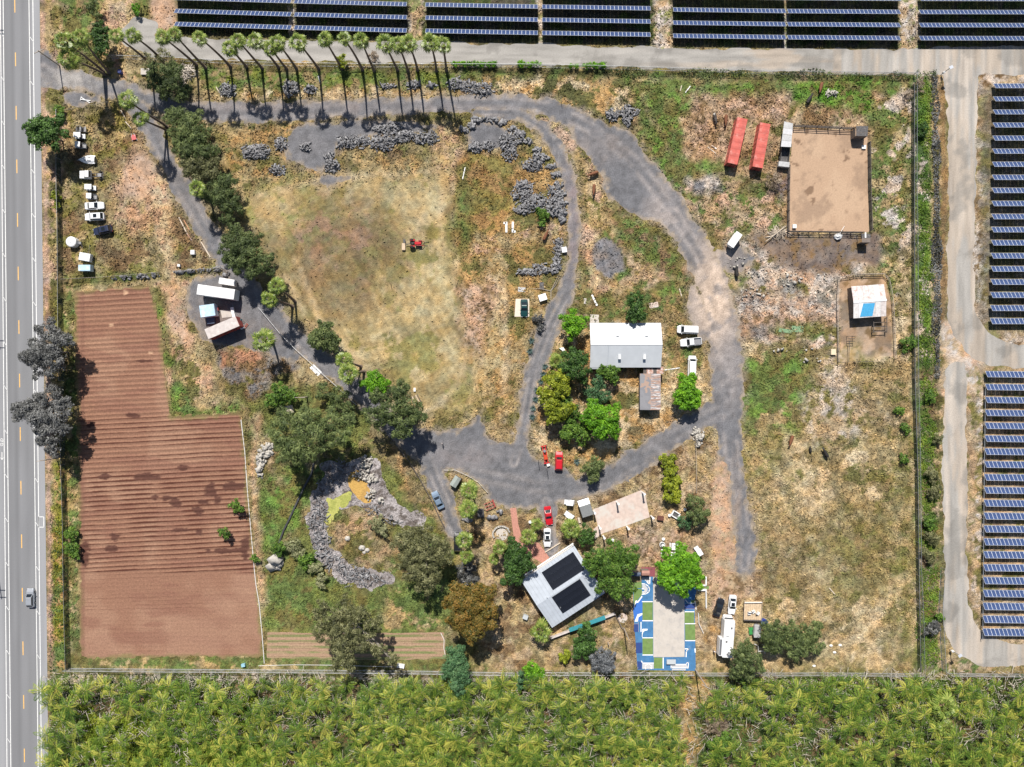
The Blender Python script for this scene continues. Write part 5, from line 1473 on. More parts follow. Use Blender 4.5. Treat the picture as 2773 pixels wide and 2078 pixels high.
_tp = DW([(108, 1456), (560, 1458), (2320, 1466), (2320, 1760), (104, 1760)])
_verge = DW([(112, 1120), (146, 1120), (150, 1460), (108, 1460)])
scatter("undergrowth", "tangled green undergrowth between the thicket palms", "undergrowth",
        lambda X, Y: np.minimum(np.maximum(sd_poly(X, Y, _tp), -np.minimum(sd_poly(X, Y, _clear[0]), 1e9)), sd_poly(X, Y, _verge)) + 2.5 * (fbm(X, Y, 5, 2, 3) - .45), (-128, 128, -98, -8), 100000, 'oak', .8, .45, 3)
_dp2 = DW([(1984, 165), (2006, 165), (2014, 800), (2026, 1440), (1990, 1446)])
scatter("drain_weeds", "lush weeds filling the drain between the two east fences", "weeds",
        lambda X, Y: sd_poly(X, Y, _dp2) + 3.5 * (fbm(X, Y, 4, 3, 3) - .5), bounds(_dp2, 1), 22000, 'weed', .55, .4, 5)
_lw = DW([(150, 1500), (560, 1500), (620, 1600), (520, 1700), (150, 1700)])
scatter("lime_weeds", "bright lime coloured weeds in the open left part of the thicket", "weeds", lambda X, Y: sd_poly(X, Y, _lw) + 12 * (fbm(X, Y, 7, 4, 4) - .42), bounds(_lw, 1), 60000, 'lime2', 1.3, .45, 4)
_bp = DW([(2012, 162), (2024, 162), (2030, 500), (2031, 820), (2016, 820)])
scatter("dry_brush", "grey dry brush along the outer fence of the drain", "brush",
        lambda X, Y: sd_poly(X, Y, _bp) + 1.2 * (fbm(X, Y, 4, 1, 3) - .5), bounds(_bp, 1), 10000, 'smoke', .9, .45, 8)
_bs = DW([(1280, 152), (1600, 155), (1960, 160), (2020, 158), (2020, 170), (1960, 174), (1600, 168), (1280, 160)])
scatter("fence_brush", "dark brush along the top fence beside the service road", "brush",
        lambda X, Y: sd_poly(X, Y, _bs) + 2.0 * (fbm(X, Y, 5, 1, 3) - .5), bounds(_bs, 1), 5500, 'pepper', 1.0, .45, 9)

# fallen stalks bleached grey between the palms
_lr = np.random.RandomState(12)
def litter(name, label, n, fn, m, size):
    x = _lr.uniform(-125, 126, n); y = fn(n)
    k = (x > _d0[0] - 1) & (vn2(x, y) > .42)
    x, y = x[k], y[k]
    pos = np.stack([x, y, _lr.uniform(.3, 2.2, len(x))], -1)
    V, F = shards(pos, np.array(size)[None] * _lr.uniform(.5, 1.4, (len(x), 3)), _lr, .35)
    tag(link_mesh(name, np_mesh(name, V, F, m)), label, "palm litter", None, "stuff")
def vn2(x, y): return fbm(x.astype(np.float32), y.astype(np.float32), 7, 3, 3)
# ------------------------------------------------------------------ solar plant
M_cell = mat("solar_cell", (.042, .068, .16), .18, var=.12, scale=1.5, spec=.6)
M_frame = mat("panel_frame", (.55, .58, .63), .4, metal=.2, var=.05)
M_steel = mat("galvanised_steel", (.42, .43, .44), .45, metal=.6, var=.15)
TILT = math.radians(32); PL, PW = 1.74, .95


def panel_mesh():
    b = MB()
    def q(u, v, n):      # u along the row, v down the slope (towards +Y), n outward
        return (u, v * math.cos(TILT) + n * math.sin(TILT), -v * math.sin(TILT) + n * math.cos(TILT))
    hu, hv, f, t = PW / 2, PL / 2, .048, .04
    o = [(-hu, -hv), (hu, -hv), (hu, hv), (-hu, hv)]; i = [(-hu + f, -hv + f), (hu - f, -hv + f), (hu - f, hv - f), (-hu + f, hv - f)]
    vs = [q(u, v, 0) for u, v in o] + [q(u, v, t) for u, v in o] + [q(u, v, t) for u, v in i] + [q(u, v, t - .006) for u, v in i]
    b.add(vs, [(3, 2, 1, 0)] + [(k, (k + 1) % 4, 4 + (k + 1) % 4, 4 + k) for k in range(4)] + [(4 + k, 4 + (k + 1) % 4, 8 + (k + 1) % 4, 8 + k) for k in range(4)] +
          [(8 + k, 8 + (k + 1) % 4, 12 + (k + 1) % 4, 12 + k) for k in range(4)], 1)
    b.add(vs[12:], [(0, 1, 2, 3)], 0)
    return b.mesh("panel", [M_cell, M_frame])


PANEL = panel_mesh()
ZC = 1.22
_pb = MB(); _pb.box((0, 0, ZC / 2 - .1), (.12, .1, ZC)); POST = _pb.mesh("post", M_steel)


def solar_row(label, pl, pr, group):
    a, b = P(pl, ZC), P(pr, ZC)
    d = b - a
    rz = math.atan2(d.y, d.x)
    n = int(round(math.hypot(d.x, d.y) / (PW + .022)))
    root = empty("solar_row", (a.x, a.y, 0), rz, label, "solar panels", group)
    for i in range(n):
        o = bpy.data.objects.new("panel", PANEL); COL.objects.link(o); o.parent = root
        o.location = ((i + .5) * (PW + .022), 0, ZC)
    for i in range(0, n + 1, 6):
        o = bpy.data.objects.new("post", POST); COL.objects.link(o); o.parent = root
        o.location = (min(i * (PW + .022) + .1, n * (PW + .022) - .1), 0, 0)
    m = MB(); m.box((n * (PW + .022) / 2, 0, ZC - .1), (n * (PW + .022), .12, .12))
    for v in (-.5, .5):
        m.box((n * (PW + .022) / 2, v * math.cos(TILT), ZC - v * math.sin(TILT) - .06), (n * (PW + .022), .06, .05))
    m.build("rail", M_steel, root)


BLK = [(473, 784), (797, 1102), (1152, 1456), (1468, 1767), (1823, 2124), (2133, 2437), (2491, 2810)]
BN = ["leftmost block", "second block from the left", "third block from the left", "middle block", "third block from the right", "second block from the right", "rightmost block"]
RN = ["row nearest the service road", "second row from the service road", "third row from the service road", "fourth row from the service road"]
_ry = lambda x: float(np.interp(x, [473, 700, 1100, 1400, 1767, 1824, 2100, 2437, 2773, 2900], [65.5, 72.5, 83, 88.6, 94.3, 97.5, 101.3, 103.8, 104.5, 104.8]))
for bi, (xa, xb) in enumerate(BLK):
    for k in range(4):
        if k == 3 and bi < 3: continue
        solar_row("solar panels, %s, %s, top field" % (RN[k], BN[bi]), (xa, _ry(xa) - 35.5 * k), (xb, _ry(xb) - 35.5 * k), "solar rows of the top field")
NUM = ORD
for i in range(19):
    y = 233 + 35.4 * i
    solar_row("solar panels, %s row from the top of the upper right block" % ORD[i], (2693 - .5 * i, y), (2800, y), "solar rows of the upper right block")
for i in range(21):
    y = 1013.5 + 34.93 * i
    solar_row("solar panels, %s row from the top of the lower right block" % ORD[i], (2671 - .4 * i, y), (2800, y + 1.5), "solar rows of the lower right block")
# camera / weather mast of the plant
def mast(label, p, ang):
    b0 = P(p)
    r = empty("camera_mast", b0, ang, label, "mast")
    m = MB(); m.cyl((0, 0, 2), .09, 4.2, 8); m.build("pole", M_steel, r)
    m = MB(); m.box((0, 0, 4.1), (.9, .7, .06)); o = m.build("solar_panel", [M_frame], r)
    m = MB(); m.box((0, 0, 1.2), (.5, .4, .6)); m.build("control_box", mat("white_metal", (.7, .7, .7), .4), r)
mast("white pole with a small panel at the corner of the top fence", T(3, 0, 1500, 640), .5)
mast("white pole with a square panel at the bottom bend of the service road", T(3, 3, 1575, 650), .6)

# ------------------------------------------------------------------ fences
M_wood = mat("weathered_wood", (.34, .29, .24), .9, var=.3, scale=4, bump=.2)
M_dkwood = mat("dark_wood", (.10, .085, .075), .9, var=.3, scale=4)
M_black = mat("black_rubber", (.018, .018, .018), .6, var=.2)
M_whitepaint = mat("white_paint", (.72, .72, .71), .5, var=.08, scale=1.5, stain=(.55, .52, .47), stain_scale=.5, stain_at=.6)
M_pipe = mat("grey_pipe", (.5, .5, .5), .5, var=.15)


def mesh_fabric(name, col, alpha):
    m = bpy.data.materials.new(name); m.use_nodes = True
    nt = m.node_tree; N, L = nt.nodes.new, nt.links.new
    b = nt.nodes["Principled BSDF"]; b.inputs["Base Color"].default_value = (*col, 1); b.inputs["Roughness"].default_value = .8
    tr = N("ShaderNodeBsdfTransparent"); mx = N("ShaderNodeMixShader")
    tc = N("ShaderNodeTexCoord"); n = N("ShaderNodeTexNoise"); n.inputs["Scale"].default_value = .7; n.inputs["Detail"].default_value = 5
    L(tc.outputs["Object"], n.inputs["Vector"])
    mr = N("ShaderNodeMapRange"); mr.inputs[1].default_value = .35; mr.inputs[2].default_value = .65; mr.inputs[3].default_value = max(0, alpha - .2); mr.inputs[4].default_value = min(1, alpha + .2)
    L(n.outputs[0], mr.inputs[0]); L(mr.outputs[0], mx.inputs[0]); L(tr.outputs[0], mx.inputs[1]); L(b.outputs[0], mx.inputs[2])
    L(mx.outputs[0], nt.nodes["Material Output"].inputs[0])
    return m


M_chain = mesh_fabric("chain_link", (.35, .36, .36), .28)
M_screen = mesh_fabric("wind_screen", (.035, .05, .035), .8)
_fp = {}


def fence(label, pts, h=1.8, step=4.0, fabric=None, rails=(1.0,), rail_r=.035, post_m=None, post_r=.05, rail_m=None, name="fence", cat="fence"):
    """pts: world points; posts stand along the line, rails at the given shares of the height"""
    post_m = post_m or M_steel; rail_m = rail_m or post_m
    root = empty(name, (pts[0][0], pts[0][1], 0), 0, label, cat)
    o = Vector((pts[0][0], pts[0][1], 0))
    W = [Vector((p[0], p[1], 0)) - o for p in pts]
    key = (post_m.name, h, post_r)
    if key not in _fp:
        b = MB(); b.cyl((0, 0, h / 2), post_r, h + .1, 6); _fp[key] = b.mesh("post", post_m)
    for i in range(len(W) - 1):
        L = (W[i + 1] - W[i]).length; n = max(1, int(round(L / step)))
        for k in range(n + (1 if i == len(W) - 2 else 0)):
            p = bpy.data.objects.new("post", _fp[key]); COL.objects.link(p); p.parent = root
            p.location = W[i].lerp(W[i + 1], k / n)
    for s in rails:
        m = MB(); m.tube([w + Vector((0, 0, h * s)) for w in W], rail_r, 5); m.build("rail", rail_m, root)
    if fabric:
        m = MB()
        for i in range(len(W) - 1):
            a, b = W[i], W[i + 1]
            m.add([a + Vector((0, 0, .03)), b + Vector((0, 0, .03)), b + Vector((0, 0, h - .04)), a + Vector((0, 0, h - .04))], [(0, 1, 2, 3)])
        m.build("mesh_panel", fabric, root)
    return root


fence("chain link fence along the top edge between the palm strip and the service road", TW(0, 0, [(960, 500), (1500, 520)]) + TW(1, 0, [(20, 560), (1000, 575)]) + TW(2, 0, [(0, 575), (760, 590), (2180, 634)]) + TW(3, 0, [(1260, 648)]), fabric=M_chain, rails=(1.0, .02))
fence("chain link fence down the east side of the paddocks", TW(3, 0, [(1265, 640), (1262, 1600)]) + TW(3, 1, [(1268, 300), (1275, 1600)]) + TW(3, 2, [(1290, 600), (1300, 1600)]) + TW(3, 3, [(1320, 400), (1330, 850)]), fabric=M_chain, rails=(1.0,))
fence("dark screened fence on the paddock side of the east drain", TW(3, 0, [(1245, 740), (1245, 1640)]) + TW(3, 1, [(1250, 1600)]) + TW(3, 2, [(1275, 800), (1285, 1640)]) + TW(3, 3, [(1300, 830)]), h=1.5, fabric=M_screen, rails=(1.0,))
fence("chain link fence along the palm thicket, left part from the highway to the rusty tree", TW(0, 3, [(575, 812), (1500, 820), (2200, 824)]) + TW(1, 3, [(600, 828), (1400, 836), (2190, 852)]), fabric=M_chain, rails=(1.0, .02), rail_r=.05)
fence("chain link fence along the palm thicket, middle part behind the painted court", TW(2, 3, [(0, 850), (900, 848), (1500, 850)]), fabric=M_chain, rails=(1.0, .02), rail_r=.05)
fence("chain link fence along the palm thicket, right part below the big field", TW(2, 3, [(1530, 852), (2200, 852)]) + TW(3, 3, [(500, 850), (1330, 858)]), fabric=M_chain, rails=(1.0, .02), rail_r=.05)
fence("chain link fence round the corner of the solar plant by the thicket", TW(3, 2, [(1500, 1580)]) + TW(3, 3, [(1480, 300), (1510, 820), (1560, 856), (2300, 862)]), fabric=M_chain, rails=(1.0, .02), rail_r=.05)
fence("dark screened fence between the highway verge and the left fields, upper half", TW(0, 0, [(520, 960), (522, 1640)]) + TW(0, 1, [(530, 300), (535, 1100), (545, 1620)]), h=1.9, fabric=M_screen, rails=(1.0,))
fence("dark screened fence between the highway verge and the ploughed field, lower half", TW(0, 2, [(545, 40), (560, 700), (575, 1200), (580, 1640)]) + TW(0, 3, [(588, 400), (600, 810)]), h=1.9, fabric=M_screen, rails=(1.0,))
fence("wire fence with junk along it below the parked vehicles", TW(0, 1, [(545, 758), (900, 740), (1380, 700)]), h=1.2, step=3, fabric=M_chain, rails=(1.0,), post_m=M_wood)
fence("short wire fence hung with scrap between the track and the large olive tree", TW(0, 1, [(1500, 690), (1900, 660), (1960, 690)]), h=1.2, step=2.5, fabric=M_chain, rails=(1.0,), post_m=M_wood)
fence("low wire fence beside the drive mouth under the entrance palms", TW(0, 0, [(530, 965), (700, 930), (940, 885)]), h=1.1, step=3, fabric=M_chain, rails=(1.0,), post_m=M_wood)
fence("pipe rail fence following the drive past the box trailers", TW(1, 1, [(10, 1000), (200, 1230), (330, 1360), (430, 1450), (560, 1570)]) + TW(1, 2, [(680, 40), (840, 190)]), h=.8, step=3, post_m=M_pipe, rails=(.98,), rail_r=.06)
fence("green pipe rail fence between the plaza drive and the pond", TW(1, 2, [(1000, 360), (1130, 470), (1290, 670), (1370, 800), (1470, 980), (1590, 1230)]), h=.9, step=3, post_m=M_dkwood, rails=(.98, .5), rail_r=.06)
fence("low rail round the planter island on the plaza", TW(1, 2, [(1590, 748), (1680, 746), (1800, 800), (1880, 850), (1960, 940)]), h=.6, step=2, post_m=M_pipe, rails=(.98,), rail_r=.05)
fence("pipe corral fence along the top of the riding arena", TW(3, 0, [(232, 1090), (730, 1112)]), h=1.6, step=2.6, post_m=M_dkwood, rails=(.95, .6, .3), rail_r=.085, post_r=.11)
fence("pipe corral fence along the bottom of the riding arena", TW(3, 1, [(186, 352), (815, 360)]), h=1.6, step=2.6, post_m=M_dkwood, rails=(.95, .6, .3), rail_r=.085, post_r=.11)
fence("corral fence down the left side of the riding arena", TW(3, 0, [(190, 1430), (186, 1640)]) + TW(3, 1, [(183, 350)]), h=1.6, step=2.6, post_m=M_dkwood, rails=(.95, .6, .3), rail_r=.085, post_r=.11)
fence("corral fence down the right side of the riding arena", TW(3, 0, [(872, 1230), (878, 1640)]) + TW(3, 1, [(890, 340)]), h=1.6, step=2.6, fabric=M_screen, post_m=M_dkwood, rails=(.95, .6, .3), rail_r=.085, post_r=.11)
fence("ramshackle fence round the pen of the patched roof stable", TW(3, 1, [(612, 1460), (606, 1200), (600, 950), (615, 740), (770, 715), (1000, 712), (1040, 760), (1070, 900), (1085, 1150), (1095, 1430)]), h=1.3, step=2.2, post_m=M_wood, rails=(.9, .45), rail_r=.07)
fence("gate rails closing the lower side of the stable pen", TW(3, 1, [(612, 1465), (900, 1460)]), h=1.3, step=2.2, post_m=M_dkwood, rails=(.9, .45), rail_r=.06)
fence("rope fence running past the rope fence posts to the dark olive tree", TW(2, 2, [(1520, 470), (1525, 700), (1528, 940)]), h=1.1, step=4, post_m=M_wood, rails=(.95,), rail_r=.05)
fence("cable fence along the left ends of the lower right solar block", TW(3, 2, [(1862, 20), (1850, 800), (1842, 1640)]) + TW(3, 3, [(1838, 560)]), h=1.0, step=3.2, post_m=M_steel, rails=(.9,), rail_r=.07)
fence("white pipe fence on the left side of the painted court edge", [tuple(P((1700 + x / 5.35, 1520 + y / 5.35))[:2]) for x, y in ((1015, 745), (1025, 900), (1090, 1035))], h=.5, step=2.5, post_m=M_whitepaint, rails=(.95,), rail_r=.07)
fence("white rail fence on the right of the bright round shade tree", TW(2, 3, [(1612, 150), (1612, 290)]), h=.9, step=1.6, post_m=M_whitepaint, rails=(.97, .5), rail_r=.08)

# ------------------------------------------------------------------ heaps of broken stone
M_stone = mat("grey_stone", (.20, .198, .205), .9, var=.5, scale=1.6, stain=(.42, .415, .415), stain_scale=1.6, stain_at=.55)
M_limestone = mat("pale_stone", (.40, .375, .335), .85, var=.25, scale=1.5)
_u8 = np.array([(-1, -1, -1), (1, -1, -1), (1, 1, -1), (-1, 1, -1), (-1, -1, 1), (1, -1, 1), (1, 1, 1), (-1, 1, 1)], np.float32) / 2
_f6 = np.array([(3, 2, 1, 0), (4, 5, 6, 7), (0, 1, 5, 4), (1, 2, 6, 5), (2, 3, 7, 6), (3, 0, 4, 7)], np.int32)


def shards(pos, dims, rs, tiltmax=.6):
    n = len(pos)
    V = _u8[None] * (1 + rs.uniform(-.3, .1, (n, 8, 3))) * dims[:, None, :]
    a = rs.uniform(0, 2 * math.pi, n); t = rs.normal(0, tiltmax, n); r = rs.normal(0, tiltmax, n)
    def rot(V, i, j, a):
        c, s = np.cos(a)[:, None], np.sin(a)[:, None]
        x, y = V[..., i] * c - V[..., j] * s, V[..., i] * s + V[..., j] * c
        V[..., i] = x; V[..., j] = y
    rot(V, 0, 2, t); rot(V, 1, 2, r); rot(V, 0, 1, a)
    V += pos[:, None, :]
    V[..., 2] = np.maximum(V[..., 2], -.02)
    F = (_f6[None] + (np.arange(n) * 8)[:, None, None]).reshape(-1, 4)
    return V.reshape(-1, 3), F


def heap(label, ells, m=None, hmax=.9, dens=12.0, size=(.72, .22, .17), seed=0, name="stone_heap", cat="stone heap", singles=10, tiltmax=.65, group="heaps of broken grey stone"):
    """ells: (col, row, x, y, rx, ry) in tile pixels"""
    m = m or M_stone
    rs = np.random.RandomState(seed + 11)
    c0 = P(T(*ells[0][:4]))
    root = empty(name, (c0.x, c0.y, 0), 0, label, cat, group)
    ps = []
    for (c, r, x, y, rx, ry) in ells:
        q = P(T(c, r, x, y)); a, b = rx * TM, ry * TM
        n = max(6, int(dens * math.pi * a * b))
        t = rs.uniform(0, 2 * math.pi, n); k = np.sqrt(rs.rand(n)) * (1 + rs.normal(0, .12, n))
        hh = min(hmax, .35 * min(a, b) + .2)
        z = hh * np.clip(1 - k * k, 0, 1) * rs.uniform(.55, 1.05, n) + .07
        ps.append(np.stack([q.x - c0.x + a * k * np.cos(t), q.y - c0.y + b * k * np.sin(t), z], -1))
    pos = np.concatenate(ps)
    dims = np.array(size)[None] * rs.uniform(.6, 1.3, (len(pos), 3)) * np.clip(rs.lognormal(-.1, .4, (len(pos), 1)), .4, 2.2)
    ns = min(singles, len(pos) // 3)
    top = np.argsort(-pos[:, 2])[:ns * 3][::3][:ns]
    mask = np.ones(len(pos), bool); mask[top] = False
    V, F = shards(pos[mask], dims[mask], rs, tiltmax)
    o = link_mesh("stones", np_mesh("stones", V, F, m), root); o["kind"] = "stuff"
    for i in top:
        V, F = shards(np.zeros((1, 3)) + [[0, 0, 0]], dims[i:i + 1] * 1.15, rs, tiltmax)
        V[:, 2] += 0
        link_mesh("stone", np_mesh("stone", V, F, m), root, pos[i] + np.array([0, 0, .08]))
    return root


HEAPS = [
    ("small round heap of grey stone under the fifth palm of the row", [(0, 0, 1950, 770, 75, 60)]),
    ("round heap of pale grey stone on the grass under the tenth palm", [(1, 0, 278, 760, 70, 70)]),
    ("smallest loose heap of stone on the grass under the palm row", [(1, 0, 445, 770, 55, 42)]),
    ("short row of grey blocks on the grass left of the pale heap", [(1, 0, 1095, 740, 65, 20), (1, 0, 1160, 740, 30, 14)]),
    ("pale low heap of stone between two rows of blocks under the palms", [(1, 0, 1330, 730, 65, 40)]),
    ("short row of grey blocks beside the last two palms", [(1, 0, 1480, 738, 50, 20)]),
    ("long grey heap of stone on the dry grass right of the last palm", [(1, 0, 1690, 720, 70, 55), (1, 0, 1800, 745, 70, 55), (1, 0, 1920, 765, 90, 60)]),
    ("wide dark heap of stone at the left end below the palm drive", [(1, 0, 20, 1300, 90, 65), (0, 0, 2150, 1310, 80, 65)]),
    ("oval grey heap between the wide left heap and the dark gravel", [(1, 0, 190, 1240, 55, 62)]),
    ("faint low heap of stone in the middle of the dark gravel patch", [(1, 0, 412, 1260, 42, 40)]),
    ("tall narrow heap of stone at the lower edge of the dark gravel", [(1, 0, 610, 1350, 45, 48), (1, 0, 630, 1420, 60, 60)]),
    ("small flat heap of stone lowest on the meadow edge", [(1, 0, 160, 1460, 72, 45)]),
    ("massive sprawling heap of grey stone below the middle of the palm drive", [(1, 0, 760, 1220, 85, 60), (1, 0, 890, 1210, 65, 55), (1, 0, 1050, 1230, 110, 65), (1, 0, 1160, 1180, 90, 60), (1, 0, 1060, 1110, 75, 45), (1, 0, 1170, 1090, 70, 45), (1, 0, 1270, 1160, 65, 60)]),
    ("round heap of stone with weeds at the right end of the massive heap", [(1, 0, 1390, 1180, 60, 60), (1, 0, 1480, 1180, 50, 60)]),
    ("low grey heap inside the curved stone wall, left one", [(1, 0, 1860, 1265, 60, 55), (1, 0, 1960, 1250, 50, 50)]),
    ("tall grey heap inside the curved stone wall, largest of its group", [(1, 0, 2130, 1220, 75, 85), (1, 0, 2150, 1320, 65, 60), (2, 0, 20, 1180, 50, 60)]),
    ("round grey heap against the inside of the curved stone wall", [(2, 0, 140, 1410, 85, 65), (2, 0, 190, 1350, 50, 40)]),
    ("huge light grey heap of rubble at the lower end of the curved wall", [(2, 0, 60, 1600, 80, 55), (2, 1, 50, 40, 95, 60), (2, 1, 150, 100, 110, 80), (2, 1, 320, 150, 95, 75), (2, 1, 50, 160, 70, 50), (2, 1, 330, 60, 70, 60), (2, 0, 320, 1620, 60, 40)]),
    ("twin grey heaps on the outside of the drive bend", [(2, 0, 820, 985, 60, 60), (2, 0, 940, 970, 55, 70), (2, 0, 1010, 960, 35, 40), (2, 0, 945, 1040, 35, 35)]),
    ("small heap of white stones on the bright green paddock grass", [(3, 0, 565, 805, 60, 25)]),
]
for i, (lb, el) in enumerate(HEAPS):
    heap(lb, el, seed=i, m=M_limestone if "white" in lb else None, hmax=1.5 if "massive" in lb or "huge" in lb else .9, group="heaps of broken grey stone" if "white" not in lb else None)
arc = [(1, 0, 1760, 1115), (1, 0, 1830, 1080), (1, 0, 1860, 1030), (1, 0, 1930, 1020), (1, 0, 2010, 1030), (1, 0, 2090, 1060), (1, 0, 2180, 1110), (2, 0, 30, 1150), (2, 0, 100, 1210), (2, 0, 170, 1280), (2, 0, 230, 1350), (2, 0, 290, 1430), (2, 0, 330, 1500), (2, 0, 355, 1580), (2, 1, 385, 20), (2, 1, 390, 100), (2, 1, 388, 190), (2, 1, 385, 240)]
heap("long curved dry stone wall along the inside of the middle drive", [a + (38, 24) for a in arc], seed=31, hmax=1.0, dens=12, size=(.7, .4, .3), name="stone_wall", cat="wall", singles=24, group=None)
heap("stone rubble wall beside the middle drive with a white sheet on it", [(2, 1, 355, 440, 40, 40), (2, 1, 350, 500, 38, 50), (2, 1, 345, 570, 36, 50), (2, 1, 340, 640, 40, 50)], seed=32, dens=11, name="stone_wall", cat="wall", group=None)
heap("long low row of white and grey rubble ending at the drive", [(2, 1, 60, 690, 60, 30), (2, 1, 150, 690, 60, 32), (2, 1, 240, 680, 60, 30), (2, 1, 190, 640, 55, 22), (2, 1, 320, 680, 45, 32)], seed=33, dens=11, name="stone_wall", cat="wall", group=None)
heap("curving band of white boulders left of the pond eucalyptus", [(1, 2, 80, 550, 55, 35), (1, 2, 60, 610, 60, 40), (1, 2, 30, 670, 40, 40), (1, 2, 15, 740, 25, 40), (1, 2, 20, 790, 20, 20)], m=M_limestone, seed=34, dens=5, size=(.8, .6, .5), name="boulder_heap", cat="boulders", tiltmax=.2, group=None)
heap("heap of white rocks on the grass at the tip between the drives", [(2, 2, 1530, 410, 20, 30), (2, 2, 1550, 460, 45, 60), (2, 2, 1550, 530, 30, 30)], m=M_limestone, seed=35, dens=9, size=(.5, .4, .35), name="boulder_heap", cat="boulders", group=None)
heap("cluster of big white boulders under the bush at the lower left of the pond", [(1, 2, 150, 1540, 55, 50), (1, 2, 200, 1570, 30, 30)], m=M_limestone, seed=36, dens=3, size=(1.2, 1.0, .8), name="boulder_heap", cat="boulders", tiltmax=.2, group=None)
heap("white rubble strewn on the right bank of the pond", [(1, 2, 930, 700, 60, 70), (1, 2, 900, 800, 90, 45), (1, 2, 970, 830, 50, 40), (1, 2, 1050, 1010, 25, 45), (1, 2, 960, 960, 40, 60)], m=M_limestone, seed=37, dens=5, size=(.5, .4, .3), name="rubble_heap", cat="rubble", group=None)
heap("grey driftwood and broken slabs filling the dry pond bed", [(1, 2, 510, 1000, 60, 60), (1, 2, 520, 1120, 75, 90), (1, 2, 490, 1240, 85, 90), (1, 2, 540, 1350, 80, 80), (1, 2, 560, 1450, 80, 70), (1, 2, 640, 1540, 90, 70), (1, 2, 740, 1590, 90, 55), (1, 2, 880, 1625, 90, 35), (1, 3, 800, 50, 120, 60), (1, 3, 950, 50, 110, 55), (1, 3, 1050, 70, 55, 30), (1, 2, 980, 1100, 60, 50), (1, 2, 700, 760, 70, 110), (1, 2, 600, 850, 80, 60), (1, 2, 1130, 1180, 70, 50)],
     seed=38, dens=3.4, size=(1.1, .16, .14), name="driftwood_heap", cat="driftwood", hmax=.35, tiltmax=.3, group=None)
heap("scatter of white rubbish and stones in the weeds below the debris ground", [(3, 1, 140, 1370, 80, 30), (3, 1, 350, 1340, 60, 25), (3, 1, 340, 1450, 40, 25), (3, 1, 450, 1440, 35, 25)], m=M_limestone, seed=39, dens=1.2, size=(.5, .35, .25), name="rubble_heap", cat="rubble", group=None)
heap("pale rubble dumped across the debris ground", [(2, 1, 1900, 620, 120, 60), (2, 1, 2000, 900, 160, 90), (2, 1, 2050, 700, 100, 60), (3, 1, 250, 780, 150, 90), (3, 1, 480, 740, 60, 40)], m=M_limestone, seed=40, dens=.8, size=(.5, .3, .2), name="rubble_heap", cat="rubble", hmax=.25, group=None)
heap("row of dark junk and stones along the fence under the large olive tree", [(0, 1, 1540, 690, 50, 18), (0, 1, 1660, 685, 60, 18), (0, 1, 1760, 675, 60, 16), (0, 1, 1870, 670, 50, 25), (0, 1, 1940, 710, 30, 30)], seed=41, dens=8, size=(.5, .35, .3), name="scrap_heap", cat="scrap", group=None)
heap("low scrap heap along the wire fence above the ploughed field", [(0, 1, 1090, 740, 50, 20), (0, 1, 1230, 735, 60, 22), (0, 1, 1330, 715, 45, 18), (0, 1, 980, 750, 30, 14)], seed=42, dens=8, size=(.45, .3, .3), name="scrap_heap", cat="scrap", group=None)
heap("spread of dead palm fronds and timber beside the first tall palm", [(0, 0, 1600, 620, 75, 55), (0, 0, 1560, 700, 35, 45)], m=mat("dead_timber", (.45, .40, .34), .9, var=.3, scale=2), seed=43, dens=8, size=(1.7, .14, .12), name="timber_heap", cat="timber", hmax=.4, tiltmax=.12, group=None)


def boulder(label, c, r, x, y, rr, seed):
    rs = np.random.RandomState(seed); b = MB()
    b.dome((0, 0, 0), rr * TM, rr * TM * .85, rr * TM * .8, 10, 4)
    v = np.array(b.v); v *= (1 + rs.uniform(-.12, .12, (len(v), 1)))
    b.v = [tuple(p) for p in v]
    o = b.build("boulder", M_limestone, None, P(T(c, r, x, y)))
    tag(o, label, "boulder", "boulders on the grass island")
for i, (x, y, rr, lb) in enumerate(((760, 1335, 26, "grey boulder lying alone on the grass island of the pond"), (885, 1415, 30, "largest of three grey boulders clustered on the pond island"), (930, 1435, 23, "right-hand boulder of the three clustered on the pond island"), (905, 1455, 17, "smallest of three boulders clustered on the pond island"))):
    boulder(lb, 1, 2, x, y, rr, i)

litter("palm_litter", "bleached fallen fronds and stalks lying in the palm thicket", 6000, lambda n: np.where(_lr.rand(n) < .1, _lr.uniform(-72.5, -69.5, n), _lr.uniform(-98, -71, n)), M_strawfrond, (2.0, .1, .06))
# ------------------------------------------------------------------ buildings
M_wallw = mat("painted_wall", (.62, .60, .56), .8, var=.1, scale=1)
M_walld = mat("dark_wall", (.16, .13, .11), .85, var=.25, scale=2)
M_metalroof = mat("white_metal_roof", (.50, .525, .55), .42, var=.05, scale=.6, stain=(.46, .48, .5), stain_scale=.35, stain_at=.58)
M_silver = mat("silver_metal_roof", (.45, .49, .54), .4, var=.07, scale=.8, metal=.15)
M_glass = mat("window_glass", (.02, .025, .03), .08, var=.05, spec=.8)
M_rust = mat("rusty_sheet", (.40, .22, .16), .8, var=.35, scale=2, stain=(.58, .54, .52), stain_scale=1.4, stain_at=.5)
M_pinkroof = mat("faded_pink_roof", (.50, .45, .425), .7, var=.12, scale=1.2, stain=(.62, .58, .55), stain_scale=.8)
M_black_pv = mat("black_solar_glass", (.012, .014, .02), .25, var=.2, scale=.5, spec=.5)
M_dkred = mat("dark_red", (.28, .045, .035), .7, var=.2)
M_redbrick = mat("red_paving", (.42, .20, .15), .85, var=.2, scale=3)
M_conc = mat("concrete", (.47, .43, .385), .85, var=.10, scale=1.0, stain=(.38, .355, .33), stain_scale=.5, stain_at=.5)
M_concpink = mat("pink_concrete", (.50, .40, .345), .85, var=.12, scale=1.2, stain=(.50, .465, .42), stain_scale=.28, stain_at=.48)
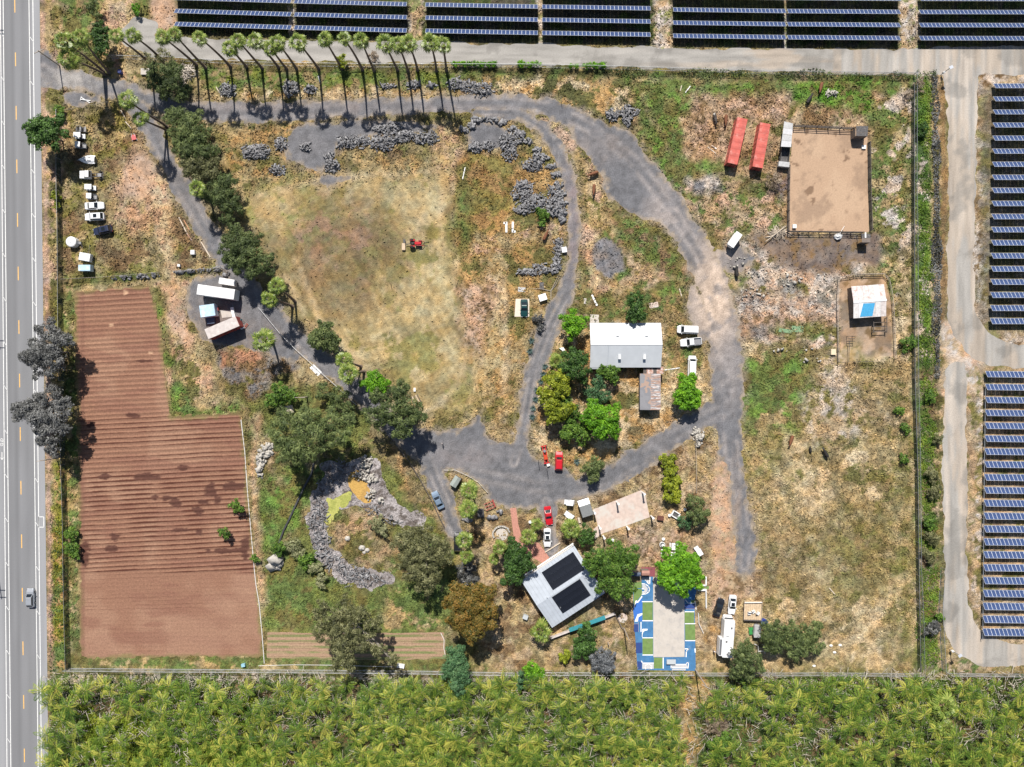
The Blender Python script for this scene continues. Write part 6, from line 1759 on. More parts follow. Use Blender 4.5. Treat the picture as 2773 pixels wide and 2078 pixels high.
M_whitemetal = mat("white_metal", (.74, .745, .75), .38, var=.04, scale=1, stain=(.62, .62, .62), stain_scale=.8, stain_at=.62)
M_tarp = mat("blue_tarp", (.06, .33, .58), .55, var=.15, scale=3)
M_dkroof = mat("dark_roof", (.085, .08, .08), .8, var=.4, scale=3, stain=(.24, .23, .22), stain_scale=2.5, stain_at=.58)


def striped(name, cols, sx, sy, sz=1.0, rough=.75):
    """boards or sheets peeled in long streaks: noise stretched along one axis"""
    m, nt, b = _bsdf(name); N, L = nt.nodes.new, nt.links.new
    tc = N("ShaderNodeTexCoord"); mp = N("ShaderNodeMapping"); mp.inputs["Scale"].default_value = (sx, sy, sz)
    n = N("ShaderNodeTexNoise"); n.inputs["Scale"].default_value = 1; n.inputs["Detail"].default_value = 5
    L(tc.outputs["Object"], mp.inputs[0]); L(mp.outputs[0], n.inputs["Vector"])
    cr = N("ShaderNodeValToRGB"); cr.color_ramp.interpolation = 'CONSTANT'
    cr.color_ramp.elements[0].position = 0; cr.color_ramp.elements[0].color = (*cols[0], 1)
    cr.color_ramp.elements[1].position = .42; cr.color_ramp.elements[1].color = (*cols[1], 1)
    for i, c in enumerate(cols[2:]):
        e = cr.color_ramp.elements.new(.5 + .07 * i); e.color = (*c, 1)
    L(n.outputs[0], cr.inputs[0]); L(cr.outputs[0], b.inputs["Base Color"]); b.inputs["Roughness"].default_value = rough
    return m


def gable(name, label, cat, centre, w, d, rz, hw, hr, roof_m, wall_m, over=.25, roofs=None, windows=True, group=None, sheets=0, ridge_off=0.0, door=True):
    """ridge along local x (length w); hw eave height, hr ridge height; centre is the photograph pixel of the eave rectangle's middle"""
    c = P(centre, hw)
    root = empty(name, (c.x, c.y, 0), rz, label, cat, group)
    hx, hy = w / 2, d / 2
    b = MB()
    ix, iy = hx - over, hy - over
    ro = ridge_off
    b.add([(-ix, -iy, 0), (ix, -iy, 0), (ix, iy, 0), (-ix, iy, 0), (-ix, -iy, hw), (ix, -iy, hw), (ix, iy, hw), (-ix, iy, hw), (-ix, ro, hr - .06), (ix, ro, hr - .06)],
          [(0, 1, 5, 4), (2, 3, 7, 6), (1, 2, 6, 9, 5), (3, 0, 4, 8, 7)])
    b.build("wall", wall_m, root)
    t = .07
    rm = roof_m if isinstance(roof_m, (list, tuple)) else (roof_m, roof_m)
    for sgn, m in ((1, rm[0]), (-1, rm[1])):
        n = sheets or 1
        for i in range(n):
            x0, x1 = -hx + w * i / n, -hx + w * (i + 1) / n - (.03 if n > 1 else 0)
            mm = m[i % len(m)] if isinstance(m, list) else m
            r = MB()
            lo = [(x0, sgn * hy, hw - .02), (x1, sgn * hy, hw - .02), (x1, ro, hr), (x0, ro, hr)]
            if sgn > 0: lo = [lo[1], lo[0], lo[3], lo[2]]
            r.hexa(lo, [(p[0], p[1], p[2] + t) for p in lo])
            r.build("roof" if n == 1 else "roof_sheet", mm, root)
    if windows:
        n = max(1, int(w / 3.5))
        for sgn in (1, -1):
            for i in range(n):
                x = -ix + (i + .5) * 2 * ix / n
                f = MB(); f.box((x, sgn * iy, hw * .55), (1.25, .08, 1.05)); fo = f.build("window", M_whitepaint, root)
                g_ = MB(); g_.box((x, sgn * (iy + .035), hw * .55), (1.1, .05, .9)); g_.build("pane", M_glass, fo)
    if door:
        f = MB(); f.box((ix * .72, -iy - .02, 1.02), (.95, .07, 2.04)); do = f.build("door", M_dkwood, root)
        f = MB(); f.box((ix * .72 + .35, -iy - .08, 1.0), (.1, .05, .05)); f.build("handle", M_steel, do)
    return root


# the white metal house
wh = gable("metal_house", "long white metal roofed house with a grey shaded slope and roof vents", "house", T(2, 1, 927, 1318), 17.0, 10.65, 0, 3.2, 5.0, M_metalroof, M_wallw, over=.45)
for (x, y, s, z) in ((860, 1222, 1, 0), (1108, 1222, 1, 0), (877, 1418, -1, 0), (1090, 1418, -1, 0)):
    zz = 4.1
    p = P(T(2, 1, x, y), zz + .3) - Vector(wh.location)
    b = MB(); b.box((p.x, p.y, zz + .28), (.62, 1.15, .5)); v = b.build("roof_vent", M_metalroof, wh)
    b = MB(); b.box((p.x, p.y, zz + .55), (.5, 1.0, .05)); b.build("vent_lid", M_whitemetal, v)
b = MB()
xl = P(T(2, 1, 778, 1318), 4).x - wh.location.x
for sgn in (1, -1): b.tube([(xl, sgn * 5.3, 3.3), (xl, 0, 5.1)], .05, 5)
b.build("roof_flashing", M_silver, wh)
b = MB(); b.tube([(-8.5, 0, 5.07), (8.5, 0, 5.07)], .09, 6); b.build("ridge_cap", M_whitemetal, wh)
ext = MB(); hx0, hx1 = -8.5, xl
ext.hexa([(hx0, -5.7, 3.0), (hx1, -5.7, 3.0), (hx1, -5.36, 3.16), (hx0, -5.36, 3.16)], [(hx0, -5.7, 3.07), (hx1, -5.7, 3.07), (hx1, -5.36, 3.23), (hx0, -5.36, 3.23)]); ext.build("eave_extension", M_metalroof, wh)

M_peel = striped("peeling_roof", [(.26, .16, .12), (.42, .30, .25), (.22, .205, .21), (.58, .55, .54), (.42, .29, .24)], 2.2, .18)
M_peelgrey = striped("grey_felt_roof", [(.21, .21, .225), (.19, .19, .205), (.34, .24, .19), (.22, .22, .23)], .35, .16)
pc = ((1400 + 1140 / KT), (1012 + 1110.5) / 2)
tr_ = gable("weathered_trailer_house", "weathered long shed with a peeling rust and grey roof below the white house", "shed", pc, 8.7, 5.0, math.pi / 2, 2.5, 3.0, (M_peelgrey, M_peel), M_walld, over=.12)
por = empty("porch_roof", P(T(2, 1, 1148, 1533)), 0, "small brown boarded porch roof between the white house and the weathered shed", "porch")
for i in range(6):
    b = MB(); b.box((-2.0 + i * .8, 0, 2.55 + .02 * (i % 2)), (.78, 1.65, .06)); b.build("board", M_rust if i % 3 else M_dkwood, por)
for sx in (-2.2, 2.2):
    b = MB(); b.box((sx, -.6, 1.27), (.12, .12, 2.5)); b.build("post", M_wood, por)


def slab(name, label, pts_world, z, m, cat="slab", h=None):
    c = Vector((sum(p[0] for p in pts_world) / len(pts_world), sum(p[1] for p in pts_world) / len(pts_world), 0))
    b = MB(); b.prism([(p[0] - c.x, p[1] - c.y) for p in pts_world], -.05, z)
    o = b.build(name, m, None, c)
    return tag(o, label, cat)


slab("concrete_pad", "pale concrete pad at the top left corner of the white house", TW(2, 1, [(626, 1055), (700, 1058), (700, 1126), (626, 1126)]), .09, M_conc)
slab("concrete_pad", "cream concrete pad under the dark green car by the middle drive", TW(1, 1, [(2200, 922), (2316, 922), (2316, 1074), (2190, 1074)]), .09, mat("cream_concrete", (.62, .54, .45), .85, var=.08))

# solar roofed house
SHC = (1380 + 594 / 4.096, 1340 + 1022 / 4.096)
sh = gable("solar_house", "silver roofed house with two black solar arrays at an angle to the drive", "house", SHC, 15.2, 13.5, math.radians(33.3), 3.0, 3.9, M_silver, M_wallw, over=.5)
_sl = (3.9 - 3.0) / 6.75
b = MB()
for i in range(17):
    x = -7.6 + 15.2 * (i + .5) / 17
    b.box((0, 0, 0), (0, 0, 0)) if False else None
    for sgn in (1, -1): b.tube([(x, sgn * 6.7, 3.09), (x, sgn * .15, 3.96)], .018, 4)
b.build("roof_seams", M_steel, sh)["kind"] = "stuff"
_bp_ = MB(); _bp_.box((0, 0, 0), (.985, 1.6, .05)); BPV = _bp_.mesh("solar_panel", M_black_pv)
for (cx_, cy_, nx_, ny_) in ((2.1, 3.35, 9, 3), (.45, -2.75, 8, 3)):
    sgn = 1 if cy_ > 0 else -1
    for i in range(nx_):
        for j in range(ny_):
            x = cx_ + (i - (nx_ - 1) / 2) * 1.0; y = cy_ + (j - (ny_ - 1) / 2) * 1.63
            o = bpy.data.objects.new("solar_panel", BPV); COL.objects.link(o); o.parent = sh
            o.location = (x, y, 3.0 + (6.75 - abs(y)) * _sl + .16); o.rotation_euler = (-sgn * math.atan(_sl), 0, 0)
b = MB(); b.tube([(-7.6, 6.95, 2.95), (7.6, 6.95, 2.95)], .09, 6); b.build("gutter", M_whitemetal, sh)
b = MB(); b.box((0, 7.3, 2.75), (15.4, .35, .06)); b.build("fascia_trellis", M_whitepaint, sh)
for (x, y) in ((-3.2, -3.6), (-4.5, .3)):
    b = MB(); b.cyl((x, y, 3.0 + (6.75 - abs(y)) * _sl + .25), .1, .5, 8); b.build("vent_pipe", M_steel, sh)

# awning and retaining wall
def strip_wall(name, label, a, b_, thick, h, m, cat="wall"):
    A, B = P(a), P(b_); d = B - A
    mb = MB(); mb.box((0, 0, h / 2), (d.length, thick, h))
    o = mb.build(name, m, None, (A + B) / 2, math.atan2(d.y, d.x))
    return tag(o, label, cat)
strip_wall("retaining_wall", "low reddish retaining wall running below the solar roofed house", T(2, 3, 285, 545), T(2, 3, 835, 336), .35, 1.1, M_pinkroof)
aw = empty("awning", P(T(2, 3, 595, 412)), math.atan2(102, 285), "long teal shade awning standing against the reddish retaining wall", "awning")
M_teal = mat("teal_cloth", (.03, .22, .26), .7, var=.15)
b = MB(); b.box((0, .05, 1.75), (9.2, 1.0, .05)); b.build("cloth", M_teal, aw)
for x in (-4.4, 0, 4.4):
    b = MB(); b.cyl((x, .45, .87), .05, 1.75, 6); b.build("post", M_steel, aw)
strip_wall("low_wall", "thin dark garden wall right of the retaining wall", T(2, 3, 835, 340), T(2, 3, 900, 470), .2, .6, M_walld)

# small shed and the patched stable
gable("garden_shed", "small shed with roof slopes coloured lit white and shaded grey beside the patio", "shed", (1380 + 842 / 4.096, 1340 + 145 / 4.096), 2.75, 4.2, math.radians(18), 2.2, 2.7, (M_whitemetal, mat("grey_shaded_slope", (.21, .22, .22), .85, var=.12)), M_walld, over=.1, windows=False, ridge_off=.75)  # sunlight put into the slope colours: sunward slope white, far slope grey
M_patchA = mat("patched_sheet_a", (.55, .50, .48), .6, var=.2, scale=2, stain=(.42, .30, .26), stain_scale=1.6, stain_at=.56)
M_patchB = mat("patched_sheet_b", (.62, .60, .585), .6, var=.12, scale=2, stain=(.42, .30, .26), stain_scale=2.2, stain_at=.56)
M_patchC = mat("patched_sheet_c", (.58, .50, .48), .6, var=.2, scale=2, stain=(.40, .26, .22), stain_scale=1.2, stain_at=.53)
st = gable("stable", "square stable with a patched white, rusty and blue tarped roof", "stable", T(3, 1, 882, 942), 7.9, 7.7, math.radians(4), 2.5, 3.1, ([M_patchC, M_patchA, M_patchC, M_patchA, M_patchB, M_patchC], [M_patchB, M_whitemetal, M_patchB, M_patchA, M_patchB, M_patchA]), M_walld, over=.2, windows=False, sheets=6)
_q = .6 / 3.85
b = MB(); b.hexa([(-2.4, -3.6, 2.5 + .25 * _q + .08), (.6, -3.6, 2.5 + .25 * _q + .08), (1.2, -.55, 2.5 + 3.3 * _q + .08), (-1.6, -.5, 2.5 + 3.35 * _q + .08)], [(-2.4, -3.6, 2.5 + .25 * _q + .11), (.6, -3.6, 2.5 + .25 * _q + .11), (1.2, -.55, 2.5 + 3.3 * _q + .11), (-1.6, -.5, 2.5 + 3.35 * _q + .11)])
b.build("tarp", M_tarp, st)
b = MB(); b.box((0, 0, 3.2), (8.0, .5, .05)); b.build("ridge_cap", M_whitemetal, st)
gt = empty("cattle_gate", P(T(3, 1, 960, 1150)), 0, "dark cattle chute of rails standing at the lower side of the stable", "cattle chute")
for y in (-1.6, -.4, .6):
    b = MB(); b.tube([(-1.6, y, 1.1), (1.6, y + .15, 1.1)], .09, 5); b.build("rail", M_dkwood, gt)
for x in (-1.6, 1.6):
    b = MB(); b.tube([(x, -1.8, 1.2), (x, 2.0, 1.2)], .1, 5); b.build("rail", M_dkwood, gt)
    for y in (-1.7, 1.7):
        b = MB(); b.cyl((x, y, .6), .08, 1.2, 6); b.build("post", M_dkwood, gt)
pn = empty("squeeze_chute", P(T(3, 1, 715, 1265)), 0, "dark metal squeeze frame standing inside the stable pen", "metal frame")
for x in (-.7, .7):
    for y in (-.6, .6):
        b = MB(); b.cyl((x, y, .7), .06, 1.4, 6); b.build("post", M_dkwood, pn)
for y in (-.6, 0, .6):
    b = MB(); b.tube([(-.8, y, 1.4), (.8, y, 1.4)], .07, 5); b.build("rail", M_dkwood, pn)
b = MB(); b.tube([(-.5, -.6, 1.3), (-.6, -3.5, 1.2), (-.55, -5.6, 1.0)], .07, 5); b.build("rail", M_dkwood, pn)

# shelters of the arena
def flat_shelter(name, label, poly_t, h, mats, c, r, n=4, cat="shelter"):
    pts = [P(T(c, r, x, y), h) for x, y in poly_t]
    ctr = sum(pts, Vector()) / 4
    root = empty(name, (ctr.x, ctr.y, 0), 0, label, cat)
    a, b_, c_, d_ = [p - Vector((ctr.x, ctr.y, 0)) for p in pts]      # top left, top right, bottom right, bottom left
    for i in range(n):
        s0, s1 = i / n, (i + 1) / n - .01
        q = [d_.lerp(a, 1 - s1), c_.lerp(b_, 1 - s1), c_.lerp(b_, 1 - s0), d_.lerp(a, 1 - s0)]
        z = .03 * (i % 2)
        m = MB(); m.hexa([(p.x, p.y, h + z) for p in q], [(p.x, p.y, h + z + .05) for p in q]); m.build("roof_sheet", mats[i % len(mats)], root)
    for p in (a, b_, c_, d_):
        m = MB(); m.cyl((p.x * .94, p.y * .94, h / 2), .07, h, 6); m.build("post", M_dkwood, root)
    return root, ctr
flat_shelter("arena_shelter", "grey corrugated shelter roof at the top left corner of the riding arena", [(160, 1040), (235, 1058), (218, 1262), (130, 1258)], 2.5, [mat("dull_zinc", (.42, .42, .42), .5, var=.15, metal=.2), mat("bright_zinc", (.52, .52, .53), .45, var=.12, metal=.2)], 3, 0, 4)
dk, _c = flat_shelter("arena_shed", "dark roofed loafing shed at the top right corner of the riding arena", [(775, 1080), (878, 1080), (872, 1168), (775, 1165)], 2.6, [M_dkroof], 3, 0, 3)
b = MB(); b.box((0, -1.1, 1.25), (2.8, .08, 2.4)); b.build("wall", M_walld, dk)
b = MB(); b.box((-1.5, -.2, 1.25), (.08, 2.0, 2.4)); b.build("wall", M_walld, dk)
dk2, _c = flat_shelter("arena_shed", "shed with shade-dark roof at the bottom right corner of the riding arena", [(820, 362), (898, 368), (896, 440), (825, 440)], 2.6, [M_dkroof, M_walld], 3, 1, 2)  # dark roof sheets partly stand in for the shed's shadow and shaded wall
b = MB(); b.box((0, -.95, 1.25), (2.1, .08, 2.4)); b.build("wall", M_walld, dk2)
b = MB(); b.box((-.2, .7, 2.75), (.35, 1.3, .06)); b.build("white_board", M_whitepaint, dk2)
tro = empty("feed_trailer", P(T(3, 0, 150, 1355)), math.radians(-6), "dark open feed trailer with grey ends beside the arena shelter", "trailer")
b = MB()
for s in (-1, 1): b.box((s * 1.0, 0, .9), (.08, 4.6, .9))
for s in (-1, 1): b.box((0, s * 2.3, .9), (2.0, .08, .9))
b.box((0, 0, .5), (1.95, 4.5, .08)); b.build("tub", M_dkroof, tro)
b = MB(); b.box((-.1, -1.9, 1.0), (2.6, 1.2, .9)); b.build("chute", mat("dull_zinc", (.42, .42, .42)), tro)
for s in (-1, 1):
    b = MB(); b.cyl((s * 1.1, -.2, .35), .35, .22, 12, axis='x'); b.build("wheel", M_black, tro)

# painted court
def q1(x, y): return tuple(P((1700 + x / 5.35, 1520 + y / 5.35))[:2])
CB, CDB, CBB, CG, CW, CGY = (mat("court_blue", (.045, .155, .32), .8, var=.18, scale=.9, stain=(.10, .20, .34), stain_scale=.6, stain_at=.55), mat("court_navy", (.02, .05, .19), .8, var=.1), mat("court_bright_blue", (.035, .14, .46), .8, var=.08),
                             mat("court_green", (.135, .215, .06), .85, var=.15, scale=1.2, stain=(.19, .24, .10), stain_scale=.7, stain_at=.55), mat("court_white", (.78, .78, .77), .7, var=.04), mat("court_grey", (.46, .46, .47), .8, var=.06))
court = empty("painted_court", (*q1(520, 900), 0), 0)
court["kind"] = "structure"
_co = Vector(court.location)


def flat(name, polys, m, z, parent=court, off=_co):
    b = MB()
    for pl in polys:
        w = [(q1(*p)[0] - off.x, q1(*p)[1] - off.y) for p in pl]
        n = len(w)
        a = sum(w[i][0] * w[(i + 1) % n][1] - w[(i + 1) % n][0] * w[i][1] for i in range(n))
        if a < 0: w = w[::-1]
        b.add([(x, y, z) for x, y in w], [tuple(range(n))])
    return b.build(name, m, parent)


def rect(x0, y0, x1, y1): return [(x0, y0), (x1, y0), (x1, y1), (x0, y1)]


def stroke(pts, w):
    out = []
    for i in range(len(pts) - 1):
        (x0, y0), (x1, y1) = pts[i], pts[i + 1]
        dx, dy = x1 - x0, y1 - y0; L = math.hypot(dx, dy)
        nx, ny = -dy / L * w / 2, dx / L * w / 2; ex, ey = dx / L * w * .25, dy / L * w * .25
        out.append([(x0 + nx - ex, y0 + ny - ey), (x1 + nx + ex, y1 + ny + ey), (x1 - nx + ex, y1 - ny + ey), (x0 - nx - ex, y0 - ny - ey)])
    return out


flat("blue_ground", [[(200, 225), (365, 225), (365, 380), (1005, 380), (985, 470), (968, 560), (976, 1100), (985, 1590), (140, 1575), (115, 1180), (78, 700), (80, 400), (120, 330), (200, 300)]], CB, .014)
flat("navy_patch", [rect(820, 622, 972, 690), rect(90, 912, 152, 1025), rect(118, 1180, 208, 1335), [(135, 1450), (195, 1455), (205, 1480), (200, 1565), (142, 1568)]], CDB, .018)
flat("bright_blue_patch", [[(86, 640), (210, 530), (210, 868), (100, 868), (78, 720)]], CBB, .018)
flat("green_patch", [rect(213, 595, 362, 855), rect(213, 1118, 365, 1350), rect(378, 1396, 503, 1556), rect(822, 740, 962, 898), [(828, 914), (975, 914), (978, 1143), (832, 1143)], [(85, 400), (205, 405), (208, 480), (140, 570), (85, 640)], [(85, 310), (200, 300), (205, 390), (85, 395)], rect(915, 565, 968, 605)], CG, .022)
flat("court_line", [rect(205, 580, 362, 593), rect(210, 856, 365, 870), rect(210, 1104, 368, 1117), rect(212, 1352, 368, 1366), rect(822, 726, 965, 739), rect(828, 900, 980, 912), rect(830, 1145, 980, 1158), rect(506, 1396, 520, 1556), rect(185, 880, 198, 1025), rect(205, 1040, 213, 1100)], CW, .026)
flat("thin_court_line", [rect(820, 690, 972, 695), rect(90, 907, 152, 911), rect(152, 880, 156, 1025)], mat("court_thin_line", (.38, .3, .3), .8), .026)
flat("letter_fill", [[(205, 235), (322, 235), (322, 330), (290, 320), (255, 270), (205, 262)], [(210, 335), (250, 345), (290, 390), (285, 440), (250, 470), (210, 475), (215, 445), (245, 430), (240, 405), (210, 395)], [(630, 1500), (855, 1500), (875, 1545), (640, 1545)], [(210, 1480), (375, 1480), (375, 1560), (210, 1560)], rect(640, 1560, 840, 1580)], CGY, .022)
_let = stroke([(322, 235), (318, 332), (292, 322), (270, 280), (235, 262), (200, 268)], 13) + stroke([(205, 326), (255, 332), (300, 365), (316, 405), (304, 445), (265, 474), (205, 480)], 13) + stroke([(205, 400), (240, 405), (252, 425), (238, 442), (208, 446)], 11)
_let += stroke([(628, 1552), (640, 1546), (855, 1546), (874, 1552), (880, 1470), (856, 1470), (850, 1494), (640, 1496), (626, 1490), (628, 1552)], 11)
_let += stroke([(198, 1445), (215, 1476), (375, 1476)], 12) + stroke([(258, 1560), (252, 1525), (268, 1498), (298, 1488), (328, 1498), (342, 1525), (338, 1560)], 11)
_let += stroke([(828, 1270), (886, 1270), (862, 1288), (848, 1310), (845, 1386)], 14)
_let += stroke([(975, 585), (985, 640), (990, 700)], 9) + stroke([(835, 560), (870, 605), (965, 612)], 9)
flat("white_letter", _let + [[(142, 768), (212, 752), (210, 778), (155, 812), (146, 875), (98, 875)], [(213, 980), (288, 980), (284, 1004), (246, 1008), (220, 1035), (213, 1070), (208, 1070), (208, 1000)],
                             [(85, 668), (112, 572), (135, 568), (140, 588), (205, 498), (212, 518), (152, 600), (120, 605), (98, 672)], [(965, 1265), (985, 1265), (985, 1325), (970, 1325)]], CW, .027)
slab("concrete_slab", "long pale concrete slab in the middle of the painted court", [q1(366, 232), q1(818, 232), q1(822, 1386), q1(370, 1390)], .07, M_conc)
slab("court_apron", "maroon paved corner at the top of the painted court", [q1(195, 85), (q1(400, 85)), q1(392, 222), q1(325, 222), q1(205, 150)], .04, mat("maroon_paving", (.22, .06, .075), .8, var=.15))
gable("court_kiosk", "small brown roofed kiosk on the maroon paving", "kiosk", (1700 + 258 / 5.35, 1520 + 172 / 5.35), 1.9, 1.15, 0, 2.0, 2.15, mat("brown_roof", (.36, .19, .15), .8, var=.1), M_walld, over=.05, windows=False)
gable("court_kiosk", "small dark blue roofed kiosk half under the shade tree", "kiosk", (1700 + 95 / 5.35, 1520 + 190 / 5.35), 3.1, .9, 0, 2.0, 2.15, mat("navy_roof", (.06, .085, .14), .6, var=.1), M_walld, over=.05, windows=False)
bx = empty("court_table", (*q1(620, 1443), 0), 0, "grey flat topped table on the lower end of the painted court", "table")
b = MB(); b.box((0, 0, .72), (2.2, 1.15, .06)); b.build("table_top", mat("grey_top", (.42, .45, .47), .6, var=.08), bx)
for sx in (-.95, .95):
    for sy in (-.45, .45):
        b = MB(); b.cyl((sx, sy, .35), .04, .7, 6); b.build("leg", M_steel, bx)
strip_wall("white_wall", "white garden wall stub, upper one right of the painted court", (1700 + 1040 / 5.35, 1520 + 346 / 5.35), (1700 + 1130 / 5.35, 1520 + 346 / 5.35), .3, .5, M_whitepaint)
strip_wall("white_wall", "white garden wall stub, lower one right of the painted court", (1700 + 1008 / 5.35, 1520 + 412 / 5.35), (1700 + 1136 / 5.35, 1520 + 412 / 5.35), .4, .5, M_whitepaint)
strip_wall("white_wall", "long white garden wall running down from the lower wall stub", (1700 + 1128 / 5.35, 1520 + 420 / 5.35), (1700 + 1130 / 5.35, 1520 + 660 / 5.35), .3, .5, M_whitepaint)
strip_wall("white_wall", "short upright white garden wall beside the bright shade tree", (1700 + 1128 / 5.35, 1520 + 220 / 5.35), (1700 + 1128 / 5.35, 1520 + 350 / 5.35), .3, .5, M_whitepaint)
slab("turf_strip", "green turf strip between the two white wall stubs", [q1(1010, 358), q1(1175, 362), q1(1175, 402), q1(1010, 402)], .03, CG)
slab("stone_circle", "pale round stepping stone circle left of the painted court", [(P(T(2, 3, 905, 382)).x + 1.15 * math.cos(a * math.pi / 8), P(T(2, 3, 905, 382)).y + 1.15 * math.sin(a * math.pi / 8)) for a in range(16)], .03, M_concpink, cat="paving")

# patio with its columns, brick path, stone bench
PAT = [(655, 1085), (1060, 922), (1092, 945), (1135, 1152), (940, 1222), (735, 1290), (655, 1348), (655, 1255), (690, 1225)]
slab("concrete_patio", "angled pinkish concrete patio set with white posts", TW(2, 2, PAT), .08, M_concpink, cat="patio")
_pc = MB(); _pc.box((0, 0, 1.5), (.34, .34, 3.0)); _pc.box((0, 0, 3.04), (.5, .5, .1)); PCM = _pc.mesh("patio_post", M_whitepaint)
for (x, y, w_) in ((852, 1022, "inside the patio"), (1072, 940, "at the top right corner of the patio"), (655, 1100, "at the left corner beside the small shed"), (700, 1228, "on the lower left edge of the patio"),
                   (735, 1310, "at the bottom tip of the patio"), (938, 1232, "in the middle of the lower patio edge"), (1145, 1142, "at the right corner of the patio")):
    o = link_mesh("patio_post", PCM, None, P(T(2, 2, x, y)), (0, 0, .35)); tag(o, "white square post " + w_, "post", "white posts of the patio")
def z1(x, y): return tuple(P((1380 + x / 4.096, 1340 + y / 4.096))[:2])
slab("path", "curving brick red path from the drive to the solar roofed house", [z1(5, 150), z1(72, 145), z1(98, 330), z1(140, 480), z1(330, 540), z1(440, 695), z1(375, 765), z1(200, 665), z1(60, 565), z1(30, 350)], .03, M_redbrick, cat="path")
b = MB(); bs = empty("stone_bench", P(T(1, 2, 2080, 1300)), 0, "curved stone seat wall round a pale paved floor below the plaza", "stone seat")
b.prism([(1.5 * math.cos(a) , 1.5 * math.sin(a)) for a in [i * math.pi / 9 for i in range(18)]], 0, .05); b.build("floor", M_conc, bs)
_rk = random.Random(4)
for i in range(15):
    a = math.radians(20 + i * 13)
    b = MB(); b.box((2.0 * math.cos(a) * _rk.uniform(.95, 1.1), 1.9 * math.sin(a) + .1, .25), (.5 * _rk.uniform(.8, 1.2), .42, .5 * _rk.uniform(.8, 1.2)), a + math.pi / 2, taper=.8); b.build("stone", M_limestone, bs)

# two red containers
M_red = mat("container_red", (.46, .085, .062), .6, var=.22, scale=.8, stain=(.54, .19, .155), stain_scale=.6, stain_at=.5)
M_redend = mat("container_dark_red", (.30, .05, .04), .6, var=.15)


def container(label, top_a, top_b, w, h, m):
    A, B = P(top_a, h), P(top_b, h); d = B - A
    L = d.length; rz = math.atan2(d.y, d.x); c = (A + B) / 2
    root = empty("shipping_container", (c.x, c.y, 0), rz, label, "container", "red shipping containers")
    b = MB(); n = int(L / .28)
    for sgn in (-1, 1):
        vs = []
        for i in range(n + 1):
            x = -L / 2 + L * i / n; y = sgn * (w / 2 - (.04 if (i // 2) % 2 else 0)); vs += [(x, y, .15), (x, y, h - .05)]
        b.add(vs, [(2 * i, 2 * i + 2, 2 * i + 3, 2 * i + 1) if sgn < 0 else (2 * i + 1, 2 * i + 3, 2 * i + 2, 2 * i) for i in range(n)])
    b.build("side_wall", m, root)
    b = MB(); vs = []
    for i in range(n + 1):
        x = -L / 2 + L * i / n; z = h - (.03 if (i // 3) % 2 else 0); vs += [(x, -w / 2 + .05, z), (x, w / 2 - .05, z)]
    b.add(vs, [(2 * i, 2 * i + 2, 2 * i + 3, 2 * i + 1) for i in range(n)]); b.build("roof", m, root)
    b = MB()
    for sx in (-1, 1):
        for sy in (-1, 1): b.box((sx * (L / 2 - .06), sy * (w / 2 - .06), h / 2), (.14, .14, h + .02))
    for sy in (-1, 1):
        b.box((0, sy * (w / 2 - .04), h - .01), (L - .2, .09, .1)); b.box((0, sy * (w / 2 - .04), .1), (L - .2, .09, .16))
    b.build("frame", m, root)
    b = MB(); b.box((-L / 2 + .05, 0, h / 2), (.06, w - .2, h - .2)); b.build("end_wall", M_redend, root)
    for s in (-1, 1):
        b = MB(); b.box((L / 2 - .04, s * w / 4, h / 2), (.06, w / 2 - .14, h - .2)); dd = b.build("door", M_redend, root)
        b = MB(); b.cyl((L / 2 + .01, s * w / 4, h / 2), .025, h - .3, 6); b.build("lock_bar", M_steel, dd)
    return root


container("red shipping container, left one of the pair, white lettering worn on its side", T(2, 0, 1930, 1012), T(2, 0, 1842, 1400), 2.45, 2.75, M_red)
container("red shipping container, right one of the pair beside the riding arena", T(2, 0, 2125, 1055), T(2, 0, 2058, 1432), 2.45, 2.75, M_red)

# electricity poles: the two across the highway stand just outside the picture and throw their shadows in
def pole(label, p, h, arms=(.6,), rz=0.0, lean=(0, 0)):
    r = empty("utility_pole", P(p), rz, label, "utility pole")
    b = MB(); b.tube([(0, 0, -.1), (lean[0], lean[1], h)], [.17, .11], 8); b.build("pole", M_wood, r)
    for a in arms:
        b = MB(); b.box((lean[0], lean[1], h - a), (2.4, .12, .14)); x = b.build("crossarm", M_wood, r)
        for s in (-1, 0, 1):
            c = MB(); c.cyl((lean[0] + s * 1.05, lean[1], h - a + .16), .05, .18, 6); c.build("insulator", M_steel, x)
    return r
pole("wooden utility pole across the highway, lower one, seen by its shadow", T(0, 3, -30, -95), 11, (.5, 2.6))
pole("wooden utility pole across the highway, middle one, seen by its shadow", T(0, 1, -45, 1040), 11, (.5, 2.6))
pole("wooden utility pole across the highway, upper one, seen by its shadow", T(0, 0, -45, 20), 10, (.5, 1.6))
pole("wooden pole with a crossarm standing beside the drive mouth", T(0, 0, 510, 565), 8.0, (.4,), rz=.4)
pole("dark pole with lamp arm leaning over the highway verge below the grey trees", T(0, 2, 495, 645), 6.5, (.3,), rz=.2)
pole("tall pole in the olive tree above the pond with a white crosspiece", T(1, 2, 415, 125), 6.0, (.2,), rz=0)
pole("pole with cables at the lower right corner of the painted court", T(2, 3, 1525, 820), 10.5, (.4,), rz=-.5)
pole("bare pole on the lawn beside the round stepping stones", T(2, 3, 912, 465), 8.0, ())
pole("short bare post on the lawn beside the silver grey tree", T(2, 3, 778, 590), 1.6, ())
for i, (x, y) in enumerate(((180, 662), (255, 735))):
    b = MB(); b.cyl((0, 0, 1.6), .07, 3.3, 7); o = b.build("gate_post", M_dkwood, None, P(T(2, 2, x, y))); tag(o, "thin dark post at the corner of the drive, %s" % ("left of the red implement" if i == 0 else "right below the red implement"), "post", "thin posts at the drive corner")
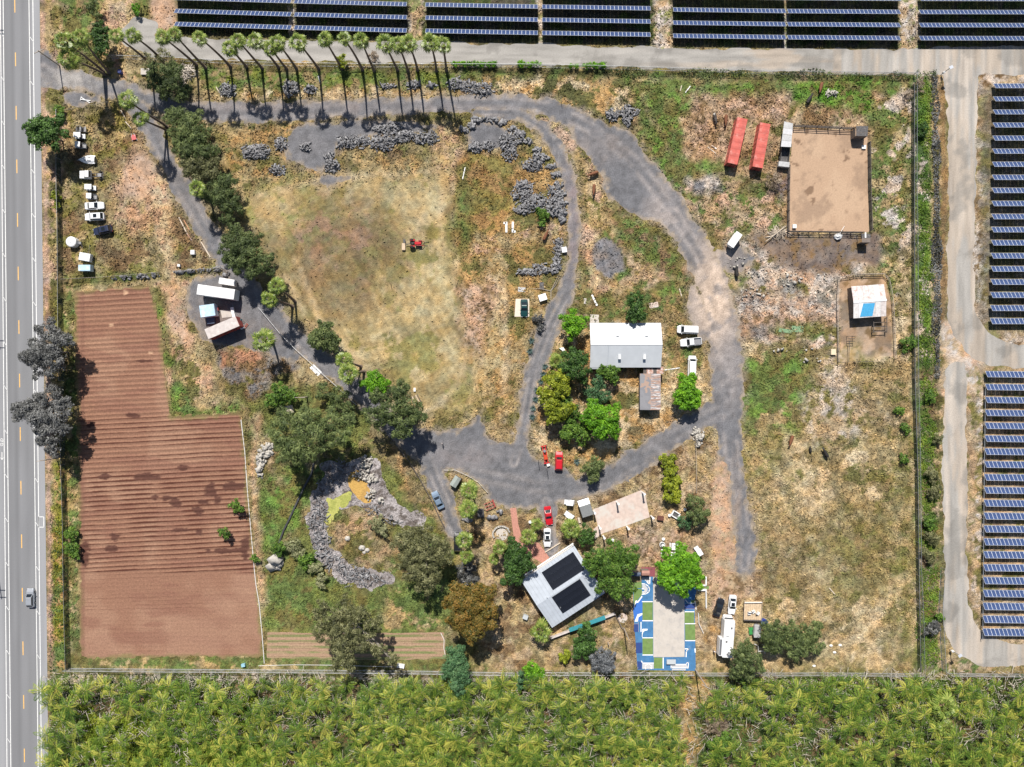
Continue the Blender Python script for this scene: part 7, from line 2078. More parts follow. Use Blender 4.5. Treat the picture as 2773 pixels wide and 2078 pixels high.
for (c, r, x, y, lb) in ((2, 0, 380, 890, "lone dark post on the dry grass edge of the top drive"), (1, 0, 1705, 835, "lone short post beside the palm drive right of the last palm"), (1, 1, 1135, 800, "lone dark post standing in the mown meadow"), (2, 0, 1473, 650, "bent dark post on the top fence above the paddock"), (2, 2, 1150, 360, "short post by the drive below the weathered shed")):
    b = MB(); b.cyl((0, 0, .7), .06, 1.5, 6); o = b.build("post", M_dkwood, None, P(T(c, r, x, y))); tag(o, lb, "post")
# ------------------------------------------------------------------ vehicles
def paint(name, col, metal=0.0):
    return mat("car_paint_" + name, col, .3, metal=metal, var=.03, scale=1, coat=.6)


PAINT = {'white': paint("white", (.72, .73, .74)), 'silver': paint("silver", (.42, .44, .47), .4), 'black': paint("black", (.012, .013, .016)), 'navy': paint("navy", (.02, .026, .055)),
         'red': paint("red", (.48, .012, .02)), 'green': paint("green", (.008, .045, .045)), 'blue': paint("blue", (.20, .27, .36), .3), 'grey': paint("grey", (.2, .2, .21), .3), 'orange': paint("orange", (.5, .07, .02))}
M_carglass = mat("car_glass", (.012, .016, .02), .06, var=.02, spec=.7)
M_tyre = mat("tyre", (.02, .02, .02), .85, var=.1)
M_rim = mat("wheel_rim", (.35, .35, .36), .4, metal=.6, var=.1)
M_lamp = mat("headlight_glass", (.65, .67, .7), .15, var=.02)
M_tail = mat("tail_light", (.35, .01, .01), .3, var=.02)
_tb = MB(); _tb.cyl((0, 0, 0), .33, .22, 14, axis='y'); TYRE = _tb.mesh("tyre", M_tyre)
_rb = MB(); _rb.cyl((0, 0, 0), .2, .235, 10, axis='y'); RIM = _rb.mesh("rim", M_rim)
KIND = {  # length, width, height, belt, windscreen base, roof front, roof rear, rear glass base, hood height, deck height
    'sedan': (4.7, 1.82, 1.42, .93, .95, .25, -.95, -1.6, .9, .95), 'suv': (4.7, 1.9, 1.7, 1.05, 1.05, .45, -1.85, -2.2, 1.02, 1.0), 'hatch': (4.4, 1.8, 1.5, .98, 1.0, .3, -1.5, -2.0, .95, .95),
    'van': (5.2, 1.98, 2.0, 1.2, 1.75, 1.1, -2.45, -2.55, 1.1, 1.1), 'pickup': (5.4, 1.95, 1.75, 1.05, 1.15, .5, -.55, -.75, 1.05, 1.0), 'coupe': (4.5, 1.8, 1.32, .9, .7, 0.0, -.75, -1.5, .86, .92)}


def wheel(root, x, y, s=1.0):
    w = bpy.data.objects.new("wheel", RIM); COL.objects.link(w); w.parent = root; w.location = (x, y, .33 * s); w.scale = (s, 1, s)
    t = bpy.data.objects.new("tyre", TYRE); COL.objects.link(t); t.parent = w
    return w


def car(label, p, ang, kind, col, L=None, sunroof=False, cat="car", group=None, name=None, cargo=False):
    """p: photograph pixel of the roof's middle; ang: heading in degrees, counter-clockwise from right"""
    l, w, h, belt, ws, rf, rr, rb, hood, deck = KIND[kind]
    if L:
        k = L / l; l = L; ws, rf, rr, rb = ws * k, rf * k, rr * k, rb * k
    m = PAINT[col]
    c = P(p, h * .75)
    root = empty(name or "parked_car", (c.x, c.y, 0), math.radians(ang), label, cat, group)
    hl, hw = l / 2, w / 2
    st = [(-hl, hw * .80, deck * .82), (-hl + .12, hw * .93, deck * .97), (-hl + .6, hw, deck), (rb, hw, belt), (ws, hw, belt), (ws + .5, hw * .985, hood), (hl - .45, hw * .95, hood * .9), (hl - .1, hw * .84, hood * .78), (hl, hw * .68, hood * .62)]
    b = MB(); ring = []
    for (x, ww, z) in st:
        ring += [(x, -ww * .94, .26), (x, -ww, .5), (x, -ww * .985, z * .86), (x, -ww * .87, z), (x, ww * .87, z), (x, ww * .985, z * .86), (x, ww, .5), (x, ww * .94, .26)]
    fs = []
    for i in range(len(st) - 1):
        for j in range(8):
            k = (j + 1) % 8
            if kind == 'pickup' and j == 3 and st[i + 1][0] <= rb + .01: continue
            fs.append((i * 8 + j, i * 8 + k, (i + 1) * 8 + k, (i + 1) * 8 + j))
    fs += [tuple(range(8)), tuple((len(st) - 1) * 8 + j for j in range(8))[::-1]]
    b.add(ring, [f[::-1] for f in fs])
    b.build("body", m, root, smooth=False, bevel=.03)
    tw = hw * .74; bw = hw * .86
    lo = [(rb, -bw, belt - .02), (ws, -bw, belt - .02), (ws, bw, belt - .02), (rb, bw, belt - .02)]; hi = [(rr, -tw, h - .03), (rf, -tw, h - .03), (rf, tw, h - .03), (rr, tw, h - .03)]
    b = MB(); b.hexa(lo, hi)
    b.hexa([(rr + .02, -tw + .02, h - .04), (rf - .02, -tw + .02, h - .04), (rf - .02, tw - .02, h - .04), (rr + .02, tw - .02, h - .04)], [(rr + .2, -tw + .12, h), (rf - .2, -tw + .12, h), (rf - .2, tw - .12, h), (rr + .2, tw - .12, h)])
    b.build("cabin", m, root)
    def pane(nm, q, n):
        q = [Vector(a) for a in q]; c_ = sum(q, Vector()) / 4
        q = [c_ + (a - c_) * .88 for a in q]; n = Vector(n).normalized() * .02
        g_ = MB(); g_.hexa([a - n * 2 for a in q], [a + n for a in q]); g_.build(nm, M_carglass, root)
    pane("windscreen", [lo[1], lo[2], hi[2], hi[1]], (h - belt, 0, ws - rf))
    if not cargo:
        pane("rear_window", [lo[3], lo[0], hi[0], hi[3]], (-(h - belt), 0, max(.05, rr - rb)))
        pane("side_window", [lo[0], lo[1], hi[1], hi[0]], (0, -1, .3)); pane("side_window", [lo[2], lo[3], hi[3], hi[2]], (0, 1, .3))
    if sunroof:
        g_ = MB(); g_.box(((rf + rr) / 2 + .1, 0, h + .005), (.85, tw * 1.25, .03)); g_.build("sunroof", M_carglass, root)
    if kind == 'pickup':
        g_ = MB(); g_.box(((-hl + rb) / 2 + .05, 0, .62), (rb + hl - .25, w * .8, .05)); g_.build("bed", M_rim, root)
        g_ = MB(); g_.box((-hl + .07, 0, .8), (.1, w * .8, .36)); g_.build("tailgate", m, root)
    for sx in (hl - .95, -hl + 1.0):
        for sy in (-1, 1): wheel(root, sx, sy * (hw - .1))
    for sy in (-1, 1):
        g_ = MB(); g_.box((hl - .1, sy * hw * .62, hood * .66), (.16, .34, .15)); g_.build("headlight", M_lamp, root)
        g_ = MB(); g_.box((-hl + .05, sy * hw * .66, deck * .75), (.12, .3, .14)); g_.build("tail_light", M_tail, root)
        g_ = MB(); g_.box((ws - .15, sy * (hw + .08), belt + .05), (.16, .18, .13)); g_.build("mirror", m, root)
    return root


car("silver car driving up the highway in the right lane", T(0, 3, 250, 215), 91, 'hatch', 'silver', 4.6, name="car")
car("white sedan, upper one of two parked nose out on the left corral", T(0, 1, 800, 122), 3, 'sedan', 'white', 4.6)
car("white sedan with a dark sunroof parked on the left corral", T(0, 1, 797, 214), 183, 'suv', 'white', 4.7, sunroof=True)
car("dark navy car parked at a slant on the left corral", T(0, 1, 868, 330), 192, 'suv', 'navy', 4.6, sunroof=True)
car("dark green car parked on the cream concrete pad", T(2, 1, 62, 1000), 270, 'coupe', 'green', 4.3)
car("white van parked beside the white pickup, right of the white house", T(2, 1, 1465, 1183), 178, 'van', 'white', 5.0, cat="van", name="parked_van")
car("white pickup with a loaded bed right of the white house", T(2, 1, 1493, 1290), 186, 'pickup', 'white', 5.2, cat="pickup", name="parked_pickup")
car("white windowless van parked above the lone juniper tree", T(2, 1, 1503, 1495), 88, 'van', 'white', 5.0, cat="van", name="parked_van", cargo=True)
car("pale blue car parked on the slip road beside the pond fence", T(1, 2, 1533, 1010), 115, 'sedan', 'blue', 4.6, sunroof=False)
car("red car parked on the grass beside the red farm implement", T(2, 2, 360, 675), 88, 'suv', 'red', 4.6)
car("red sedan parked above the white car near the brick path", T(2, 2, 270, 1143), 278, 'coupe', 'red', 4.6)
car("white car parked below the red sedan near the brick path", T(2, 2, 260, 1332), 270, 'sedan', 'white', 4.5, sunroof=True)
car("black sedan parked below the painted court's right side", T(2, 3, 1730, 297), 72, 'sedan', 'black', 4.6)
car("white sedan with a black sunroof parked beside the black sedan", T(2, 3, 1845, 273), 265, 'sedan', 'white', 4.7, sunroof=True)
car("black car parked in the shade of the two palms by the slip road", T(1, 2, 1702, 1372), 90, 'suv', 'black', 4.6)


def golf_cart(label, p, ang, roof='white', name="golf_cart", cat="golf cart", L=2.4, bed=False, open_=False):
    c = P(p, 1.4); root = empty(name, (c.x, c.y, 0), math.radians(ang), label, cat)
    m = PAINT['white']
    b = MB(); b.box((0, 0, .42), (L, 1.15, .22)); b.hexa([(L / 2 - .75, -.56, .5), (L / 2, -.5, .5), (L / 2, .5, .5), (L / 2 - .75, .56, .5)], [(L / 2 - .7, -.5, .95), (L / 2 - .2, -.42, .8), (L / 2 - .2, .42, .8), (L / 2 - .7, .5, .95)])
    b.build("body", m if not open_ else M_dkroof, root)
    b = MB(); b.box((-.15, 0, .68), (.5, 1.05, .3)); b.box((-.42, 0, 1.0), (.12, 1.05, .5)); b.build("seat", M_black if not open_ else M_rim, root)
    if bed:
        b = MB(); b.box((-L / 2 + .35, 0, .75), (.9, 1.1, .08))
        for s in (-1, 1): b.box((-L / 2 + .35, s * .55, .9), (.9, .05, .3))
        b.build("cargo_bed", M_rim, root)
    if not open_:
        b = MB(); b.box((.02, 0, 1.85), (1.7 if not bed else 1.25, 1.25, .07)); b.build("roof", m, root, bevel=.03)
        for x in (.65, -.6):
            for y in (-.5, .5):
                q = MB(); q.cyl((x, y, 1.3), .025, 1.1, 5); q.build("roof_post", M_steel, root)
    else:
        for y in (-.55, .55):
            q = MB(); q.tube([(-.7, y, .6), (-.5, y, 1.6), (.5, y, 1.6), (.75, y, .7)], .035, 5); q.build("roll_bar", M_steel, root)
        q = MB(); q.box((-L / 2 - .05, 0, .7), (.12, 1.2, .5)); q.build("front_plate", m, root)
    for x in (-.8, .8):
        for y in (-.55, .55): wheel(root, x * L / 2.4, y, .75)
    return root


golf_cart("dark open buggy with roll bars, topmost of the carts by the ficus", T(0, 0, 672, 1098), 178, open_=True, name="buggy", cat="buggy", L=2.5)
golf_cart("white golf cart with a wide roof, second of the carts by the ficus", T(0, 0, 668, 1158), 180)
golf_cart("white utility cart with a grey cargo bed, third by the ficus", T(0, 0, 672, 1238), 175, bed=True, L=2.7)
golf_cart("small white golf cart alone below the white truck cab", T(0, 0, 762, 1602), 180, L=2.3)
golf_cart("small white golf cart alone above the white sedans", T(0, 1, 768, 42), 178, L=2.4, bed=True)
golf_cart("white golf cart left of the small shed by the patio, upper one", T(2, 2, 450, 1030), -5, L=2.4)
golf_cart("white golf cart left of the small shed by the patio, lower one at a slant", T(2, 2, 450, 1143), -35, L=2.4)
golf_cart("white golf cart parked by the rope fence above the bright round tree", T(2, 2, 1558, 1450), -60, L=2.4)

# boat on its trailer under a tight cover
bt = empty("covered_boat", P(T(0, 0, 745, 1365), .9) - Vector((0, 0, .9)), math.pi, "white covered speedboat with grey stripes, pointing at the highway", "boat")
b = MB()
prof = [(-1.9, .95, .9), (-1.0, 1.05, 1.15), (0, 1.0, 1.3), (.9, .75, 1.2), (1.6, .4, 1.05), (2.1, .06, .95)]
vs = []
for x, w, z in prof: vs += [(x, -w * .7, .35), (x, -w, .75), (x, -w * .45, z * .95), (x, 0, z), (x, w * .45, z * .95), (x, w, .75), (x, w * .7, .35)]
b.add(vs, [(i * 7 + j, (i + 1) * 7 + j, (i + 1) * 7 + j + 1, i * 7 + j + 1) for i in range(5) for j in range(6)] + [(0, 1, 2, 3, 4, 5, 6)])
b.build("hull", PAINT['white'], bt, smooth=False)
for s in (-1, 1):
    b = MB(); b.hexa([(-1.0, s * .38 - .09, 1.13), (.6, s * .3 - .09, 1.2), (.6, s * .3 + .09, 1.2), (-1.0, s * .38 + .09, 1.13)], [(-1.0, s * .38 - .09, 1.2), (.6, s * .3 - .07, 1.25), (.6, s * .3 + .07, 1.25), (-1.0, s * .38 + .09, 1.2)]); b.build("stripe", PAINT['grey'], bt)
b = MB(); b.box((-1.85, 0, .8), (.18, 1.5, .4)); b.build("transom", M_black, bt)
b = MB(); b.box((0, 0, .3), (3.6, .9, .1)); b.tube([(1.6, 0, .3), (2.8, 0, .4)], .06, 5); b.build("trailer_frame", M_steel, bt)
for s in (-1, 1): wheel(bt, -.4, s * .8, .8)

# truck cab with a bare chassis
tk = empty("truck_cab", P(T(0, 0, 735, 1490), 1.5) - Vector((0, 0, 1.5)), math.pi, "white truck cab with a bare chassis behind it, below the boat", "truck")
b = MB(); b.hexa([(-.9, -1, .5), (1.9, -.95, .5), (1.9, .95, .5), (-.9, 1, .5)], [(-.85, -.98, 1.2), (1.8, -.9, 1.1), (1.8, .9, 1.1), (-.85, .98, 1.2)]); b.build("body", PAINT['white'], tk, bevel=.05)
b = MB(); b.hexa([(-.9, -.92, 1.2), (.6, -.92, 1.2), (.6, .92, 1.2), (-.9, .92, 1.2)], [(-.75, -.78, 1.85), (.15, -.78, 1.85), (.15, .78, 1.85), (-.75, .78, 1.85)]); b.build("cabin", PAINT['white'], tk, bevel=.04)
b = MB(); b.hexa([(.28, -.8, 1.52), (.56, -.86, 1.24), (.56, .86, 1.24), (.28, .8, 1.52)], [(.2, -.75, 1.82), (.62, -.82, 1.27), (.62, .82, 1.27), (.2, .75, 1.82)]); b.build("windscreen", M_carglass, tk)
b = MB(); b.box((-.9, 0, 1.5), (.06, 1.5, .5)); b.build("rear_window", M_carglass, tk)
b = MB()
for s in (-1, 1): b.box((-2.3, s * .38, .6), (2.9, .12, .16))
b.box((-2.0, 0, .55), (.2, .9, .12)); b.box((-3.6, 0, .6), (.12, 1.6, .14)); b.build("chassis", M_dkroof, tk)
b = MB(); b.box((-2.9, .05, .75), (.9, .8, .3)); b.build("tank", M_rim, tk)
for x in (1.1, -2.9):
    for s in (-1, 1): wheel(tk, x, s * .85, 1.1)

# round water tank, small trailers
wt = empty("water_tank", P(T(0, 1, 607, 432), 1.5) - Vector((0, 0, 1.5)), 0, "round white water tank beside the highway fence", "water tank")
b = MB(); b.cyl((0, 0, .75), 1.25, 1.5, 24); b.dome((0, 0, 1.5), 1.25, 1.25, .22, 24, 3); b.build("tank", M_whitemetal, wt)
b = MB(); b.cyl((0, 0, 1.74), .25, .08, 12); b.build("lid", M_whitemetal, wt)
b = MB(); b.box((1.55, -.15, .35), (.7, .6, .6)); b.tube([(1.2, 0, .5), (1.9, -.5, .5), (2.0, -1.2, .1)], .06, 6); b.build("pump", M_rim, wt)


def box_trailer(label, p, ang, L, W, H, m, roof_m=None, tongue=1.0, cat="trailer", windows=0, name="box_trailer", round_=.06, front_m=None, top_z=None):
    c = P(p, H); root = empty(name, (c.x, c.y, 0), math.radians(ang), label, cat)
    b = MB(); b.box((0, 0, .45 + (H - .5) / 2), (L, W, H - .55)); b.build("body", m, root, bevel=round_)
    b = MB(); b.box((0, 0, H - .03), (L - .06, W - .06, .08)); b.build("roof", roof_m or m, root, bevel=.03)
    b = MB(); b.box((0, 0, .42), (L, W * .5, .12)); b.tube([(L / 2, 0, .42), (L / 2 + tongue, 0, .42)], .06, 5); b.build("chassis", M_dkroof, root)
    for s in (-1, 1): wheel(root, -L * .1, s * (W / 2 - .05))
    for i in range(windows):
        for s in (-1, 1):
            q = MB(); q.box((-L / 2 + (i + .7) * L / (windows + .4), s * W / 2, H * .62), (.8, .05, .5)); q.build("window", M_carglass, root)
    return root


M_bluewhite = mat("faded_blue_white", (.42, .58, .70), .45, var=.15, scale=1.2, stain=(.66, .69, .7), stain_scale=.7, stain_at=.5)
box_trailer("small white cargo trailer below the round water tank", T(0, 1, 722, 562), 80, 1.9, 2.7, 1.7, M_whitemetal, tongue=2.2)
box_trailer("small blue and white camper lowest in the left corral", T(0, 1, 720, 656), 0, 2.9, 1.5, 1.9, M_bluewhite, tongue=.3, windows=1)
box_trailer("long white box trailer at the top of the trailer yard", T(0, 1, 1845, 862), -8, 9.0, 2.5, 3.6, M_whitemetal, tongue=.5)
box_trailer("long trailer with a faded pink roof and red trim in the trailer yard", T(0, 1, 1898, 1168), 23, 8.1, 2.6, 3.4, M_redend, M_pinkroof, tongue=.6, windows=3)
box_trailer("blue and white roofed camper between the two long trailers", T(0, 1, 1772, 1022), 8, 3.6, 2.9, 2.5, M_bluewhite, tongue=.4)
box_trailer("small cream flatbed camper piled with goods at the top of the trailer yard", T(0, 1, 1940, 775), -9, 3.9, 1.5, 1.9, M_pinkroof, M_whitemetal, tongue=.4)
box_trailer("round nosed white horse trailer parked on the debris ground", T(2, 1, 1866, 414), 55, 3.9, 1.75, 2.4, M_whitemetal, tongue=.9, round_=.5, cat="horse trailer", name="horse_trailer")
box_trailer("grey metal water trailer beside the broad olive tree", T(2, 3, 2060, 500), 85, 3.0, 1.7, 1.8, mat("dull_zinc", (.42, .42, .42)), tongue=.8, round_=.4)

# things lying in the trailer yard
def slab_box(name, label, cat, c, r, x, y, dims, ang, m, z=0.0, group=None, bevel=0.0):
    b = MB(); b.box((0, 0, dims[2] / 2), dims)
    o = b.build(name, m, None, P(T(c, r, x, y), z + dims[2]) - Vector((0, 0, dims[2])), math.radians(ang), bevel=bevel)
    return tag(o, label, cat, group)
slab("concrete_pad", "small pink concrete pad between the trailers", TW(0, 1, [(1885, 1015), (1975, 1020), (1985, 1075), (1900, 1085)]), .06, M_conc)
slab_box("metal_rack", "stack of pale metal channels between the trailers", "metal rack", 0, 1, 1990, 1035, (.7, 2.4, .5), 12, M_whitepaint)
slab_box("work_bench", "low dark blue covered bench below the blue roofed camper", "bench", 0, 1, 1800, 1105, (1.8, 1.6, .8), 5, mat("navy_roof", (.06, .085, .14)))
slab_box("crate", "red crate beside the blue and white camper in the trailer yard", "crate", 0, 1, 1850, 1010, (.9, .8, .7), 10, M_dkred)
slab_box("machine", "teal machine at the end of the pink roofed trailer", "machine", 0, 1, 2045, 1110, (.9, .9, .9), 10, M_teal)
slab_box("freezer", "white appliance at the end of the pink roofed trailer", "freezer", 0, 1, 2062, 1155, (.9, 1.3, .9), 25, M_whitepaint)
hd = empty("hand_truck", P(T(0, 1, 2105, 1155)), .9, "orange tubular hand truck lying beside the pink roofed trailer", "hand truck")
for s in (-.2, .2):
    b = MB(); b.tube([(-.7, s, .15), (.7, s, .3)], .05, 5); b.build("tube", PAINT['orange'], hd)
for x in (-.6, 0, .6):
    b = MB(); b.tube([(x, -.2, .22), (x, .2, .22)], .045, 5); b.build("bar", PAINT['orange'], hd)

# tractor mowing the meadow
tr = empty("tractor", P(T(1, 1, 1345, 452)), 0, "red tractor with a mower behind and forks in front in the meadow", "tractor")
b = MB(); b.hexa([(-.1, -.4, .6), (1.5, -.32, .6), (1.5, .32, .6), (-.1, .4, .6)], [(-.1, -.38, 1.3), (1.45, -.28, 1.15), (1.45, .28, 1.15), (-.1, .38, 1.3)]); b.build("hood", PAINT['red'], tr, bevel=.05)
for s in (-1, 1):
    b = MB(); b.box((-.6, s * .72, 1.15), (1.1, .34, .12)); b.build("fender", PAINT['red'], tr)
    b = MB(); b.cyl((-.75, s * .85, .65), .65, .42, 18, axis='y'); w = b.build("rear_wheel", M_tyre, tr)
    b = MB(); b.cyl((-.75, s * .95, .65), .32, .3, 12, axis='y'); b.build("rim", M_rim, w)
    b = MB(); b.cyl((1.15, s * .68, .42), .42, .28, 14, axis='y'); b.build("front_wheel", M_tyre, tr)
    b = MB(); b.tube([(.3, s * .55, 1.2), (1.6, s * .55, 1.0), (2.1, s * .5, .3)], .07, 5); b.build("loader_arm", PAINT['red'], tr)
    b = MB(); b.tube([(2.0, s * .35, .2), (3.0, s * .45, .15)], .05, 5); b.build("fork", M_dkroof, tr)
b = MB(); b.box((-.75, 0, .95), (.5, .5, .12)); b.box((-1.0, 0, 1.2), (.1, .5, .4)); b.build("seat", M_black, tr)
b = MB(); b.tube([(-1.1, -.5, .9), (-1.1, -.5, 2.0), (-1.1, .5, 2.0), (-1.1, .5, .9)], .05, 5); b.build("roll_bar", M_black, tr)
b = MB(); b.tube([(-.15, 0, 1.3), (-.3, 0, 1.5)], .03, 5); b.cyl((-.32, 0, 1.52), .2, .04, 12); b.build("steering_wheel", M_black, tr)
b = MB(); b.tube([(-1.0, 0, .6), (-2.3, -.2, .5)], .09, 5); b.build("hitch", M_dkroof, tr)
b = MB(); b.box((-2.9, -.75, .35), (.85, 1.7, .45)); b.build("mower_deck", mat("tan_paint", (.5, .38, .26), .6, var=.15), tr, bevel=.05)
b = MB(); b.box((-2.7, .55, .5), (.5, .9, .25)); b.build("mower_arm", M_dkroof, tr)

# red farm implement
im = empty("farm_implement", P(T(2, 2, 240, 615)), math.radians(-80), "long red farm implement with a wheel hub parked by the drive corner", "farm implement")
for s in (-.35, .35):
    b = MB(); b.box((0, s, .55), (4.4, .18, .22)); b.build("beam", PAINT['red'], im)
for x in (-2.1, -1.2, .2, 1.2, 2.1):
    b = MB(); b.box((x, 0, .6), (.22, 1.4 if abs(x) > 2 else .9, .25)); b.build("crossbar", PAINT['red'], im)
b = MB(); b.box((.7, 0, .75), (1.0, .7, .3)); b.build("gearbox", PAINT['orange'], im)
b = MB(); b.cyl((-.9, 0, .8), .35, .3, 14); b.build("hub", M_rim, im)
for s in (-.7, .7): wheel(im, -1.6, s)
slab_box("white_bin", "small white bin at the foot of the red farm implement", "bin", 2, 2, 268, 707, (.7, .6, .6), 20, M_whitepaint)

# rusty harrow and small black trailer
hr_ = empty("harrow", P(T(1, 2, 1980, 1050)), math.radians(22), "rusty harrow frame parked below the planter island", "harrow")
for y in (-.8, 0, .8):
    b = MB(); b.box((0, y, .5), (2.6, .14, .14)); b.build("beam", M_redend, hr_)
for x in (-1.2, -.4, .4, 1.2):
    b = MB(); b.box((x, 0, .5), (.12, 1.8, .12)); b.build("bar", M_rust, hr_)
    for y in (-.8, 0, .8):
        b = MB(); b.cyl((x, y, .25), .04, .5, 5); b.build("tine", M_dkroof, hr_)
b = MB(); b.box((1.1, .2, .75), (.3, 1.9, .35)); b.build("blade", M_redend, hr_)
slab_box("utility_trailer", "small black trailer bed beside the rusty harrow", "trailer", 1, 2, 1900, 1118, (1.6, 2.0, .6), 5, M_dkroof)
gable("marker_shed", "small grey ridge roofed well house on the planter island", "well house", T(1, 2, 1685, 848), 2.6, 1.7, math.radians(57), 1.6, 1.9, mat("grey_green_roof", (.26, .29, .27), .7, var=.1), M_walld, over=.08, windows=False)
heap("low line of stones round the palm base below the planter island", [(1, 2, 1790, 1175, 45, 14), (1, 2, 1990, 1150, 60, 14), (1, 2, 2060, 1105, 25, 14)], seed=51, dens=12, name="stone_edging", cat="edging", group=None, size=(.6, .4, .4))

# motorhome
mh = empty("motorhome", P(T(2, 3, 1812, 565), 3.2) - Vector((0, 0, 3.2)), math.radians(86), "long white motorhome with a slide out, parked below the sedans", "motorhome")
b = MB(); b.box((0, 0, 1.85), (9.0, 2.5, 2.6)); b.hexa([(4.5, -1.2, .7), (5.2, -1.0, .7), (5.2, 1.0, .7), (4.5, 1.2, .7)], [(4.5, -1.2, 1.9), (4.75, -1.05, 1.9), (4.75, 1.05, 1.9), (4.5, 1.2, 1.9)]); b.build("body", M_whitemetal, mh, bevel=.15)
b = MB(); b.box((-2.1, 1.6, 1.9), (4.2, .9, 2.1)); b.build("slide_out", M_whitemetal, mh, bevel=.04)
b = MB(); b.box((-2.1, 1.75, 2.98), (3.8, .5, .06)); b.build("slide_awning", PAINT['grey'], mh)
for x, y, s in ((1.2, .3, .9), (-2.6, -.3, .9)):
    b = MB(); b.box((x, y, 3.28), (s, .75, .26)); b.build("air_conditioner", M_whitepaint, mh, bevel=.05)
for x, y in ((2.7, -.5), (-.6, .5), (-3.6, .1)):
    b = MB(); b.box((x, y, 3.2), (.42, .42, .12)); b.build("roof_vent", PAINT['grey'], mh)
b = MB(); b.box((4.62, 0, 1.7), (.3, 2.0, .8)); b.build("windscreen", M_carglass, mh)
for x in (-3, -1, 1, 3):
    b = MB(); b.box((x, -1.25, 2.1), (1.0, .06, .6)); b.build("window", M_carglass, mh)
for x in (3.4, -2.6, -3.4):
    for s in (-1, 1): wheel(mh, x, s * 1.1, 1.2)
b = MB(); b.box((1.5, -1.75, .6), (3.2, .9, .1)); b.build("step_rack", M_rim, mh)

# flat trailer holding white cut-out figures, barrels, crates
ft = empty("flat_trailer", P(T(2, 3, 2008, 310)), math.radians(-2), "low wooden flat trailer with rails parked right of the white sedan", "trailer")
for i in range(8):
    b = MB(); b.box((-1.85 + i * .53, 0, .55), (.5, 4.6, .07)); b.build("board", mat("pale_boards", (.5, .38, .25), .85, var=.2), ft)
for s in (-1, 1):
    b = MB(); b.box((s * 2.15, 0, .9), (.08, 4.7, .1)); b.build("side_rail", M_wood, ft)
b = MB(); b.tube([(-2.1, 1.9, 1.0), (2.1, 2.1, 1.0)], .09, 6); b.build("front_rail", M_whitepaint, ft)
b = MB(); b.box((0, -2.35, .75), (4.2, .12, .9)); b.build("tailboard", M_dkroof, ft)
for s in (-1, 1): wheel(ft, s * 0 - 1.9 if s < 0 else 1.9, 0, .8)
for i, (x, y, lb) in enumerate(((-.9, -.6, "leftmost of the three white chairs on the flat trailer"), (.1, -.2, "middle one of the three white chairs on the flat trailer"), (1.2, -.6, "rightmost of the three white chairs on the flat trailer"))):
    r = empty("white_chair", ft.location + Vector((x, y, .6)), .5 * i, lb, "chair", "white chairs on the flat trailer")
    b = MB(); b.box((0, 0, .42), (.75, .75, .08)); b.build("seat", M_whitepaint, r)
    b = MB(); b.box((0, .38, .75), (.75, .08, .7)); b.build("backrest", M_whitepaint, r)
    for s in (-.33, .33):
        b = MB(); b.box((s, 0, .2), (.07, .7, .4)); b.build("leg", M_whitepaint, r)
br = empty("blue_trampoline", P(T(2, 3, 2106, 410)), 0, "dark blue round tub leaning beside the flat trailer", "tub")
b = MB(); b.cyl((0, 0, .5), .75, 1.0, 16, r2=.85); b.build("tub", mat("blue_plastic", (.03, .06, .30), .4, var=.1), br)
b = MB(); b.cyl((0, 0, 1.02), .7, .05, 16); b.build("cover", mat("dark_blue_plastic", (.02, .03, .12), .4), br)
slab_box("green_crate", "green open crate left of the grey water trailer", "crate", 2, 3, 2006, 495, (1.2, 1.6, .6), 5, mat("green_plastic", (.04, .22, .06), .5, var=.2))
ch = empty("pipe_frame", P(T(2, 3, 2080, 640)), 0, "tangle of white pipes below the grey water trailer", "pipes")
for pts in ([(-1.6, 1.2, .5), (-.8, .9, .9), (-.6, -.8, .5)], [(.2, 1.2, .6), (1.1, .8, .9), (1.0, -1.2, .4)], [(-.6, -.5, .7), (1.8, -.4, .6)]):
    b = MB(); b.tube(pts, .07, 6); b.build("pipe", M_whitepaint, ch)

# ------------------------------------------------------------------ animals and people
def skin_mesh(name, verts, edges, rad, m, subdiv=1, root=0):
    me = bpy.data.meshes.new(name); me.from_pydata(verts, edges, []); me.materials.append(m)
    o = bpy.data.objects.new(name, me); COL.objects.link(o)
    o.modifiers.new("skin", 'SKIN'); o.modifiers.new("sub", 'SUBSURF').levels = subdiv
    for i, r in enumerate(rad): me.skin_vertices[0].data[i].radius = r if isinstance(r, tuple) else (r, r)
    me.skin_vertices[0].data[root].use_root = True
    dg = bpy.context.evaluated_depsgraph_get(); dg.update()
    out = bpy.data.meshes.new_from_object(o.evaluated_get(dg)); out.name = name
    bpy.data.objects.remove(o); 
    if not out.materials: out.materials.append(m)
    out.polygons.foreach_set("use_smooth", [True] * len(out.polygons))
    return out


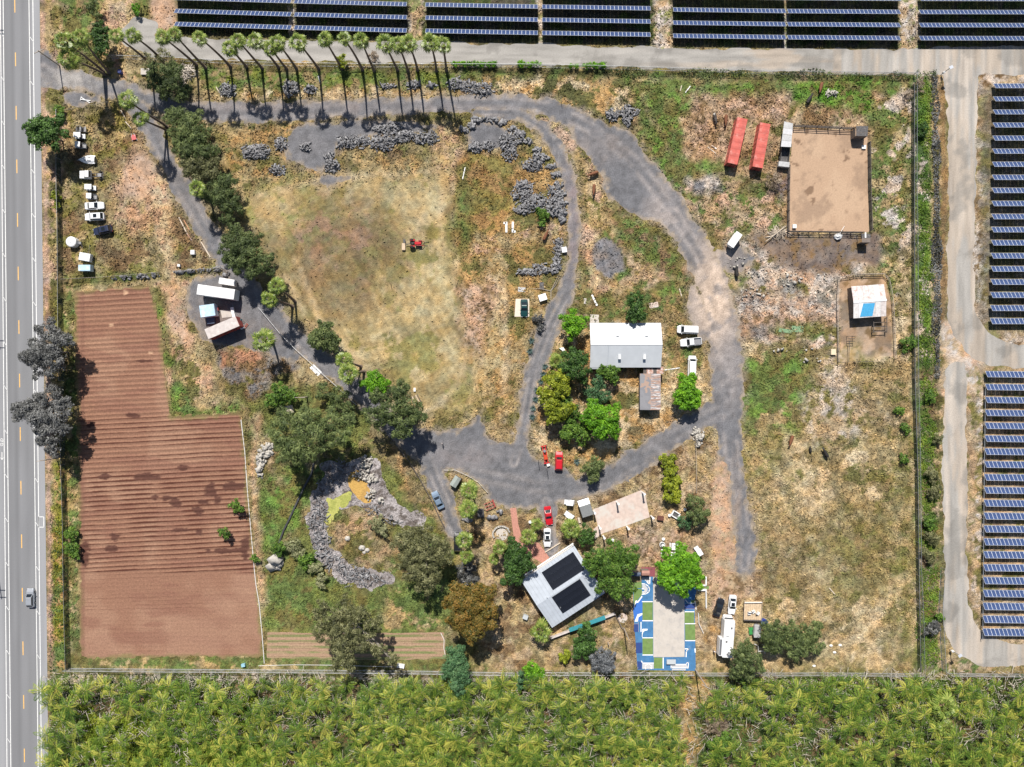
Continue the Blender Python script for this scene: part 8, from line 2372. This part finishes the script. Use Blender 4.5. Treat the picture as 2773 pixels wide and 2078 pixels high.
M_cow = {'brown': mat("brown_hide", (.16, .06, .025), .8, var=.2), 'black': mat("black_hide", (.02, .017, .015), .75, var=.2), 'pied': mat("pied_hide", (.05, .04, .035), .8, var=.2, stain=(.6, .56, .5), stain_scale=1.1, stain_at=.5)}
_cv = [(0, 0, 1.02), (.55, 0, 1.0), (.95, 0, 1.12), (1.3, 0, 1.22), (1.62, 0, 1.08), (1.85, 0, .92), (-.55, 0, 1.05), (-.85, 0, 1.08)]
_ce = [(0, 1), (1, 2), (2, 3), (3, 4), (4, 5), (0, 6), (6, 7)]
_cr = [(.42, .40), (.40, .38), (.27, .3), (.19, .22), (.16, .17), (.1, .11), (.40, .36), (.25, .25)]
for sx, kx in ((.62, 1), (-.72, 6)):
    for sy in (-.24, .24):
        i = len(_cv)
        if sx > 0: leg = [(sx, sy, .72, .15), (sx + .03, sy, .42, .085), (sx, sy, .08, .06), (sx + .06, sy, .03, .07)]
        else: leg = [(sx, sy, .75, .19), (sx + .12, sy, .55, .12), (sx - .1, sy, .38, .075), (sx - .02, sy, .06, .06)]
        for q in leg: _cv.append(q[:3]); _cr.append((q[3], q[3]))
        _ce += [(kx, i), (i, i + 1), (i + 1, i + 2), (i + 2, i + 3)]
i = len(_cv); _cv += [(-1.0, 0, .95), (-1.06, 0, .5)]; _cr += [(.05, .05), (.03, .03)]; _ce += [(7, i), (i, i + 1)]
for sy in (-1, 1):
    i = len(_cv); _cv += [(1.5, sy * .26, 1.18)]; _cr += [(.05, .03)]; _ce += [(4, i)]
COW = {k: skin_mesh("body", _cv, _ce, _cr, m) for k, m in M_cow.items()}
_hn = MB()
for s in (-1, 1): _hn.tube([(1.52, s * .12, 1.2), (1.55, s * .26, 1.28), (1.62, s * .3, 1.38)], [.035, .028, .01], 6)
HORN = _hn.mesh("horns", M_limestone)
COWS = [((2, 0, 1685, 1015), -80, 'pied', "black and white cow grazing left of the red containers"), ((2, 0, 1778, 1030), -95, 'brown', "brown cow standing just left of the red containers"), ((2, 0, 660, 1493), 200, 'brown', "brown cow lying on the edge of the dark gravel bend"),
        ((2, 0, 655, 1620), 265, 'brown', "brown cow walking on the dry grass beside the gravel bend"), ((3, 0, 462, 752), 255, 'brown', "brown cow on the bright green grass above the white stones"), ((3, 0, 358, 868), 60, 'black', "dark cow on the edge of the bright green grass"),
        ((2, 1, 240, 395), 65, 'brown', "brown cow on the dry grass left of the middle drive"), ((3, 2, 210, 485), 250, 'brown', "dark reddish cow alone in the big field"), ((3, 2, 503, 608), 120, 'black', "black cow in the dark patch of the big field"),
        ((3, 2, 377, 578), 100, 'black', "small black calf in the dark patch of the big field"), ((2, 1, 1870, 705), 95, 'black', "black cow standing on the green patch of the debris ground")]
for p, a, k, lb in COWS:
    r = empty("cow", P(T(*p)), math.radians(a), lb, "cow", "cattle on the farm")
    if "calf" in lb: r.scale = (.62,) * 3
    link_mesh("body", COW[k], r); link_mesh("horns", HORN, r)

M_skinp = mat("skin", (.42, .25, .17), .6, var=.05); M_hair = mat("dark_hair", (.03, .02, .015), .6, var=.1)
_pv = [(0, 0, .95), (0, 0, 1.15), (0, 0, 1.38), (0, 0, 1.5), (.02, 0, 1.6), (.02, 0, 1.72)]
_pe = [(0, 1), (1, 2), (2, 3), (3, 4), (4, 5)]; _pr = [.15, .14, .16, .06, .095, .085]
for s in (-1, 1):
    i = len(_pv); _pv += [(0, s * .19, 1.42), (.04, s * .25, 1.15), (.2, s * .23, .95), (.27, s * .22, .9)]; _pr += [.06, .045, .035, .04]; _pe += [(2, i), (i, i + 1), (i + 1, i + 2), (i + 2, i + 3)]
    i = len(_pv); _pv += [(0, s * .1, .85), (.06 * s, s * .11, .48), (.1 * s - .03, s * .11, .08), (.1 * s + .12, s * .12, .04)]; _pr += [.095, .065, .045, .04]; _pe += [(0, i), (i, i + 1), (i + 1, i + 2), (i + 2, i + 3)]
PBODY = skin_mesh("body", _pv, _pe, _pr, M_skinp, 2)


def person(label, p, ang, shirt, trousers):
    r = empty("person", P(p), math.radians(ang), label, "person")
    link_mesh("body", PBODY, r)
    sv = [(0, 0, .98), (0, 0, 1.15), (0, 0, 1.4), (0, .19, 1.43), (.03, .24, 1.22), (0, -.19, 1.43), (.03, -.24, 1.22)]
    link_mesh("shirt", skin_mesh("shirt", sv, [(0, 1), (1, 2), (2, 3), (3, 4), (2, 5), (5, 6)], [.175, .165, .18, .08, .065, .08, .065], shirt, 2), r)
    tv = [(0, 0, .98), (0, .1, .85), (.06, .11, .48), (.07, .11, .14), (0, -.1, .85), (-.06, -.11, .48), (-.13, -.11, .14)]
    link_mesh("trousers", skin_mesh("trousers", tv, [(0, 1), (1, 2), (2, 3), (0, 4), (4, 5), (5, 6)], [.165, .115, .085, .065, .115, .085, .065], trousers, 2), r)
    hv = [(0, 0, 1.68), (-.02, 0, 1.74)]
    link_mesh("hair", skin_mesh("hair", hv, [(0, 1)], [.105, .09], M_hair, 2), r)
    return r


person("person in a white top and dark trousers standing left of the motorhome", T(2, 3, 1678, 655), 60, mat("white_cloth", (.7, .7, .68), .8), mat("dark_cloth", (.03, .03, .04), .8))
person("person in a pale top standing alone on the gravel plaza", T(1, 2, 1576, 522), 200, mat("pale_cloth", (.6, .6, .62), .8), mat("dark_cloth", (.03, .03, .04), .8))

# ------------------------------------------------------------------ boards, pipes and odds and ends
def plank(label, a, b_, w=.3, h=.12, m=None, name="plank", cat="plank", z=0.02):
    A, B = P(a), P(b_); d = B - A
    mb = MB(); mb.box((0, 0, h / 2), (d.length, w, h))
    o = mb.build(name, m or M_whitepaint, None, (A + B) / 2 + Vector((0, 0, z)), math.atan2(d.y, d.x)); return tag(o, label, cat)
M_tim = mat("pale_timber", (.52, .44, .35), .85, var=.2)
M_hose = mat("white_hose", (.68, .67, .65), .6, var=.1)


def hose(name, label, cat, pts, r, m, z=.05):
    A = P(pts[0]); b = MB(); b.tube([P(p) - A + Vector((0, 0, z)) for p in pts], r, 6)
    return tag(b.build(name, m, None, A), label, cat)
hose("irrigation_hose", "long white irrigation hose down the right edge of the ploughed field", "hose", [T(0, 2, 2062, 320), T(0, 2, 2095, 600), T(0, 2, 2115, 900), T(0, 2, 2145, 1250), T(0, 2, 2180, 1640), T(0, 3, 2190, 100), T(1, 3, 5, 250), T(1, 3, 30, 500), T(1, 3, 50, 770)], .09, M_hose)
hose("irrigation_hose", "white hose at the right end of the vegetable rows", "hose", [T(1, 3, 1560, 510), T(1, 3, 1588, 570), T(1, 3, 1585, 640), T(1, 3, 1598, 700)], .07, M_hose)
hose("drain_pipe", "thick black drain pipe snaking from the eucalyptus to the green bush", "pipe", [T(1, 2, 475, 690), T(1, 2, 455, 780), T(1, 2, 390, 900), T(1, 2, 330, 1030), T(1, 2, 270, 1160), T(1, 2, 215, 1270), T(1, 2, 180, 1370)], .27, mat("black_pipe", (.05, .05, .055), .5, var=.3, scale=2), z=.2)
hose("water_pipe", "pale pipe line along the grass under the thicket fence", "pipe", [T(1, 3, 0, 790), T(1, 3, 300, 782), T(1, 3, 640, 785), T(1, 3, 1150, 800)], .05, M_hose)
plank("white plank leaning on the grass left of the drive, upper one of the edge boards", T(0, 1, 1532, 225), T(0, 1, 1602, 365), .25, m=M_tim)
plank("short orange timber beside the upper edge board", T(0, 1, 1575, 250), T(0, 1, 1620, 330), .18, m=mat("orange_timber", (.5, .25, .13), .8))
plank("long white edge board along the drive above the scrap fence", T(0, 1, 1722, 435), T(0, 1, 1800, 565), .25, m=M_tim)
plank("dark timber joining the two edge boards beside the drive", T(0, 1, 1602, 365), T(0, 1, 1640, 420), .2, m=M_rust)
plank("white board lying beside the drive junction in the corral, upper one", T(0, 0, 1035, 945), T(0, 0, 1078, 1020), .22, m=M_tim)
plank("white board lying beside the drive junction in the corral, lower one", T(0, 0, 1072, 1040), T(0, 0, 1125, 1100), .22, m=M_tim)
rs1 = empty("sawhorse", P(T(0, 0, 735, 860)), -.25, "white crossed timber frame lying beside the drive mouth", "sawhorse")
for a in (.12, -.32):
    b = MB(); b.box((0, 0, .12 + (.1 if a > 0 else 0)), (2.5, .18, .1), a); b.build("beam", M_whitepaint, rs1)
b = MB(); b.box((-1.2, .1, .15), (.12, 1.0, .12)); b.build("crossbar", M_whitepaint, rs1)
rr_ = empty("red_chair", P(T(0, 0, 1150, 1180)), .2, "faded red and white folding chair frame on the corral edge", "chair")
b = MB(); b.box((0, 0, .35), (1.1, 1.2, .08)); b.build("seat", mat("faded_red", (.55, .12, .12), .7, var=.2), rr_)
for s in (-1, 1):
    b = MB(); b.tube([(s * .6, -.8, .05), (s * .3, .9, .6)], .05, 5); b.build("leg", M_whitepaint, rr_)
tb = empty("blue_barrel", P(T(0, 0, 1038, 625)), 0, "blue barrel standing on the grass near the entrance palms", "barrel")
b = MB(); b.cyl((0, 0, .5), .45, 1.0, 16); b.build("barrel", mat("blue_plastic", (.03, .06, .30)), tb)
b = MB(); b.cyl((0, 0, 1.02), .36, .05, 14); b.build("lid", mat("dark_blue_plastic", (.02, .03, .12)), tb)
slab_box("white_tote", "white square tote on the corral grass near the edge boards", "tote", 0, 1, 1645, 522, (1.0, 1.1, .9), 0, M_whitemetal, bevel=.05)
slab_box("concrete_block", "pair of pale concrete blocks under the grey green tree by the palms", "block", 0, 0, 1245, 612, (2.4, 1.5, .5), 0, M_conc)
slab_box("bin", "small pale bin above the scrap hung fence", "bin", 0, 1, 1527, 635, (.6, .6, .7), 0, M_whitepaint)
b = MB(); b.prism([(-1.5, -.6), (1.4, -.75), (1.5, .6), (-1.4, .7)], 0, .05); o = b.build("white_sheet", M_whitepaint, None, P(T(1, 1, 490, 1530)), math.radians(-42)); tag(o, "white panel lying beside the drive below the round olive tree", "panel")
slab_box("white_box", "small white roofed pump box beside the middle drive", "pump box", 2, 1, 220, 908, (1.9, 1.6, 1.0), 18, M_whitepaint)
slab_box("white_sheet", "white sheet lying on the rubble wall by the middle drive", "sheet", 2, 1, 405, 500, (1.2, 1.3, .9), 10, M_whitepaint)
slab_box("pallet", "grey pallet lying left of the dead branches by the middle drive", "pallet", 2, 1, 212, 810, (1.1, 1.7, .2), 0, M_dkroof)
slab_box("metal_sheet", "dull metal sheet in the grass left of the dead branches", "sheet", 2, 1, 40, 842, (1.8, 1.1, .06), -5, mat("dull_zinc", (.42, .42, .42)))
bl = empty("dead_branch", P(T(2, 1, 290, 855)), 0, "bare dead branch lying from the rubble to the pump box", "branch")
for pts in ([(0, 0, .1), (.8, 1.6, .4), (1.8, 3.8, .3)], [(0, 0, .1), (1.2, 1.5, .3), (2.2, 3.4, .2)], [(0, 0, .2), (-2.5, .5, .3), (-5.0, .6, .1)], [(0, 0, .2), (0, -1.6, .3), (-.1, -4.2, .1)]):
    b = MB(); b.tube(pts, [.09, .07, .03], 5); b.build("limb", M_pale_bark, bl)
for i, (pts, lb) in enumerate(((((2, 1, 640, 888), (2, 1, 685, 980)), "long white board lying on the grass above the lime green tree"), (((2, 1, 1388, 835), (2, 1, 1408, 900)), "thin white pipe standing out in the grass left of the spur drive"),
                               (((2, 1, 1262, 1530), (2, 1, 1390, 1512)), "pale pole lying right of the weathered shed's porch"), (((2, 0, 1395, 780), (2, 0, 1408, 735)), "short white stake on the paddock grass, left one"),
                               (((2, 0, 1440, 795), (2, 0, 1482, 738)), "longer white stake on the paddock grass, right one"), (((2, 0, 1630, 1258), (2, 0, 1700, 1315)), "pale fallen pole on the dirt left of the containers, lower one"),
                               (((2, 0, 1665, 1248), (2, 0, 1705, 1275)), "pale fallen pole on the dirt left of the containers, upper one"), (((3, 3, 545, 125), (3, 3, 595, 182)), "pale fallen log in the lower part of the big field"),
                               (((1, 0, 1768, 1435), (1, 0, 1745, 1535)), "thin white pipe lying on the brown grass east of the meadow"), (((0, 0, 1850, 745), (0, 0, 1905, 845)), "pale plank on the grass left of the small stone heap"), (((1, 0, 512, 650), (1, 0, 525, 705)), "white stake beside the eleventh palm trunk"))):
    plank(lb, T(*pts[0]), T(*pts[1]), .22 if i else .45, m=M_tim if i % 2 else M_whitepaint)
slab_box("concrete_slab", "pale slab lying on the grass right of the dark tree behind the house", "slab", 2, 1, 1170, 975, (2.2, 1.3, .12), 10, M_concpink)
slab_box("concrete_slab", "small grey slab on the grass beside the long white board", "slab", 2, 1, 583, 940, (.6, 1.3, .12), 0, M_conc)
b = MB(); b.prism([(-.9, .9), (.2, 1.1), (1.2, -.8), (.9, -1.2), (0, .2)], 0, .4); o = b.build("white_sheet", M_whitepaint, None, P(T(2, 1, 390, 1375))); tag(o, "crumpled white sheet under the lime tree by the middle drive", "sheet")
for i, (x, lb) in enumerate(((2120, "white letter shaped slabs on the grass above the track, left figure"), (2175, "white letter shaped slabs on the grass above the track, right figure"))):
    r = empty("white_figure", P(T(1, 1, x, 305)), 0, lb, "ground sign")
    b = MB(); b.box((0, -.1, .1), (.5, 2.6, .12)); b.build("upright", M_whitepaint, r)
    b = MB(); b.box((-.35 if i == 0 else .35, .9 if i == 0 else -1.2, .1), (.7, .5, .12)); b.build("bar", M_whitepaint, r)
cp = empty("barbecue_box", P(T(2, 2, 1352, 1128)), -.55, "white square planter box right of the patio", "planter")
for s in (-1, 1):
    b = MB(); b.box((s * .85, 0, .35), (.25, 1.5, .7)); b.build("side", M_whitepaint, cp)
    b = MB(); b.box((0, s * .65, .35), (1.6, .25, .7)); b.build("side", M_whitepaint, cp)
b = MB(); b.box((0, 0, .3), (1.4, 1.0, .1)); b.build("soil", M_dkroof, cp)
for c, r, x, y, lb in ((2, 2, 1432, 1083, "white round urn above the white planter box"), (2, 2, 1300, 1133, "white round urn left of the white planter box"), (2, 2, 815, 1345, "white urn on the lawn at the tip of the patio"), (2, 2, 1248, 1335, "topmost white urn in the line of white garden pieces"), (2, 2, 1240, 1432, "small white urn below the white fountain"), (2, 2, 112, 1190, "small urn on the grass beside the brick path")):
    u_ = empty("urn", P(T(c, r, x, y)), 0, lb, "urn")
    b = MB(); b.cyl((0, 0, .3), .22, .6, 12, r2=.36); b.build("bowl", M_whitepaint, u_)
    b = MB(); b.cyl((0, 0, .62), .38, .06, 12); b.build("rim", M_whitepaint, u_)
fo = empty("fountain", P(T(2, 2, 1240, 1385)), 0, "round tiered white fountain on the dry lawn", "fountain")
b = MB(); b.cyl((0, 0, .25), .68, .5, 20); b.build("basin", M_whitepaint, fo)
b = MB(); b.cyl((0, 0, .52), .56, .03, 20); b.build("water", mat("fountain_water", (.12, .13, .13), .1), fo)
b = MB(); b.cyl((0, 0, .8), .1, .7, 10); b.cyl((0, 0, 1.1), .12, .14, 12, r2=.36); b.build("pedestal", M_whitepaint, fo)
for x, y, lb in ((1240, 1468, "white garden bench below the fountain"), (1340, 1398, "white picnic table right of the fountain"), (1335, 1475, "white picnic table half under the bright round tree")):
    pt = empty("garden_table" if "table" in lb else "garden_bench", P(T(2, 2, x, y)), 0, lb, "table" if "table" in lb else "bench")
    w_ = 1.4 if "table" in lb else .7
    for i in range(3):
        b = MB(); b.box(((i - 1) * w_ / 3, 0, .74 if w_ > 1 else .45), (w_ / 3 - .03, 1.7 if w_ > 1 else 1.3, .06)); b.build("plank", M_whitepaint, pt)
    for s in (-1, 1):
        b = MB(); b.box((0, s * .55, .35), (w_ * .8, .1, .66 if w_ > 1 else .4)); b.build("leg", M_whitepaint, pt)
        if w_ > 1:
            b = MB(); b.box((s * .95, 0, .44), (.26, 1.7, .06)); b.build("seat", M_whitepaint, pt)
slab_box("brown_chest", "dark brown chest on the dry lawn right of the patio", "chest", 2, 2, 1230, 1163, (1.5, 1.0, .9), -8, mat("brown_chest", (.12, .045, .03), .6, var=.2))
slab_box("white_cabinet", "low pale cabinet below the lower golf cart", "cabinet", 2, 2, 532, 1180, (.5, 1.3, .5), 15, M_tim)
slab_box("garden_wall_cap", "thin pale kerb between the white car and the solar roofed house", "kerb", 2, 2, 305, 1413, (4.4, .25, .3), 32, M_tim)
o = slab_box("grey_table", "grey roofed hutch on the lawn left of the solar roofed house", "hutch", 2, 3, 72, 378, (1.2, 1.0, 1.0), -20, mat("grey_top", (.42, .45, .47)))
slab_box("stone_table", "white table frame beside the tree above the pond", "table", 1, 2, 262, 232, (1.7, 1.9, .8), 15, M_tim)
pl_ = empty("wooden_pallet", P(T(1, 2, 1345, 145)), .45, "wooden pallet leaning at the oak beside the meadow", "pallet")
for i in range(5):
    b = MB(); b.box((-.9 + i * .45, 0, .3), (.2, 1.9, .08)); b.build("slat", M_tim if i % 2 else M_dkwood, pl_)
slab_box("white_box", "small white box on the grass above the wooden pallet", "box", 1, 2, 1335, 62, (.5, .9, .4), 0, M_whitepaint)
bz = empty("tarp_heap", P(T(3, 1, 615, 390)), .3, "crumpled white tarp hanging on the lower arena rails", "tarp")
b = MB(); b.dome((0, 0, .2), 1.1, .8, .9, 9, 4); vv = np.array(b.v); vv *= 1 + np.random.RandomState(2).uniform(-.2, .2, (len(vv), 1)); b.v = [tuple(p) for p in vv]; b.build("tarp", M_whitepaint, bz)
b = MB(); b.tube([(.2, .4, .9), (1.9, 1.9, 1.0)], .06, 5); b.build("pole", M_whitepaint, bz)
heap("bundle of pale rails stacked at the lower left corner of the riding arena", [(3, 1, 110, 365, 85, 28)], m=M_tim, seed=61, dens=14, size=(2.6, .09, .09), name="rail_stack", cat="rails", hmax=.5, tiltmax=.06, group=None)
slab_box("white_trough", "white trough inside the lower left corner of the riding arena", "trough", 3, 1, 250, 300, (.9, .9, .6), 0, M_whitepaint)
slab_box("white_feeder", "white feeder at the right rail of the riding arena below the dark shed", "feeder", 3, 0, 843, 1258, (1.0, .9, .4), 0, M_whitepaint)
slab_box("cream_box", "cream box beside the left fence of the stable pen", "box", 3, 1, 583, 1375, (1.2, 1.4, .6), 0, mat("cream_box", (.62, .52, .36), .7))
slab_box("green_sheet", "long faded green sheet on the ground below the debris", "sheet", 3, 1, 170, 1195, (3.2, .9, .08), -8, mat("faded_green", (.16, .26, .14), .8, var=.2))
slab_box("green_sheet", "square faded green sheet next to the long green sheet", "sheet", 3, 1, 275, 1180, (2.8, 1.5, .06), -3, mat("faded_green", (.16, .26, .14), .8, var=.2))
slab_box("blue_bin", "small pale blue bin by the thicket fence left of the hose", "bin", 0, 3, 2078, 790, (.9, .7, .7), 10, mat("pale_blue", (.25, .45, .55), .5))
slab_box("white_box", "white boxes against the thicket fence under the white limbed eucalyptus", "box", 1, 3, 1215, 795, (1.8, .9, .6), -10, M_whitepaint)
for i, (x, y, lb) in enumerate(((560, 618, "left white stone of three right of the broad olive trees"), (638, 614, "right white stone of three right of the broad olive trees"), (590, 676, "lowest white stone of three right of the broad olive trees"), (415, 792, "white bucket on the dry grass by the thicket fence"))):
    b = MB(); b.dome((0, 0, 0), .45, .3, .3, 8, 3); o = b.build("white_stone", M_whitepaint, None, P(T(3, 3, x, y))); tag(o, lb, "stone" if i < 3 else "bucket")

# barrier: check that every label is single is left to the labels themselves
bpy.context.view_layer.update()
